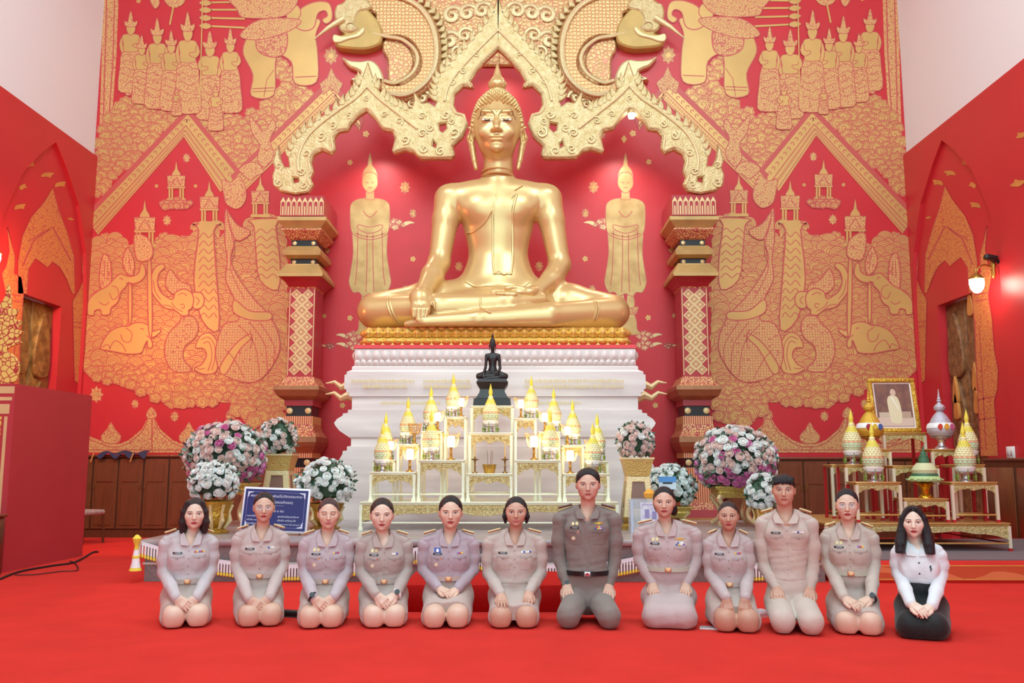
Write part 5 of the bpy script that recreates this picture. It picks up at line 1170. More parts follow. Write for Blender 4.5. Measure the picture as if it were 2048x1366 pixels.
# framed portrait leaning back on the top stand: a generic standing figure in pale robes
x, y, z = on('TP', 1797, .45); FR = thing('framed_portrait', 'gold framed portrait of a standing figure in pale robes', 'picture', (x, y, z + .004)); FR.rotation_euler = (rad(-13), 0, rad(-4))
w, h = .30, .73; fw = .055
for lo, hi, ang in (((-w, 0), (w, fw), 0), ((-w, h - fw), (w, h), 0), ((-w, fw), (-w + fw, h - fw), 1), ((w - fw, fw), (w, h - fw), 1)):
    mb = MB(); mb.box((lo[0], -.03, lo[1]), (hi[0], .02, hi[1]), b=.014); mb.build('frame_rail', mat('ornate_frame_gold', 'D9A83E', .35, .6, bump=.9, bscale=45, noise=.2, nscale=40), FR)
mb = MB(); mb.box((-w + fw, -.004, fw), (w - fw, .012, h - fw)); mb.build('mount', mat('pale_mount', 'F2DCD4', .6), FR)
mb = MB(); mb.box((-w + fw + .02, -.007, fw + .025), (w - fw - .02, -.003, h - fw - .02)); PIC = mb.build('picture', mat('portrait_ground', '6E4A48', .25, noise=.5, nscale=9, col2='8E6450', coat=.4), FR)
def flat(pts, y, col, nm, sm=3):
    mb = MB(); mb.ext(smoothpath(pts, sm, True) if sm else pts, y, y + .001); mb.build(nm, mat('print_' + col, col, .4), PIC, 0)
flat([(-.22, .085), (.22, .085), (.22, .2), (-.22, .2)], -.0085, 'D9B8A8', 'print_floor', 0); flat([(-.2, .2), (-.07, .2), (-.07, .27), (-.2, .27)], -.009, 'CBB39C', 'print_table', 0); flat([(.08, .19), (.2, .19), (.2, .28), (.08, .28)], -.009, 'B99A84', 'print_table', 0)
flat([(-.055, .14), (.065, .13), (.085, .3), (.06, .46), (.0, .5), (-.06, .48), (-.08, .4), (-.07, .25)], -.0095, 'E3D2AE', 'print_robe'); flat([(-.02, .5), (.03, .5), (.04, .55), (.005, .59), (-.03, .55)], -.010, 'D8B49E', 'print_head'); flat([(-.03, .56), (.005, .60), (.04, .565), (.03, .585), (.005, .6), (-.025, .585)], -.0105, '4A3028', 'print_hair', 0); flat([(-.03, .47), (.05, .3), (.06, .31), (-.01, .48)], -.0102, 'F1E8D4', 'print_sash', 0)
# ------------------------------------------------------------------ flowers
def rose_mesh(name, c, c_in):
    mb = MB()
    def petal_ring(n, r0, r1, z0, z1, ph, mi):
        for k in range(n):
            a = 2 * math.pi * k / n + ph; w = math.pi / n * 1.35; v = []
            for j, (r, z, ww) in enumerate(((r0 * .5, z0, .5), (r0, (z0 + z1) / 2, 1.0), (r1, z1, .85))):
                for u in (-1, 0, 1): v.append(((r + (.0 if u else .06)) * math.cos(a + u * w * ww), (r + (.0 if u else .06)) * math.sin(a + u * w * ww), z + (0 if u else .05)))
            mb.add(v, [(0, 1, 4, 3), (1, 2, 5, 4), (3, 4, 7, 6), (4, 5, 8, 7)], mi)
    petal_ring(5, .85, 1.0, -.35, .28, 0, 0); petal_ring(5, .62, .66, -.2, .52, .6, 0); petal_ring(4, .38, .34, -.1, .66, .2, 1)
    mb.lathe([(.0, -.45), (.5, -.35), (.75, -.05), (.55, .25), (.25, .5), (.0, .55)], seg=8, mi=1, cap=False)
    return mb.mesh(name, [c, c_in], 60)
W1, W2 = mat('white_rose', 'FAF8F8', .6), mat('white_rose_heart', 'F4F0EA', .6)
ROSE = dict(w=rose_mesh('white_rose', W1, W2), b=rose_mesh('blush_rose', mat('blush_rose', 'F6E2DE', .6), mat('blush_heart', 'F0CFC4', .6)), p=rose_mesh('pink_rose', mat('pink_rose', 'EC9CC4', .6), mat('pink_heart', 'DA6EA6', .6)))
mb = MB(); mb.add([(0, 0, 0), (-.28, 0, .4), (0, .1, .45), (.28, 0, .4), (-.2, .02, .8), (.2, .02, .8), (0, .05, 1.1)], [(0, 2, 1), (0, 3, 2), (1, 2, 6, 4), (2, 3, 5, 6)]); LEAF = mb
M_leafs = [mat('bouquet_leaf_dark', '3F5A44', .55), mat('bouquet_leaf_grey', '7E957E', .55)]
def bouquet(name, label, cpx, cpy, rpx, Y, n, mix, seed, rose=.05, sx=1., sz=1., parent_z=None, lowpink=False):
    c = Vector(P(cpx, cpy, Y)); R = rpx / F * Y; rnd = random.Random(seed)
    t = thing(name, label, 'flowers', (c.x, c.y, c.z - R * sz * .8), group='artificial flower arrangements'); off = Vector((0, 0, R * sz * .8))
    mb = MB(); mb.lathe([(.0, -R * .75 * sz), (R * .6 * sx, -R * .55 * sz), (R * .82 * sx, -.1 * R), (R * .7 * sx, R * .45 * sz), (R * .3 * sx, R * .8 * sz), (0, R * .85 * sz)], tuple(off), 16, cap=False); mb.build('foliage_core', M_leafs[0], t)
    lv = MB()
    for k in range(int(n * 6)):
        u, a = rnd.uniform(-.75, 1), rnd.uniform(0, 2 * math.pi); q_ = math.sqrt(max(0, 1 - u * u)); d = Vector((q_ * math.cos(a) * sx, q_ * math.sin(a) * sx, u * sz))
        M = Matrix.Translation(off + d * R * rnd.uniform(.72, .98)) @ d.to_track_quat('Z', 'Y').to_matrix().to_4x4() @ Matrix.Rotation(rnd.uniform(0, 6), 4, 'Z') @ Matrix.Rotation(rnd.uniform(-.9, .9), 4, 'X') @ Matrix.Scale(rose * rnd.uniform(.8, 1.5), 4); lv.merge(LEAF, M, 0 if rnd.random() < .6 else 1)
    tag(lv.build('leaves', M_leafs, t, 0), kind='stuff')
    pts = []; tries = 0
    while len(pts) < n and tries < 6000:
        tries += 1; u, a = rnd.uniform(-.7, 1), rnd.uniform(math.pi, 2 * math.pi) + rnd.choice((0, 0, .5, -.5)); q_ = math.sqrt(max(0, 1 - u * u)); d = Vector((q_ * math.cos(a), q_ * math.sin(a), u))
        if all((d - e).length > 1.28 * rose / R for e in pts): pts.append(d)
    for d in pts:
        k = rnd.choice(mix)
        if lowpink: k = 'p' if d.z < -.1 - rnd.random() * .3 and rnd.random() < .85 or rnd.random() < .10 else rnd.choice('wbb')
        o = link({'w': 'white_rose', 'b': 'blush_rose', 'p': 'pink_rose'}[k], ROSE[k], t); dd = Vector((d.x * sx, d.y * sx, d.z * sz))
        o.location = off + dd * R * rnd.uniform(.9, 1.0); o.rotation_euler = d.to_track_quat('Z', 'Y').to_euler(); o.scale = (rose * rnd.uniform(.85, 1.2),) * 3
    return t, c, R
def gold_urn(px, y0, y1, Y, wpx, lab, name='gold_urn', cat='urn'):
    a = P(px, y0, Y); b = (a[0], Y, ZS); H = a[2] - ZS; w = wpx / F * Y / 2
    t = thing(name, lab, cat, b)
    mb = MB(); mb.lathe([(.0, 0), (w * .8, 0), (w * .85, H * .06), (w * .5, H * .14), (w * .4, H * .2), (w * .75, H * .35), (w * .85, H * .55), (w * .8, H * .7), (w * .95, H * .85), (w * 1.05, H * .97), (w * .9, H), (0, H)], seg=24, cap=False); mb.build('body', mat('old_gold_relief', 'C99A3E', .3, .75, bump=1., bscale=30, detail=4), t)
    for k in range(8):
        an = 2 * math.pi * k / 8; mb = MB(); r = w * .98; mb.tube([(r * .55 * math.cos(an), r * .55 * math.sin(an), H * .15), (r * .9 * math.cos(an), r * .9 * math.sin(an), H * .4), (r * .85 * math.cos(an), r * .85 * math.sin(an), H * .62), (r * 1.02 * math.cos(an), r * 1.02 * math.sin(an), H * .86)], [w * .1, w * .16, w * .08, w * .1], 6); mb.build('figure_support', M_brightgold, t)
    return t
def tall_stand(px, y0, y1, Y, wpx, zb, lab):
    a = P(px, y0, Y); w = wpx / F * Y / 2; H = a[2] - zb; t = thing('flower_stand', lab, 'stand', (a[0], Y, zb), group='tall gold flower stands')
    mb = MB(); mb.stack([(w * .95, w * .95, H - .03), (w, w, H - .02), (w, w, H), ]); mb.build('top', M_brightgold, t)
    mb = MB(); mb.stack([(w * .72, w * .72, H - .22), (w * .9, w * .9, H - .06), (w * .95, w * .95, H - .03)]); mb.build('capital', mat('carved_stand_gold', 'E2BE70', .35, .5, bump=.9, bscale=60), t)
    zt = H - .22
    for f in range(4):
        a4 = rad(90 * f); wt, wb = w * .72, w * 1.0
        fr = MB(); fr.ext([(-wb, .14), (wb, .14), (wt, zt), (-wt, zt)], -.02, .02, bev=.008, holes=[[(-wb * .55, .24), (-wt * .5, zt - .07), (wt * .5, zt - .07), (wb * .55, .24)]])
        tl = math.atan2(wb - wt, zt - .14); M = Matrix.Rotation(a4, 4, 'Z') @ Matrix.Translation((0, -wb + .02, .14)) @ Matrix.Rotation(-tl, 4, 'X') @ Matrix.Translation((0, 0, -.14)); fr.xf(M); fr.build('frame_panel', M_brightgold, t)
        gl = MB(); gl.ext([(-wb * .55, .24), (wb * .55, .24), (wt * .5, zt - .07), (-wt * .5, zt - .07)], -.004, .004); gl.xf(M); gl.build('infill', mat('brown_stand_infill', '8A6456', .4), t)
    mb = MB(); mb.stack([(w * 1.1, w * 1.1, 0), (w * 1.12, w * 1.12, .05), (w * .9, w * .9, .08), (w * 1.02, w * 1.02, .12), (w * 1.02, w * 1.02, .15)]); mb.build('base', M_brass, t)
# notice-board side
def stand_for(px, ytop, Y, w, lab, nm='gold_stand'):
    p = P(px, ytop, Y); ww = w / F * Y / 2; H = p[2] - ZS; t = thing(nm, lab, 'stand', (p[0], Y, ZS))
    mb = MB(); mb.stack([(ww * .8, ww * .8, H - .14), (ww * .85, ww * .85, H - .12), (ww * 1.0, ww * 1.0, H - .08), (ww * .95, ww * .95, H - .06), (ww * 1.15, ww * 1.15, H - .01), (ww * 1.15, ww * 1.15, H)]); mb.build('tray', mat('stand_tray_gold', 'D8B864', .32, .6, bump=.8, bscale=40), t)
    for sx in (-1, 1):
        for sy in (-1, 1):
            mb = MB(); mb.tube(smoothpath([(sx * ww * .7, sy * ww * .7, H - .13), (sx * ww * .95, sy * ww * .95, H * .72), (sx * ww * .6, sy * ww * .6, H * .4), (sx * ww * .65, sy * ww * .65, H * .2), (sx * ww * .95, sy * ww * .95, .032)], 4), [.03] * 17, 8); mb.build('leg', M_brightgold, t)
    return t
bouquet('flower_arrangement', 'large pink and white rose arrangement beside the wooden cabinet', 452, 912, 80, 11.6, 150, 'wbp', 5, .055, 1., .85, lowpink=True); stand_for(465, 966, 11.6, 80, 'gold footed stand under the large roses beside the cabinet')
bouquet('flower_arrangement', 'small pale pink rose posy on the gold stand above the notice board', 556, 878, 40, 12.42, 55, 'bbbw', 7, .042, .95, 1.); tall_stand(561, 908, 1060, 12.42, 62, ZS, 'tall tapering gold stand behind the blue notice board')
bouquet('flower_arrangement', 'white rose arrangement on the gold figured urn beside the cabinet', 428, 965, 48, 10.3, 44, 'w', 9, .05, 1.0, .85); gold_urn(432, 1000, 1062, 10.3, 66, 'gold urn with figure supports under white roses')
bouquet('flower_arrangement', 'white rose arrangement between the notice board and altar tables', 652, 966, 54, 11.0, 52, 'w', 11, .05, 1.05, .85); gold_urn(652, 1005, 1056, 11.0, 70, 'gold urn behind the smiling woman with closed eyes', 'gold_urn')
# officer side
bouquet('flower_arrangement', 'small pale pink rose posy on the tall gold stand behind the officer', 1271, 884, 37, 11.0, 46, 'bbbw', 13, .048, .95, 1.); tall_stand(1273, 915, 1085, 11.0, 62, ZS, 'tall tapering gold stand between the officer and the acrylic box')
bouquet('flower_arrangement', 'white rose arrangement with a blue card behind the acrylic box', 1338, 975, 52, 12.0, 52, 'w', 15, .055, 1.0, .85); stand_for(1338, 1012, 12.0, 70, 'gold stand hidden behind the acrylic box and white roses')
bouquet('flower_arrangement', 'large pink and white rose arrangement beside the dark wood panelling', 1470, 922, 80, 11.5, 150, 'wbp', 17, .055, 1., .85, lowpink=True); stand_for(1466, 972, 11.5, 76, 'gold curved-leg stand under the large roses by the panelling')
bouquet('flower_arrangement', 'white rose spray hanging beside the tall man in pale khaki', 1525, 985, 34, 10.75, 28, 'w', 19, .05, .9, 1.1); gold_urn(1525, 1010, 1066, 10.75, 40, 'narrow gold urn hidden behind the tall man')
# card in the flowers
c = P(1335, 966, 11.52); t = thing('blue_card', 'small blue and white card propped in the white roses', 'card', c); mb = MB(); mb.box((-.11, 0, -.08), (.11, .006, .08)); mb.build('card', mat('card_white', 'DCE6F2', .5), t); mb = MB(); mb.box((-.11, -.003, .01), (.11, 0, .08)); mb.build('blue_panel', mat('card_blue', '5E9ADC', .5), t); mb = MB(); mb.box((-.06, -.004, -.01), (.06, 0, .008)); mb.build('dark_label', M_black, t); mb = MB(); mb.tube([(0, .02, -.02), (0, .12, -.2)], .006, 6); mb.build('stick', M_wood, t)
# acrylic box with a printed sheet
a, b = P(1264, 1000, 10.3), P(1312, 1080, 10.3); zb_ = ZS; t = thing('acrylic_box', 'clear acrylic collection box with a printed sheet on the stage', 'box', ((a[0] + b[0]) / 2 + .06, 10.45, zb_)); w = .2; H = a[2] - zb_
M_acr = mat('acrylic', 'E6EAF2', .05, trans=.0, alpha=.28); 
for nm, lo, hi in (('front_pane', (-w, -.15, 0), (w, -.14, H)), ('rear_pane', (-w, .14, 0), (w, .15, H)), ('side_pane', (-w, -.14, 0), (-w + .01, .14, H)), ('side_pane', (w - .01, -.14, 0), (w, .14, H)), ('lid', (-w, -.15, H), (w, .15, H + .01))): mb = MB(); mb.box(lo, hi); mb.build(nm, M_acr, t)
mb = MB(); mb.box((-w - .006, -.156, 0), (-w + .02, -.13, H)); mb.build('corner_strip', mat('pale_blue_edge', 'C6CCE2', .4), t)
mb = MB(); mb.box((-.1, -.158, H * .3), (.17, -.152, H * .93)); sh = mb.build('printed_sheet', mat('sheet_paper', 'EFEAF2', .6, noise=.25, nscale=22, col2='C9BEDA'), t)
mb = MB()
for k in range(9): mb.box((-.08 + .026 * k, -.1595, H * .84), (-.062 + .026 * k, -.158, H * .87))
mb.box((-.05, -.1595, H * .45), (.0, -.158, H * .72)); mb.box((.03, -.1595, H * .42), (.08, -.158, H * .66)); tag(mb.build('print', mat('violet_print', '9C8FBE', .6), sh), kind='stuff')
mb = MB(); mb.lathe([(0, 0), (.06, .01), (.07, .06), (.03, .1), (0, .11)], (.03, 0, H + .01), 12, cap=False); mb.build('orange_flower', mat('marigold', 'E8A23A', .7), t)
# ------------------------------------------------------------------ blue notice board with Thai lettering
Y0 = 9.95; a, b, c_, d_ = P(484, 977, Y0), P(618, 977, Y0), P(612, 1068, Y0), P(474, 1056, Y0)
cx = (a[0] + b[0] + c_[0] + d_[0]) / 4; zc_ = (a[2] + b[2] + c_[2] + d_[2]) / 4
NB = thing('notice_board', 'blue notice board with white Thai lettering leaning behind the kneelers', 'sign', (cx, Y0, P(545, 1066, Y0)[2])); NB.rotation_euler = (rad(-9), rad(2.2), 0)
w = (b[0] - a[0]) / 2; h = P(545, 976, Y0)[2] - P(545, 1066, Y0)[2]
mb = MB(); mb.box((-w, 0, 0), (w, .03, h), b=.008); mb.build('white_frame', mat('board_white', 'EDE8F2', .4), NB)
mb = MB(); mb.box((-w + .022, -.004, .022), (w - .022, .01, h - .022)); pan = mb.build('blue_panel', mat('board_blue', '1C1264', .35), NB)
mb = MB(); e = .05
for lo, hi in (((-w + e, e), (w - e, e + .003)), ((-w + e, h - e - .003), (w - e, h - e)), ((-w + e, e), (-w + e + .003, h - e)), ((w - e - .003, e), (w - e, h - e))): mb.box((lo[0], -.006, lo[1]), (hi[0], -.004, hi[1]))
mb.build('border_line', mat('board_line', '9C92CC', .5), pan)
for sx in (-1, 1):
    for sz in (0, 1):
        mb = MB(); x0 = sx * (w - e); z0 = e if sz == 0 else h - e; u = 1 if sz == 0 else -1; mb.ext([(x0, z0), (x0 - sx * .07, z0), (x0 - sx * .05, z0 + u * .012), (x0 - sx * .02, z0 + u * .018), (x0 - sx * .014, z0 + u * .05), (x0, z0 + u * .07)], -.007, -.004); mb.build('corner_ornament', mat('board_lilac', 'D8D2EC', .5), pan)
def text(s, x, z, size, parent, m, align='CENTER', y=-.0065, name='lettering', bold=.0):
    cu = bpy.data.curves.new('txt', 'FONT'); cu.body = s; cu.size = size; cu.align_x = align; cu.extrude = .0006; cu.resolution_u = 3; cu.offset = bold; o = bpy.data.objects.new('txt', cu); COL.objects.link(o)
    dg = bpy.context.evaluated_depsgraph_get(); me = bpy.data.meshes.new_from_object(o.evaluated_get(dg)); bpy.data.objects.remove(o); me.materials.clear(); me.materials.append(m)
    me.transform(Matrix.Translation((x, y, z)) @ Matrix.Rotation(rad(90), 4, 'X')); ob = link(name, me, parent); return ob
M_let = mat('board_letters', 'E4DEF2', .5)
for s_, x, fz, sz, al in (('พระพุทธรูปธรรมพัฒน์โมวิจิตเตชนาราม', 0, .78, .041, 'CENTER'), ('(พระเจ้าใหญ่เสมอจำลอด)', 0, .645, .042, 'CENTER'), ('___________', 0, .60, .035, 'CENTER'), ('ตะเรือ ๓ ชม', .01, .45, .042, 'CENTER'), ('ทองเหลือง', -w + .065, .335, .028, 'LEFT'), ('พุทธศิลป์มัธยมชาติมาศ', .035, .335, .028, 'LEFT'), ('หน้าตัก ๑๐๙ นิ้ว', -w + .065, .25, .028, 'LEFT'), ('เสียดโด แปร่งหมู่ นั่ง', .035, .25, .028, 'LEFT'), ('ศิลปะเชียงแสน', -w + .065, .165, .028, 'LEFT'), ('ปรดิษฐาน ๒๕๓๕ โพธิ์ เหรียญ ใจ ๆ', .03, .165, .0225, 'LEFT')): text(s_, x, fz * h, sz * .9, pan, M_let, al)
for sx in (-1, 1): mb = MB(); mb.tube([(sx * w * .7, .03, h * .75), (sx * w * .7, .16, -.02)], .008, 6); mb.build('easel_leg', M_wood, NB)
NB.location.z = ZS + .035
# ------------------------------------------------------------------ cabinets and panelling
def cabinet(x0, x1, n, lab, zt=1.34, yf=14.98):
    t = thing('wooden_cabinet', lab, 'cabinet', ((x0 + x1) / 2, yf, 0)); w = (x1 - x0) / 2
    mb = MB(); mb.box((-w, .03, 0), (w, WY - yf - .02, zt - .04)); mb.build('body', M_wood, t)
    mb = MB(); mb.box((-w - .02, -.02, zt - .04), (w + .02, WY - yf - .02, zt), b=.012); mb.build('top', M_wood2, t)
    mb = MB(); mb.box((-w, 0, 0), (w, .03, .12)); mb.build('plinth', M_wood, t)
    dw = 2 * w / n; dm = MB(); dm.box((-dw / 2 + .012, -.004, .14), (dw / 2 - .012, .03, zt - .07), b=.006)
    for z0, z1 in ((.2, zt - .5), (zt - .44, zt - .13)): dm.box((-dw / 2 + .07, -.016, z0), (dw / 2 - .07, 0, z1), b=.012)
    me = dm.mesh('cabinet_door', M_wood2, 30); hm = MB(); hm.tube([(0, -.01, -.06), (0, -.03, -.04), (0, -.03, .04), (0, -.01, .06)], .006, 6); mh = hm.mesh('cabinet_handle', M_brass)
    for k in range(n):
        o = link('door', me, t); o.location = (-w + (k + .5) * dw, 0, 0); hd = link('handle', mh, o); hd.location = ((-1 if k % 2 else 1) * (dw / 2 - .04), 0, zt * .62)
    return t
cabinet(-7.1, -3.75, 8, 'dark brown panelled wooden cabinet behind the large roses'); cabinet(3.75, 7.1, 8, 'dark brown panelled wooden cabinet behind the royal altar', 1.30)
t = thing('wall_panelling', 'dark brown wood panelling along the side wall by the door', 'panelling', (WX - .08, 10, 0))
mb = MB(); mb.box((-.02, 0, 0), (.07, 3.28, 1.26)); mb.box((-.035, 0, 1.22), (.07, 3.28, 1.27), b=.01); mb.build('backing', M_wood, t)
for k in range(4): mb = MB(); mb.box((-.04, .08 + k * .8, .12), (-.02, .8 + k * .8, 1.14), b=.01); mb.build('panel', M_wood2, t)
# folded dark cloth on the cabinet
x0, x1 = P(205, 905, 15.1)[0], P(300, 905, 15.1)[0]; mb = MB(); v = []; f = []; rnd = random.Random(3); nx, ny = 24, 8
for j in range(ny):
    for i in range(nx):
        u, w_ = i / (nx - 1), j / (ny - 1); drop = max(0, .25 - w_) * .35 * (.5 + .5 * math.sin(i * .9)); v.append((x0 + (x1 - x0) * u, 14.90 + .36 * w_, 1.352 + .05 * abs(math.sin(u * 7 + w_ * 2)) * (.3 + w_) - drop))
for j in range(ny - 1):
    for i in range(nx - 1): f.append((j * nx + i, j * nx + i + 1, j * nx + nx + i + 1, j * nx + nx + i))
t = thing('folded_cloth', 'dark blue folded banner cloth with orange ties on the cabinet', 'cloth', ((x0 + x1) / 2, 15.1, 1.345)); mb.v = []; mb.add([(p[0] - (x0 + x1) / 2, p[1] - 15.1, p[2] - 1.345) for p in v], f); mb.build('cloth', mat('navy_cloth', '2E3050', .8), t)
for dx in (-.45, .2): mb = MB(); mb.tube([(dx, -.19, .02), (dx - .02, -.21, -.06), (dx - .04, -.2, -.12)], [.012, .01, .014], 6); mb.build('orange_tie', mat('orange_tie', 'D8904A', .7), t)
# chair at the cabinet end
x, y, _ = G(205, 1090); t = thing('dining_chair', 'dark wooden chair with pale patterned upholstery beside the red screen', 'chair', (x - .42, y + .25, 0), rad(70)); M_up = mat('pale_damask', 'BFA7A2', .7, noise=.35, nscale=30)
for sx in (-1, 1):
    for sy in (-1, 1): mb = MB(); mb.tube([(sx * .2, sy * .2, 0), (sx * .19, sy * .19, .44)] if sy < 0 else [(sx * .2, .24, 0), (sx * .19, .19, .44), (sx * .19, .22, .8), (sx * .18, .27, 1.05)], .018, 8); mb.build('leg', M_wood, t)
mb = MB(); mb.box((-.21, -.22, .43), (.21, .21, .5), b=.025); mb.build('seat', M_up, t); mb = MB(); mb.box((-.15, .2, .55), (.15, .26, 1.0), b=.025); mb.build('backrest', M_up, t); mb = MB(); mb.box((-.19, .23, 1.0), (.19, .28, 1.07), b=.02); mb.build('top_rail', M_wood, t)
# ------------------------------------------------------------------ red lacquer screen with gold stencil and naga finial, wooden box, cables
RSX, RY0, RY1, RZ = -5.36, 10.15, 12.0, 2.09
RS = thing('red_screen', 'tall plain red lacquered screen with gold stencil on its front edge', 'screen', (RSX, RY0, 0))
mb = MB(); mb.box((-.72, 0, 0), (0, RY1 - RY0, RZ)); mb.build('body', mat('red_screen_paint', 'BE3A42', .5, noise=.06, nscale=2), RS)
M_st = pattern('gold_screen_stencil', 'E8C258', 'B8323A', 'voronoi', 24, .10)
for x0, x1, z0, z1, m in ((-.50, -.05, 1.75, 1.86, M_gp2), (-.54, -.03, 1.9, 1.94, M_gp2), (-.56, -.01, 1.98, 2.06, M_gp2), (-.46, -.13, .55, 1.72, M_st), (-.10, -.065, .3, 1.72, M_gp2), (-.53, -.50, .3, 1.72, M_gp2)): mb = MB(); mb.box((x0, -.004, z0), (x1, 0, z1)); mb.build('stencil', m, RS)
pts = [(-.62, 0), (-.12, 0), (-.05, .10), (-.05, .24), (-.12, .33), (-.2, .38), (-.14, .43), (-.03, .47), (-.09, .52), (-.02, .60), (-.09, .62), (-.05, .72), (-.13, .74), (-.10, .86), (-.18, .86), (-.19, .98), (-.24, 1.16), (-.27, .98), (-.32, .92), (-.30, .82), (-.40, .78), (-.38, .68), (-.48, .62), (-.46, .52), (-.56, .46), (-.54, .36), (-.62, .3), (-.66, .16)]
mb = MB(); mb.ext([(x + .06, z + RZ) for x, z in smoothpath(pts, 2, True)], .0, .03, bev=.004); fin = mb.build('naga_finial', pattern('bright_stencil_gold', (.93, .79, .42), (.72, .2, .2), 'voronoi', 17, .045), RS)
mb = MB()
for k in range(14): a = k * 2.4; x, z = -.30 + .2 * math.cos(a) * (k % 4) / 4, RZ + .12 + k * .055; mb.tube([(x + .06 * (1 - t) * math.cos(6 * t + a) * (1 - k / 20), -.002, z + .06 * (1 - t) * math.sin(6 * t + a)) for t in [i / 8 for i in range(8)]], .008, 4)
tag(mb.build('red_scrolls', M_line, fin), kind='stuff')
x, y, _ = G(8, 1150); t = thing('wooden_box', 'low brown wooden box at the edge beside the red screen', 'box', (x - .42, y - .62, 0)); mb = MB(); mb.box((-.4, 0, 0), (.4, .6, .62), b=.01); mb.build('carcass', M_wood, t); mb = MB(); mb.box((-.42, -.02, .62), (.42, .62, .65), b=.008); mb.build('top', M_wood2, t); mb = MB(); mb.box((-.33, -.012, .08), (.33, 0, .54), b=.01); mb.build('front_panel', M_wood2, t)
rnd = random.Random(6); 
for j, lab in enumerate(('black cable lying along the foot of the red screen', 'second thin dark cable looping out from the red screen')):
    pts = [G(px, py, .012) for px, py in (((0, 1158), (40, 1143), (100, 1132), (150, 1124), (185, 1105), (196, 1104)) if j == 0 else ((30, 1150), (70, 1149), (120, 1143), (155, 1140), (150, 1126), (140, 1122)))]
    mb = MB(); mb.tube(smoothpath(pts, 8), .012 if j == 0 else .006, 6); tag(mb.build('floor_cable', mat('black_rubber', '2A1416', .7)), lab, 'cable')
# ------------------------------------------------------------------ wall lanterns, camera, socket
def lantern(s, yy, zz, lab, watts, col):
    t = thing('wall_lantern', lab, 'lamp', (s * (WX - .06), yy, zz), group='gilt wall lanterns')
    mb = MB(); mb.lathe([(.0, -.16), (.02, -.15), (.035, -.1), (.03, -.02), (.045, .04), (.03, .12), (.01, .16), (0, .17)], (-s * .03, 0, .12), 12, cap=False); mb.build('wall_plate', M_brass, t)
    mb = MB(); mb.tube(smoothpath([(-s * .03, 0, .1), (-s * .14, -.0, .16), (-s * .24, 0, .12), (-s * .28, 0, .02)], 5), .014, 8); mb.build('bracket', M_brass, t)
    mb = MB(); mb.lathe([(.0, .12), (.012, .1), (.02, .05), (.05, .02), (.1, -.03), (.105, -.05)], (-s * .28, 0, 0), 16, cap=False); mb.build('cap', M_brass, t)
    mb = MB(); mb.lathe([(.095, -.05), (.1, -.11), (.085, -.18), (.05, -.23), (0, -.25)], (-s * .28, 0, 0), 18, cap=False); mb.build('globe', mat('lit_globe_%d' % (s + 1), 'FFFFFF', .3, emit=watts, ecol=col), t)
p = PX(1992, 552, WX - .06); lantern(1, p[1], p[2], 'lit gilt wall lantern beside the carved brown door', 38, (1, .9, .82))
lantern(-1, p[1] - .62, p[2] + .25, 'lit gilt wall lantern on the wall above the red screen', 450, (1, .66, .42))
p = PX(1997, 521, WX - .06); t = thing('security_camera', 'small black security camera above the wall lantern', 'camera', (WX - .06, p[1], p[2])); mb = MB(); mb.box((-.20, -.05, -.02), (-.03, .05, .05), b=.012); mb.xf(Matrix.Rotation(rad(12), 4, 'Y')); mb.build('housing', M_black, t); mb = MB(); mb.tube([(0, 0, -.02), (-.06, 0, -.01), (-.1, 0, .01)], .014, 8); mb.build('bracket', M_black, t); mb = MB(); mb.lathe([(0, 0), (.03, 0), (.03, .015), (0, .015)], seg=12, cap=False); mb.xf(Matrix.Translation((-.0, 0, -.02)) @ Matrix.Rotation(rad(-90), 4, 'Y')); mb.build('mount', M_black, t)
p = PX(2023, 906, WX - .06); t = thing('wall_socket', 'white square wall socket on the red wall near the door', 'socket', (WX - .06, p[1], p[2])); mb = MB(); mb.box((-.02, -.1, -.09), (0, .1, .09), b=.006); mb.build('plate', M_ceram, t)
for dy in (-.04, .04): mb = MB(); mb.box((-.026, dy - .025, -.035), (-.02, dy + .025, .035), b=.004); mb.build('switch', mat('switch_grey', 'CFC4C6', .4), t)
# small things on the carpet
t = thing('black_shoe', 'black shoe lying on the carpet beside the woman with round glasses', 'shoe', G(578, 1233)); mb = MB(); mb.stack([(.03, .10, 0), (.036, .11, .01), (.032, .10, .03), (.02, .07, .05)], (0, 0, 0)); mb.xf(Matrix.Rotation(rad(70), 4, 'Z')); mb.build('upper', M_black, t, 60); mb = MB(); mb.stack([(.037, .115, 0), (.037, .115, .01)]); mb.xf(Matrix.Rotation(rad(70), 4, 'Z')); mb.build('sole', mat('shoe_sole', '3A3030', .8), t)
x, y, _ = G(1422, 1258); t = thing('mobile_phone', 'pale mobile phone lying on the carpet beside a kneeling woman', 'phone', (x, y, 0)); mb = MB(); mb.box((-.045, -.08, 0), (.045, .08, .012), b=.004); mb.xf(Matrix.Rotation(rad(75), 4, 'Z')); mb.build('case', mat('phone_case', 'D8C8C8', .4), t); mb = MB(); mb.box((-.04, -.074, .012), (.04, .074, .014)); mb.xf(Matrix.Rotation(rad(75), 4, 'Z')); mb.build('screen', mat('phone_glass', 'A89AA0', .15), t)
x, y, _ = G(1524, 1240); t = thing('white_shoe', 'white shoe showing beside the kneeling woman near the tall man', 'shoe', (x, y + .12, 0)); mb = MB(); mb.stack([(.035, .1, 0), (.04, .11, .015), (.034, .1, .04), (.02, .06, .06)]); mb.xf(Matrix.Rotation(rad(-50), 4, 'Z')); mb.build('upper', mat('white_leather', 'D6CCD6', .5), t, 60); mb = MB(); mb.stack([(.041, .112, 0), (.041, .112, .012)]); mb.xf(Matrix.Rotation(rad(-50), 4, 'Z')); mb.build('sole', M_ceram, t)
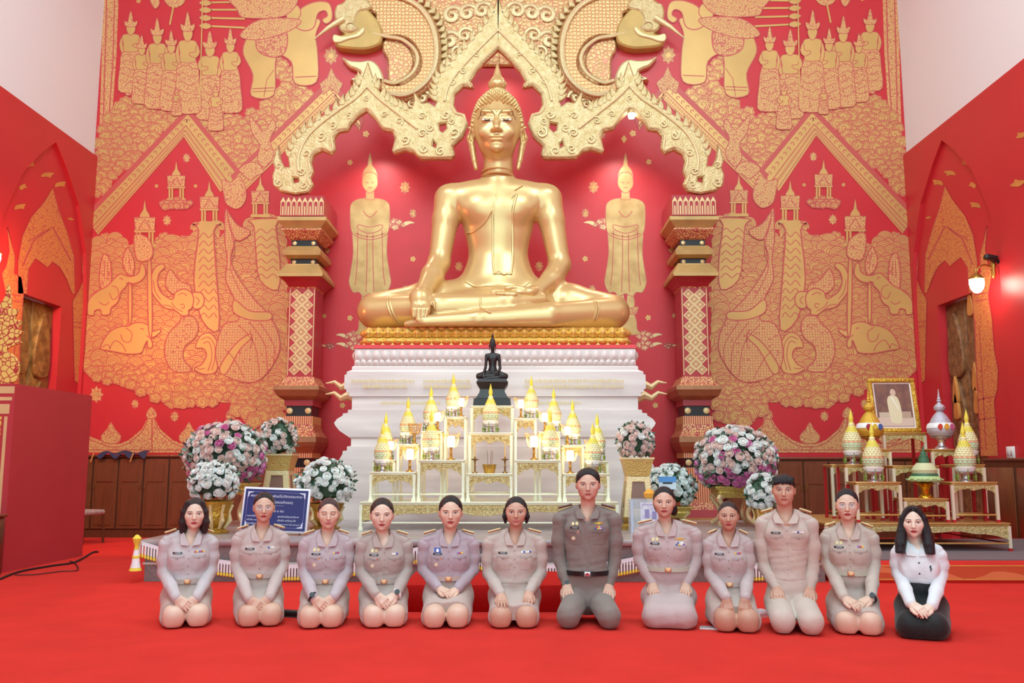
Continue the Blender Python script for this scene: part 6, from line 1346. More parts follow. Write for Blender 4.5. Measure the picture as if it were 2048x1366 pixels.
# ------------------------------------------------------------------ people
TONE = dict(lilac=(214, 198, 201), sand=(212, 186, 182), mauve=(204, 182, 188), greybrown=(194, 172, 166), violet=(192, 170, 180), peach=(209, 186, 178), dark=(143, 126, 120), rosy=(206, 178, 178), dusty=(206, 182, 182), cream=(217, 193, 182), buff=(209, 187, 176), white=(244, 241, 247), black=(21, 21, 23), khaki=(206, 178, 170),
            pale=(240, 206, 188), light=(232, 194, 175), fair=(228, 186, 165), warm=(220, 174, 153), tan=(210, 160, 138), brown=(201, 150, 128))
def tone(k, f=1.): return tuple(min(1., v / 255 * f) for v in TONE[k])
def cloth(name, c, b=.5): return mat(name, tuple(v * .955 for v in c), .75, bump=b, bscale=14, detail=5, noise=.06, nscale=6, sheen=.15)
M_belt = mat('pale_belt', 'C2B8A8', .6); M_bbelt = mat('black_belt', '161416', .35); M_buck = mat('red_gold_buckle', 'D89070', .3, .5); M_buck2 = mat('gold_crest', 'F0D8A0', .3, .6); M_epau = mat('gold_epaulette', (.95, .88, .68), .45, .15, bump=.5, bscale=120); M_tag = mat('name_tag', '1A1820', .4); M_tagl = mat('tag_letters', 'C8C4CC', .5)
M_rib = [mat('ribbon_' + c, c, .6) for c in ('F2ECEC', 'C43C4A', '4A58A8', 'E8C050', 'E6DADA', '8A6AB0')]
M_lip = mat('lips', 'C4746C', .45); M_lip2 = mat('lips_red', 'C0464E', .4); M_eyew = mat('eye_white', 'EFE6E2', .3); M_iris = mat('dark_iris', '2A1A16', .2); M_brow = mat('brow', '4A3430', .7); M_lash = mat('lash', '2A1C1C', .7); M_teeth = mat('teeth', 'F2ECE6', .3)
M_hair = {'k': mat('black_hair', '17131A', .42, bump=.5, bscale=60, stretch=(4, 4, .4)), 'b': mat('dark_brown_hair', '2E2022', .42, bump=.5, bscale=60, stretch=(4, 4, .4)), 'r': mat('reddish_brown_hair', '4A3030', .42, bump=.5, bscale=60, stretch=(4, 4, .4))}
def bvh_of(me): return BVHTree.FromPolygons([v.co[:] for v in me.vertices], [tuple(p.vertices) for p in me.polygons])
def decal(bvh, cx, cz, w, h, off, m, name, parent, nx=4, nz=3, poly=None, rot=0.):
    """thin piece laid on a surface, seen along +y; poly is an optional outline in -1..1"""
    mb = MB(); hit = lambda x, z: bvh.ray_cast(Vector((x, -1.5, z)), Vector((0, 1, 0)))[0]
    if poly:
        pts = [(cx + p[0] * w / 2 * math.cos(rot) - p[1] * h / 2 * math.sin(rot), cz + p[1] * h / 2 * math.cos(rot) + p[0] * w / 2 * math.sin(rot)) for p in poly]
        n = len(pts); mx = sum(p[0] for p in pts) / n; mz = sum(p[1] for p in pts) / n; c = hit(mx, mz); yd = c.y if c else 0
        def at_(x, z):
            q = hit(x, z); return (q if (q and abs(q.y - yd) < .05) else Vector((x, yd, z)))
        rings = [[at_(mx + (p[0] - mx) * k, mz + (p[1] - mz) * k) for p in pts] for k in (1., .66, .33)]
        v = [q + Vector((0, .002, 0)) for q in rings[0]]
        for r_ in rings: v += [q + Vector((0, -off, 0)) for q in r_]
        v.append(at_(mx, mz) + Vector((0, -off, 0))); f = []
        for r_ in range(3): f += [(r_ * n + i, r_ * n + (i + 1) % n, (r_ + 1) * n + (i + 1) % n, (r_ + 1) * n + i) for i in range(n)]
        f += [(3 * n + i, 3 * n + (i + 1) % n, 4 * n) for i in range(n)]
        mb.add(v, f)
    else:
        v = []; f = []; ok = []
        for j in range(nz + 1):
            for i in range(nx + 1):
                x = cx - w / 2 + w * i / nx; z = cz - h / 2 + h * j / nz; q = hit(x, z); ok.append(q is not None); v.append((q if q else Vector((x, 0, z))) + Vector((0, -off, 0)))
        n = len(v); S = nx + 1; vb = [p + Vector((0, off + .001, 0)) for p in v]
        for j in range(nz):
            for i in range(nx):
                ids = (j * S + i, j * S + i + 1, j * S + S + i + 1, j * S + S + i)
                if all(ok[k] for k in ids): f.append(ids)
        edge = [i for i in range(S)] + [j * S + nx for j in range(1, nz + 1)] + [nz * S + i for i in range(nx - 1, -1, -1)] + [j * S for j in range(nz - 1, 0, -1)]
        for a, b in zip(edge, edge[1:] + edge[:1]):
            if ok[a] and ok[b]: f.append((a, b, n + b, n + a))
        mb.add(v + vb, f)
    if not mb.f: return None
    return mb.build(name, m, parent, 50)
def hand_patch(wr, dr, up, side, L=.185, spread=.1, curl=.5, h=.0031):
    """wr wrist, dr finger direction, up = back of the hand, side +1: thumb towards +x of the hand frame"""
    s = L / .185; d = Vector(dr).normalized(); u = Vector(up); u = (u - d * u.dot(d)).normalized(); x = d.cross(u)
    W = lambda a, b, c: tuple(Vector(wr) + (x * a * side + d * b + u * c) * s)
    Ls = (.060, .070, .066, .052); xs = (.0285, .0095, -.0095, -.028)
    pts = []
    fingers = []
    for i in range(4):
        a = (1.5 - i) * spread; l = Ls[i]; bx = xs[i]; y0 = .082 - .004 * abs(i - 1.2); p = [(bx, y0, 0)]
        ang = .15
        for k, fr in enumerate((.42, .32, .26)):
            ang += curl * (.35 + .15 * k); q0 = p[-1]; ll = l * fr; p.append((q0[0] + ll * math.sin(a) * math.cos(ang), q0[1] + ll * math.cos(a) * math.cos(ang), q0[2] - ll * math.sin(ang)))
        fingers.append([W(*t) for t in p])
    allp = [Vector(t) for f_ in fingers for t in f_] + [Vector(wr), Vector(W(.06, .07, -.03)), Vector(W(-.045, .0, 0)), Vector(W(.0, -.03, 0))]
    lo = [min(p[k] for p in allp) - .03 for k in range(3)]; hi = [max(p[k] for p in allp) + .03 for k in range(3)]
    fd = Field(lo, hi, h)
    fd.cap(W(0, -.016, 0), W(0, .02, 0), .022 * s, .026 * s, .015)
    for i in range(4): fd.cap(W(xs[i] * .65, .018, -.002), W(xs[i], .082, 0), .0155 * s, .0115 * s, .016)
    for f_ in fingers: fd.chain(f_, [.0105 * s, .0095 * s, .0088 * s, .0072 * s], .003)
    fd.chain([W(.020, .018, -.006), W(.040, .045, -.012), W(.046, .070, -.016), W(.045, .090, -.02)], [.016 * s, .0125 * s, .0105 * s, .008 * s], .008)
    nails = []
    return fd.surf(), fingers
def wr_noise(fd, amp, sc=1., seed=0):
    X = fd.ax; x = X[0][:, None, None] * sc; y = X[1][None, :, None] * sc; z = X[2][None, None, :] * sc; p = seed * 1.7
    fd.f += np.where(np.abs(fd.f) < .03, amp * (np.sin(38 * z + 14 * x + 9 * np.sin(11 * x + p) + p) * np.sin(9 * y + 17 * x + p) + .6 * np.sin(61 * z - 23 * x + 5 * np.sin(17 * z + p))), 0).astype(np.float32)

def person(label, cx, kb, top, chin, sh, shw, belt, hands, knees, hx=None, hair='bun', hc='k', shirt='rosy', skin='fair', low='skirt', lowc=None, hem=.30, sex='f', clasp=True, tags='tp', glasses=False, watch=None, buckle=True, smile=0, wide=1., lip=None, eyes='open', belly=0., epau=True, ww=None, seed=1, lean=0., watchc='k'):
    X, Yk, _ = G(cx, kb); rnd = random.Random(seed); th = math.atan2(X - CX, Yk - CY); ct = math.cos(th); BD = .36
    RX, RY = X + math.sin(th) * BD, Yk + ct * BD; Yb = RY
    root = thing('person', label, 'person', (RX, RY, 0), -th, group='people kneeling in a row')
    Mi = (Matrix.Translation((RX, RY, 0)) @ Matrix.Rotation(-th, 4, 'Z')).inverted(); camL = Mi @ Vector((CX, CY, CZ))
    lx = lambda px, dy=0.: (px - cx) * (RY + dy * ct) * ct / F
    zz = lambda py, dy=0.: P(cx, py, RY + dy * ct)[2]
    def lray(px, py): return (Mi.to_3x3() @ Vector(ray(px, py))).normalized()
    zt, zc, zs, zb = zz(top), zz(chin, -.08), zz(sh), zz(belt, -.11)
    male = sex == 'm'; w_s = shw / F * Yb * ct; sj = w_s - .048; hxm = lx(hx if hx else cx)
    kx = [lx(k, -.33) for k in knees]; M_sk = mat('skin_' + skin, tone(skin), .48, noise=.05, nscale=12, sss=.08)
    # ---------- head
    hh = (zt - .012 - zc) / 2; c = zc + hh; rx = .71 * hh * (1.04 if male else 1.0) * wide; ry = .83 * hh; hy = -.03
    fd = Field((hxm - .14, hy - .16, zs - .16), (hxm + .14, hy + .16, zt + .03), .0042)
    V = lambda x, y, z: (hxm + x, hy + y, c + z)
    nr = .055 if male else .047
    fd.cap((hxm * .4, .025, zs - .1), (hxm, hy + .03, zc + .03), nr * 1.1, nr, .03); fd.ell((0, -.01, zs - .07), (.062, .078, .085), .04)
    fd.ell(V(0, .012, hh * .22), (rx, ry, hh * .78), .02); fd.ell(V(0, -.012, -hh * .12), (rx * .90, ry * .84, hh * .80), .03); fd.ell(V(0, -.026, -hh * .55), (rx * (.74 if male else .68), ry * .62, hh * .40), .03); fd.ell(V(0, -ry * .72, -hh * .86), (.020, .018, .016), .02)
    for s in (-1, 1):
        fd.ell(V(s * rx * .56, -ry * .66, -hh * .20), (.024, .02, .024), .025); fd.ell(V(s * rx * .43, -ry * .93, -hh * .0), (.017, .012, .010), .012, True); fd.ell(V(s * rx * .43, -ry * .80, -hh * .005), (.0155, .012, .011), .008); fd.ell(V(s * rx * .42, -ry * .86, hh * .17), (.022, .009, .007), .012)
        fd.ell(V(s * rx * 1.0, .012, -hh * .05), (.010, .020, .030), .008); fd.ell(V(s * .0095, -ry * .98, -hh * .34), (.0085, .010, .007), .006)
    fd.chain([V(0, -ry * .90, hh * .08), V(0, -ry * 1.0, -hh * .14), V(0, -ry * 1.13, -hh * .31)], [.0085, .0095, .0115], .010)
    fd.ell(V(0, -ry * .93, -hh * .545), (.022, .011, .0055), .006); fd.ell(V(0, -ry * .90, -hh * .645), (.018, .011, .0065), .006)
    hv, hq = fd.surf(); parts = [(hv, hq)]
    hb = BVHTree.FromPolygons([tuple(p) for p in hv], [tuple(int(i) for i in f) for f in hq])
    # ---------- lower garment
    M_lo = cloth('lower_' + (lowc or 'khaki'), tone(lowc or 'khaki'), .35); W = ww if ww else w_s * .58
    fk = Field((-.36, -.52, .0), (.36, .30, zb + .10), .0082)
    fk.ell((0, -.0, zb - .01), (W * 1.05, .105 + belly, .05), .05); fk.ell((0, .015, zb - .06), (W * 1.18, .13, .08), .05); fk.ell((0, .03, .18), (.17 * w_s / .21, .15, .14), .06)
    for i, s in enumerate((-1, 1)):
        k = kx[i]; kk = .05 if low != 'trousers' else .02; r1 = .084 if low == 'skirt' else .086
        fk.cap((s * .085, .0, .165), (k, -.33, .094), .100, r1, kk)
        if low == 'long': fk.ell((k, -.335, .088), (.085, .066, .088), .03)
        if low == 'trousers': fk.ell((k, -.33, .084), (.078, .068, .084), .02)
        if low != 'trousers': fk.cap((s * .12, .05, .06), (k + s * .03, -.27, .06), .068, .062, .05)
        else: fk.cap((k, -.32, .07), (s * .10, .12, .055), .066, .055, .02)
    if low != 'trousers': fk.ell((0, -.15, .125), (.10, .20, .07), .06)
    if low == 'long': fk.ell(((kx[0] + kx[1]) / 2, -.30, .08), (.10, .10, .085), .05)
    fk.plane((0, 0, 1), zb + .012, .0)
    if low == 'skirt': fk.plane((0, -.98, -.18), hem - .03, .0)
    fk.plane((0, 0, -1), -.006, .0); wr_noise(fk, .0014, .8, seed + 3)
    lme = np_mesh('lower_garment', [fk.surf()], M_lo); lo = link('trousers' if low == 'trousers' else 'skirt', lme, root); lb = bvh_of(lme)
    # ---------- arms and hands
    wrists = []; elb = []
    for i, (hpx, hpy) in enumerate(hands):
        s = -1 if i == 0 else 1; dl = lray(hpx, hpy); hit = lb.ray_cast(camL, dl)
        if hit[0] is None: q0, n = Vector((lx(hpx, -.2), -.22, .2)), Vector((0, -.6, .8))
        else: q0, n = hit[0], hit[1]
        n = (n + Vector((0, -.5, .8))).normalized(); hc_ = q0 + n * .020
        if clasp: dr = Vector((-s * .80, -.55, -.45)); hc_ += n * (.022 if s < 0 else .002)
        else: dr = Vector((-s * .16, -.7, -.75))
        dr = (dr - n * dr.dot(n) * .85).normalized(); wr = hc_ - dr * .062; e = Vector((s * (w_s - .050), .03, zb + (zs - zb) * .16)); wrists.append((wr, dr)); elb.append(e)
        hp, fg = hand_patch(wr, dr, n, -s, .178 if not male else .198, .05 if clasp else .1, .42 if clasp else .30); parts.append(hp)
    # ---------- legs and trunk core
    fl = Field((-.34, -.50, -.0), (.34, .34, .62), .0098)
    fl.ell((0, .03, .2), (.15, .12, .12), .05); fl.cap((0, .02, .2), (0, .0, zs - .12), .09, .09, .04)
    for i, s in enumerate((-1, 1)):
        k = kx[i]; fl.cap((s * .085, .0, .165), (k, -.32, .092), .085, .073, .02); kq = 1. if low == 'skirt' else .8; fl.ell((k, -.32, .078), (.077 * kq, .070 * kq, .080 * kq), .02, pw=2.6); fl.ell((k, -.365 * (1 if low == 'skirt' else .93), .095), (.042, .03, .045), .03); fl.cap((k, -.33, .062), (s * .09, .1, .05), .052, .04, .02); fl.cap((s * .09, .1, .045), (s * .08, .24, .03), .035, .025, .02)
    fl.plane((0, 0, -1), -.004, .0); parts.append(fl.surf())
    body = link('body', np_mesh('body', parts, M_sk), root)
    # ---------- shirt
    M_sh = cloth('shirt_' + shirt, tone(shirt))
    fs = Field((-w_s - .07, -.32, max(zb - .05, .1)), (w_s + .07, .2, zs + .09), .0066); fa = Field((-w_s - .09, -.48, .06), (w_s + .09, .2, zs + .06), .0066)
    fs.ell((0, .012, zs - .13), (w_s * .70, .098, .15), .04); fs.ell((0, .0, zb + .07), (W * 1.0, .100 + belly, .14), .08); fs.ell((0, -.0, (zs + zb) / 2 - .02), (w_s * .66, .095 + belly * .6, .15), .06)
    fs.ell((0, -.005, zb + .005), (W * 1.02, .104 + belly, .045), .04)
    for s in (-1, 1):
        fs.cap((s * .045, .02, zs + .020), (s * sj * .92, .012, zs - .045), .034, .046, .03)
        if not male: fs.ell((s * .064 * w_s / .21, -.076, zs - .175), (.058, .042, .056), .05)
        else: fs.ell((s * .075, -.065, zs - .14), (.082, .04, .07), .05)
    fs.plane((0, 0, -1), -(zb - .012), .0)
    for i, s in enumerate((-1, 1)):
        e = elb[i]; wr, dr = wrists[i]; S0 = Vector((s * (sj - .004), .012, zs - .070)); ra = .047 if not male else .054
        fa.chain([(s * sj * .8, .012, zs - .050), tuple(S0), tuple(S0.lerp(e, .5) + Vector((s * .008, .004, 0))), tuple(e)], [.036, ra, ra * 1.03, .046], .03); fa.chain([tuple(e), tuple(e.lerp(wr, .55)), tuple(e.lerp(wr, .98))], [.048, .045, .038], .02)
    fs.cap((0, -.125, zs - .062 if not male else zs - .05), (0, -.06, zs + .055), .006, .050, .01, True); fs.cap((0, .02, zs - .02), (hxm, hy + .03, zc), nr * 1.12, nr * 1.12, .008, True)
    wr_noise(fs, .0020, 1., seed); wr_noise(fa, .0010, .9, seed + 5)
    sme = np_mesh('shirt', [fs.surf(), fa.surf()], M_sh); so = link('shirt', sme, root); sb = bvh_of(sme)
    # collar
    cs = 1.14 if male else 1.0
    for s in (-1, 1):
        mb = MB(); I = [(0, .078, .060), (.035, .070, .058), (.057, .038, .054), (.062, -.004, .046), (.056, -.044, .032), (.046, -.074, .010), (.032, -.098, -.024), (.009, -.110, -.068)]
        O = [(0, .094, .022), (.045, .086, .020), (.078, .046, .016), (.088, -.004, .010), (.084, -.054, -.004), (.078, -.088, -.026), (.068, -.106, -.066), (.018, -.114, -.072)]
        def put(q):
            v = Vector((s * q[0] * cs + hxm * .4, q[1] * cs, zs + q[2] * (.8 if male else 1)))
            if q[1] < -.03:
                h = sb.ray_cast(Vector((v.x, -1.5, v.z)), Vector((0, 1, 0)))[0]
                if h and abs(h.y - v.y) < .06: v.y = min(v.y, h.y - .005)
            return v
        v = [put(q_) for q_ in I] + [put(q_) for q_ in O]; v2 = [p_ + Vector((0, .005, -.002)) for p_ in v]; f = [(i, i + 1, 8 + i + 1, 8 + i) for i in range(7)]; f += [tuple(16 + j for j in reversed(q_)) for q_ in f] + [(8 + i, 8 + i + 1, 24 + i + 1, 24 + i) for i in range(7)] + [(i + 1, i, 16 + i, 17 + i) for i in range(7)] + [(7, 15, 31, 23)]
        mb.add(v + v2, f); mb.build('collar', M_sh, so, 60)
    if tags != 'plain':
        M_pk = cloth('trim_' + shirt, tone(shirt, .90), .3)
        decal(sb, 0, (zs - .09 + zb) / 2, .024, zs - .09 - zb - .01, .0018, M_sh, 'placket', so, 2, 10)
        for k in range(4): decal(sb, 0, zs - .11 - k * (zs - .13 - zb) / 3.6, .009, .009, .004, mat('shirt_button', '8A7474', .5), 'button', so, poly=[(math.cos(a), math.sin(a)) for a in [math.pi * j / 4 for j in range(8)]])
        px_ = w_s * .36; pw = min(.095, w_s * .44)
        for s in (-1, 1):
            decal(sb, s * px_, zs - .20, pw, .095, .0032, M_sh, 'pocket', so, 5, 5); decal(sb, s * px_, zs - .155, pw * 1.04, .034, .0062, M_pk, 'pocket_flap', so, poly=[(-1, 1), (1, 1), (1, -.2), (0, -1), (-1, -.2)])
            decal(sb, s * px_, zs - .163, .008, .008, .009, mat('shirt_button', '8A7474', .5), 'button', so, poly=[(math.cos(a), math.sin(a)) for a in [math.pi * j / 4 for j in range(8)]])
        tg = decal(sb, -px_, zs - .125, .068, .013, .005, M_tag, 'name_tag', so, 4, 1)
        if tg: decal(sb, -px_, zs - .125, .04, .004, .0062, M_tagl, 'tag_lettering', tg, 3, 1)
        nrib = 5 if 't' in tags else 3
        for j in range(nrib): decal(sb, px_ + (j - (nrib - 1) / 2) * .0155, zs - .118, .0145, .012, .0048, M_rib[(j * 2 + seed) % 6], 'ribbon', so, 1, 1)
        if 'w' in tags:
            decal(sb, px_, zs - .092, .085, .022, .005, mat('gold_wings', 'E0A83C', .35, .5), 'wing_badge', so, poly=[(-1, .6), (-.4, .3), (-.15, .9), (.15, .9), (.4, .3), (1, .6), (.5, -.4), (.15, -.2), (0, -1), (-.15, -.2), (-.5, -.4)])
            for j in range(4): decal(sb, px_ + (j - 1.5) * .018, zs - .130, .017, .010, .0052, M_rib[(j + 2) % 6], 'ribbon', so, 1, 1)
        if 'p' in tags or 'q' in tags:
            for dx, dz, r in ((-.012, -.095, .022), (.018, -.092, .024)): decal(sb, -px_ + dx, zs + dz, r, r * 1.2, .005, M_epau, 'crest_pin', so, poly=[(math.cos(a), math.sin(a)) for a in [math.pi * j / 4 for j in range(8)]])
        if 'q' in tags:
            for dx, dz, r in ((.025, -.155, .016), (-.01, -.205, .024)):
                o = decal(sb, -px_ + dx, zs + dz, r * 1.3, r * 1.3, .006, M_epau, 'round_badge', so, poly=[(math.cos(a), math.sin(a)) for a in [math.pi * j / 5 for j in range(10)]])
                if o: decal(sb, -px_ + dx, zs + dz, r * .8, r * .8, .008, M_rib[0 if dz < -.18 else 1], 'badge_face', o, poly=[(math.cos(a), math.sin(a)) for a in [math.pi * j / 4 for j in range(8)]])
        if 'c' in tags: decal(sb, -px_, zs - .098, .05, .036, .007, M_rib[2], 'blue_card', so, 2, 2); decal(sb, -px_, zs - .098, .024, .028, .009, M_rib[0], 'white_emblem', so, poly=[(0, 1), (.9, .2), (.7, -1), (-.7, -1), (-.9, .2)])
    elif tags == 'plain':
        decal(sb, 0, (zs - .09 + zb) / 2, .022, zs - .09 - zb - .01, .0016, M_sh, 'placket', so, 2, 10)
        for k in range(3): decal(sb, 0, zs - .115 - k * .075, .012, .012, .005, M_tag, 'button', so, poly=[(math.cos(a), math.sin(a)) for a in [math.pi * j / 4 for j in range(8)]])
        decal(sb, w_s * .40, zs - .15, .018, .042, .005, M_tag, 'chest_emblem', so, poly=[(-.2, 1), (.6, .7), (.3, .2), (1, -.3), (.2, -.5), (.4, -1), (-.5, -.9), (-.3, -.1), (-1, .3)])
    if epau:
        for s in (-1, 1):
            mb = MB(); L = sj * .52; mb.box((-L / 2, -.027, 0), (L / 2, .027, .009), b=.003); a, b = Vector((s * .045, .018, zs + .022 + .036)), Vector((s * sj, .012, zs - .035 + .052)); mid = a.lerp(b, .72); ang = math.atan2(b.z - a.z, b.x - a.x)
            mb.xf(Matrix.Translation(mid) @ Matrix.Rotation(-ang if s > 0 else math.pi - ang, 4, 'Y') @ Matrix.Rotation(rad(-14), 4, 'X')) if s > 0 else mb.xf(Matrix.Translation(mid) @ Matrix.Rotation(-(ang - math.pi), 4, 'Y') @ Matrix.Rotation(rad(-14), 4, 'X'))
            eb = mb.build('epaulette', M_epau if epau == True else M_sh, so)
            for j in range(3):
                st = MB(); st.lathe([(.0, .0), (.007, .0), (.004, .005), (0, .006)], seg=6, cap=False); R_ = Matrix.Translation(mid) @ Matrix.Rotation(-ang if s > 0 else -(ang - math.pi), 4, 'Y') @ Matrix.Rotation(rad(-14), 4, 'X') @ Matrix.Translation(((j - 1) * L * .3, 0, .009)); st.xf(R_); st.build('star', M_ceram if epau != True else M_buck2, eb)
    # cuffs are the sleeve ends; watch
    if watch is not None:
        wr, dr = wrists[watch]; q_ = wr - dr * .012; tq = dr.to_track_quat('Z', 'Y').to_matrix().to_4x4(); mb = MB(); mb.tube([(.034 * math.cos(a), .034 * math.sin(a), 0) for a in [2 * math.pi * k / 20 for k in range(20)]], .009, 6, closed=True); mb.xf(Matrix.Translation(q_) @ tq); wo = mb.build('watch_strap', M_tag if watchc == 'k' else M_ceram, root)
        mb = MB(); mb.lathe([(0, 0), (.019, 0), (.019, .008), (0, .008)], seg=14, cap=False); mb.xf(Matrix.Translation(q_ + Vector((0, -.034, .018))) @ Vector((0, -.85, .5)).to_track_quat('Z', 'Y').to_matrix().to_4x4()); mb.build('watch_face', M_tag, wo)
    # belt
    if buckle is not None:
        mb = MB(); a_, b_ = W * 1.02 + .012, .118 + belly + .006
        ring = [(math.cos(t), math.sin(t)) for t in [2 * math.pi * k / 40 for k in range(40)]]
        v = [(a_ * x * q_, b_ * y * q_ - .003, zb + z) for q_, z in ((1.02, -.017), (1.02, .017), (.94, .017), (.94, -.017)) for x, y in ring]; n = 40
        f = [(r * n + k, r * n + (k + 1) % n, ((r + 1) % 4) * n + (k + 1) % n, ((r + 1) % 4) * n + k) for r in range(4) for k in range(n)]; mb.add(v, f); bo_ = mb.build('belt', M_bbelt if buckle == 'black' else (M_belt if buckle == 'pale' else M_lo), root)
        y = -b_ * 1.02 - .003; mb = MB(); mb.box((-.024, y - .008, zb - .017), (.024, y + .006, zb + .017), b=.004); bk = mb.build('buckle', M_buck if buckle != 'black' else M_silver, bo_); mb = MB(); mb.ext([(-.010, zb - .008), (.010, zb - .008), (.014, zb + .004), (0, zb + .013), (-.014, zb + .004)], y - .011, y - .007); mb.build('crest', M_buck2 if buckle != 'black' else M_rib[1], bk)
    # ---------- face
    ex = rx * .43; ez = c - hh * .0
    hy_ = lambda pts, off, r, nm, m, par=body: (lambda mb: (drape(mb, hb, pts, off, r), mb.build(nm, m, par) if mb.f else None))(MB())
    for s in (-1, 1):
        X0 = hxm + s * ex
        if eyes == 'open':
            decal(hb, X0, ez, .030, .0115, .0012, M_eyew, 'eye', body, poly=[(-1, -.1), (-.5, .7), (.1, 1), (.6, .6), (1, 0), (.5, -.7), (-.3, -.9)]); decal(hb, X0, ez + .0005, .0115, .0115, .002, M_iris, 'iris', body, poly=[(math.cos(a), math.sin(a)) for a in [math.pi * j / 4 for j in range(8)]])
        hy_([(X0 - .0155, ez + .001 if eyes == 'open' else ez + .001), (X0 - .007, ez + (.0055 if eyes == 'open' else -.003)), (X0 + .004, ez + (.0065 if eyes == 'open' else -.003)), (X0 + .0155, ez + .0015)], .001, .0017, 'eyelash', M_lash)
        hy_([(X0 - s * .017, ez + .018), (X0 - s * .005, ez + .0215), (X0 + s * .008, ez + .0225), (X0 + s * .018, ez + .0175)], .0012, .0022, 'eyebrow', M_brow)
    mz = c - hh * .595; mw = .024 + .004 * smile; up_ = .004 * smile
    LM = lip or (M_lip if male else M_lip2)
    decal(hb, hxm, mz + .004, 2 * mw, .010, .0018, LM, 'upper_lip', body, poly=[(-1, -.6 + .35 * smile), (-.45, .5), (-.12, 1), (0, .6), (.12, 1), (.45, .5), (1, -.6 + .35 * smile), (.4, -.8), (-.4, -.8)])
    decal(hb, hxm, mz - .006, 2 * mw * .9, .011, .0018, LM, 'lower_lip', body, poly=[(-1, .7 + .3 * smile), (-.4, .8), (.4, .8), (1, .7 + .3 * smile), (.5, -.7), (0, -1), (-.5, -.7)])
    if smile > 1: decal(hb, hxm, mz - .0005, 2 * mw * .8, .006, .0024, M_teeth, 'teeth', body, poly=[(-1, .9), (1, .9), (.6, -.8), (-.6, -.8)])
    else: hy_([(hxm - mw, mz - .001 + up_), (hxm - mw * .4, mz - .001), (hxm + mw * .4, mz - .001), (hxm + mw, mz - .001 + up_)], .0015, .0011, 'mouth_line', M_lash)
    for s in (-1, 1): decal(hb, hxm + s * .0085, c - hh * .395, .006, .0035, .0008, mat('nostril', '8A5A50', .6), 'nostril', body, poly=[(-1, 0), (0, 1), (1, 0), (0, -1)])
    # ---------- hair
    HM = M_hair[hc]; fh = Field((hxm - .20, hy - .19, c - hh * 3.0), (hxm + .20, hy + .24, zt + .03), .0058)
    big = 1.0
    fh.ell(V(0, .018, hh * .24), (rx * 1.09, ry * 1.06, hh * .90), .01)
    if hair == 'bun': fh.ell(V(0, ry * 1.15, hh * .1), (.042, .04, .042), .02); fh.ell(V(0, .05, -hh * .3), (rx * .85, ry * .7, hh * .45), .03)
    if hair in ('bob', 'long', 'curl', 'pony'): fh.ell(V(0, .045, -hh * .25), (rx * 1.02, ry * .75, hh * .75), .03)
    if hair == 'short': fh.ell(V(0, -.005, hh * .62), (rx * .95, ry * .92, hh * .42), .02)
    if hair == 'crop': fh.ell(V(0, .01, hh * .50), (rx * .98, ry * .93, hh * .50), .02)
    # face opening
    tz = {'bun': .80, 'bob': .74, 'long': .80, 'curl': .76, 'pony': .78, 'short': .50, 'crop': .76}[hair]; sx_ = {'bob': .86, 'long': .82}.get(hair, .97)
    zc0 = -hh * .30; fh.ell(V(0, -ry * 1.0, zc0), (rx * sx_, ry * .86, tz * hh - zc0), .010, True); fh.ell(V(0, -ry * 1.0, -hh * .75), (rx * sx_, ry * .95, hh * .7), .010, True)
    if hair in ('short', 'crop', 'bun', 'pony', 'curl'):
        for s in (-1, 1): fh.ell(V(s * rx * 1.12, -.002, -hh * .55), (.028, .045, hh * .58), .01, True)
        fh.ell(V(0, -.03, -hh * .95), (rx * 1.3, ry * 1.0, hh * .55), .01, True)
    if hair == 'short':
        for k in range(7): fh.cap(V(-rx * .8 + k * rx * .27, -ry * .72, hh * .80), V(-rx * .9 + k * rx * .28, -ry * .98, hh * (.42 + .05 * (k % 3))), .016, .006, .008)
    if hair == 'bob':
        for s in (-1, 1): fh.chain([V(s * rx * .72, -ry * .45, hh * .78), V(s * rx * 1.02, -ry * .30, hh * .15), V(s * rx * 1.10, -.012, -hh * .6), V(s * rx * 1.05, .0, -hh * 1.22)], [.018, .022, .028, .022], .015, sq=(1, .75, 1)); fh.chain([V(s * rx * .75, .05, -hh * .3), V(s * rx * .8, .045, -hh * 1.2)], [.035, .03], .03)
    if hair == 'long':
        for s in (-1, 1): fh.chain([V(s * rx * .35, -ry * .55, hh * .92), V(s * rx * .98, -ry * .40, hh * .25), V(s * rx * 1.12, -ry * .38, -hh * .6), V(s * rx * 1.22, -ry * .75, -hh * 1.5), V(s * rx * 1.32, -ry * .95, -hh * 2.0)], [.018, .022, .030, .034, .030], .012, sq=(1, .9, 1)); fh.chain([V(s * rx * .95, .02, -hh * .2), V(s * rx * 1.25, -.02, -hh * 1.3), V(s * rx * 1.35, -.05, -hh * 2.0)], [.032, .036, .034], .02)
        fh.plane((0, 0, -1), -(c - hh * 2.12), 0)
    if hair == 'curl':
        for s in (-1, 1): fh.chain([V(s * rx * 1.02, .01, hh * .1), V(s * rx * 1.13, .0, -hh * .35), V(s * rx * 1.02, .01, -hh * .75)], [.016, .016, .012], .01)
    if hair == 'pony': fh.ell(V(rx * .95, .06, -hh * .55), (.028, .03, .05), .02)
    X3 = fh.ax; fh.f += np.where(np.abs(fh.f) < .02, .0009 * np.sin(300 * X3[0][:, None, None] + 30 * X3[2][None, None, :]) * np.ones(fh.n), 0).astype(np.float32)
    link('hair', np_mesh('hair', [fh.surf()], HM), root)
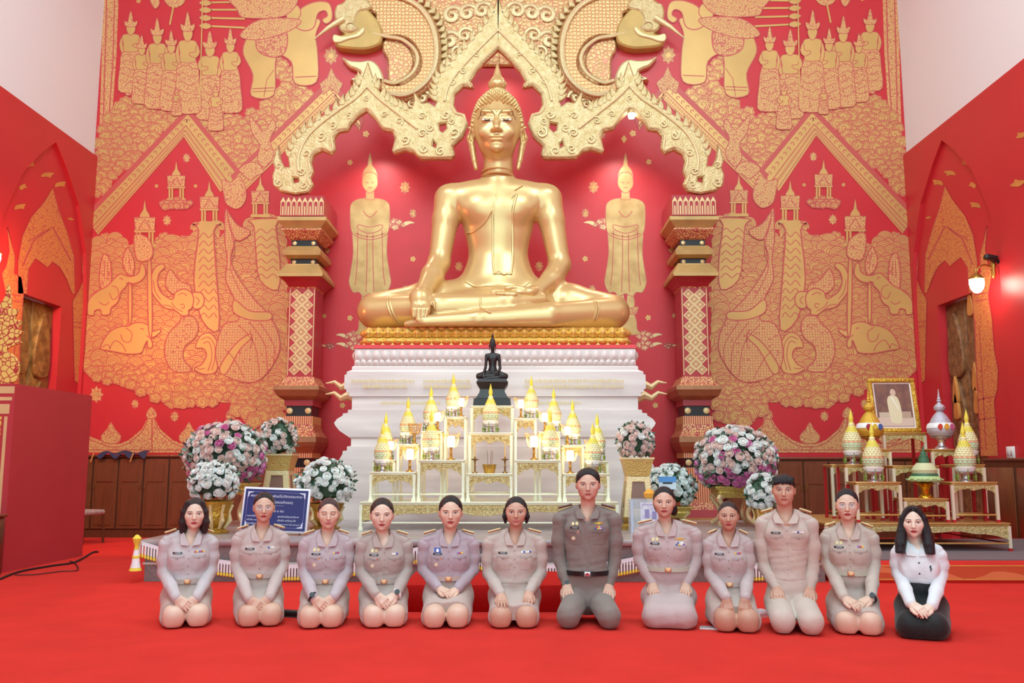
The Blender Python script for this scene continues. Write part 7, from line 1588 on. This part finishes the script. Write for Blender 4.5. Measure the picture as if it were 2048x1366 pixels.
    if glasses:
        g = MB(); y0 = hb.ray_cast(Vector((hxm, -1.5, ez)), Vector((0, 1, 0)))[0].y - .006
        for s in (-1, 1):
            cc = hxm + s * ex * 1.02; g.tube([(cc + .0205 * math.cos(a), y0 - .004, ez - .003 + .0145 * math.sin(a) * (1.0)) for a in [2 * math.pi * k / 22 for k in range(22)]], .0012, 6, closed=True); g.tube([(cc + s * .0205, y0 - .004, ez), (hxm + s * rx * .98, y0 + .03, ez + .003), (hxm + s * rx * 1.03, hy + .01, ez + .002)], .0012, 5)
        g.tube([(hxm - .008, y0 - .006, ez + .001), (hxm, y0 - .008, ez + .003), (hxm + .008, y0 - .006, ez + .001)], .0012, 5); go = g.build('glasses', M_silver, root)
        for s in (-1, 1): l = MB(); cc = hxm + s * ex * 1.02; l.ext([(cc + .02 * math.cos(a), ez - .003 + .014 * math.sin(a)) for a in [2 * math.pi * k / 18 for k in range(18)]], y0 - .0045, y0 - .0035); l.build('lens', mat('lens', 'F4F6FA', .04, alpha=.12), go)
    return root
PL = [
    dict(label='kneeling woman with shoulder-length dark hair in pale khaki uniform, nearest the cabinet', cx=370, kb=1257, top=995, chin=1057, sh=1070, shw=59, belt=1163, hands=[(366, 1208), (379, 1208)], knees=(347, 394), hx=378, hair='bob', hc='b', shirt='lilac', skin='light', tags='t', seed=1, watch=None),
    dict(label='kneeling woman with rimless glasses and tied-back hair before the blue notice board', cx=515, kb=1255, top=984, chin=1043, sh=1062, shw=57, belt=1152, hands=[(511, 1210), (524, 1208)], knees=(498, 540), hx=519, hair='bun', hc='k', shirt='sand', skin='warm', tags='', glasses=True, seed=2),
    dict(label='kneeling woman smiling with closed eyes and a black wristwatch', cx=648, kb=1258, top=996, chin=1057, sh=1072, shw=54, belt=1163, hands=[(640, 1208), (653, 1206)], knees=(621, 662), hx=651, hair='bun', hc='r', shirt='mauve', skin='fair', tags='q', watch=0, smile=2, eyes='closed', seed=3),
    dict(label='kneeling woman in grey-brown uniform with a white-strapped square watch', cx=766, kb=1257, top=996, chin=1061, sh=1074, shw=56, belt=1163, hands=[(765, 1204), (779, 1202)], knees=(748, 788), hx=760, hair='bun', hc='b', shirt='greybrown', skin='light', tags='q', watch=1, watchc='w', seed=4, wide=1.04),
    dict(label='kneeling woman in mauve uniform wearing a blue badge card', cx=896, kb=1258, top=991, chin=1056, sh=1072, shw=60, belt=1157, hands=[(889, 1192), (903, 1190)], knees=(869, 914), hx=899, hair='bun', hc='k', shirt='violet', skin='fair', tags='qc', seed=5, smile=1, wide=1.04, belly=.01),
    dict(label='kneeling broad-shouldered smiling woman in pinkish uniform with hands on thighs', cx=1029, kb=1258, top=993, chin=1052, sh=1070, shw=63, belt=1166, hands=[(1004, 1203), (1056, 1199)], knees=(1003, 1052), hx=1032, hair='curl', hc='k', shirt='peach', skin='tan', tags='t', clasp=False, buckle=None, smile=2, wide=1.08, belly=.03, seed=6, hem=.34),
    dict(label='kneeling man in dark grey-brown police uniform with black belt', cx=1176, kb=1259, top=936, chin=1000, sh=1021, shw=66, belt=1147, hands=[(1136, 1184), (1216, 1184)], knees=(1138, 1217), hx=1179, hair='crop', hc='k', shirt='dark', skin='warm', low='trousers', lowc='dark', sex='m', tags='wpq', clasp=False, buckle='black', watch=0, seed=7, belly=.02, epau='dark', wide=1.03),
    dict(label='kneeling older woman in mauve uniform with a long skirt to the floor', cx=1339, kb=1259, top=973, chin=1033, sh=1052, shw=68, belt=1139, hands=[(1308, 1181), (1370, 1181)], knees=(1312, 1368), hx=1334, hair='pony', hc='k', shirt='rosy', skin='warm', low='long', lowc='rosy', tags='wp', clasp=False, buckle='pale', smile=1, wide=1.04, seed=8, belly=.01),
    dict(label='kneeling tanned woman with a phone beside her knee', cx=1462, kb=1266, top=1002, chin=1059, sh=1072, shw=49, belt=1169, hands=[(1456, 1214), (1488, 1214)], knees=(1452, 1495), hx=1464, hair='bun', hc='b', shirt='dusty', skin='brown', tags='', clasp=False, seed=9),
    dict(label='kneeling tall young man in pale khaki shirt and trousers', cx=1582, kb=1270, top=948, chin=1010, sh=1030, shw=60, belt=1161, hands=[(1557, 1190), (1618, 1190)], knees=(1567, 1622), hx=1579, hair='short', hc='k', shirt='cream', skin='tan', low='trousers', lowc='cream', sex='m', tags='t', clasp=False, buckle=None, seed=10, wide=.98),
    dict(label='kneeling woman with oval glasses and a dark watch next to the woman in white', cx=1708, kb=1271, top=977, chin=1040, sh=1058, shw=58, belt=1147, hands=[(1702, 1214), (1729, 1208)], knees=(1696, 1740), hx=1707, hair='bun', hc='k', shirt='buff', skin='fair', tags='p', glasses=True, watch=1, buckle='pale', seed=11, hem=.345),
    dict(label='kneeling young woman with long black hair in white blouse and black skirt', cx=1847, kb=1280, top=1011, chin=1074, sh=1090, shw=55, belt=1164, hands=[(1837, 1226), (1850, 1224)], knees=(1824, 1870), hx=1841, hair='long', hc='k', shirt='white', skin='pale', low='long', lowc='black', tags='plain', buckle=None, epau=False, seed=12),
]
for d_ in PL: person(**d_)
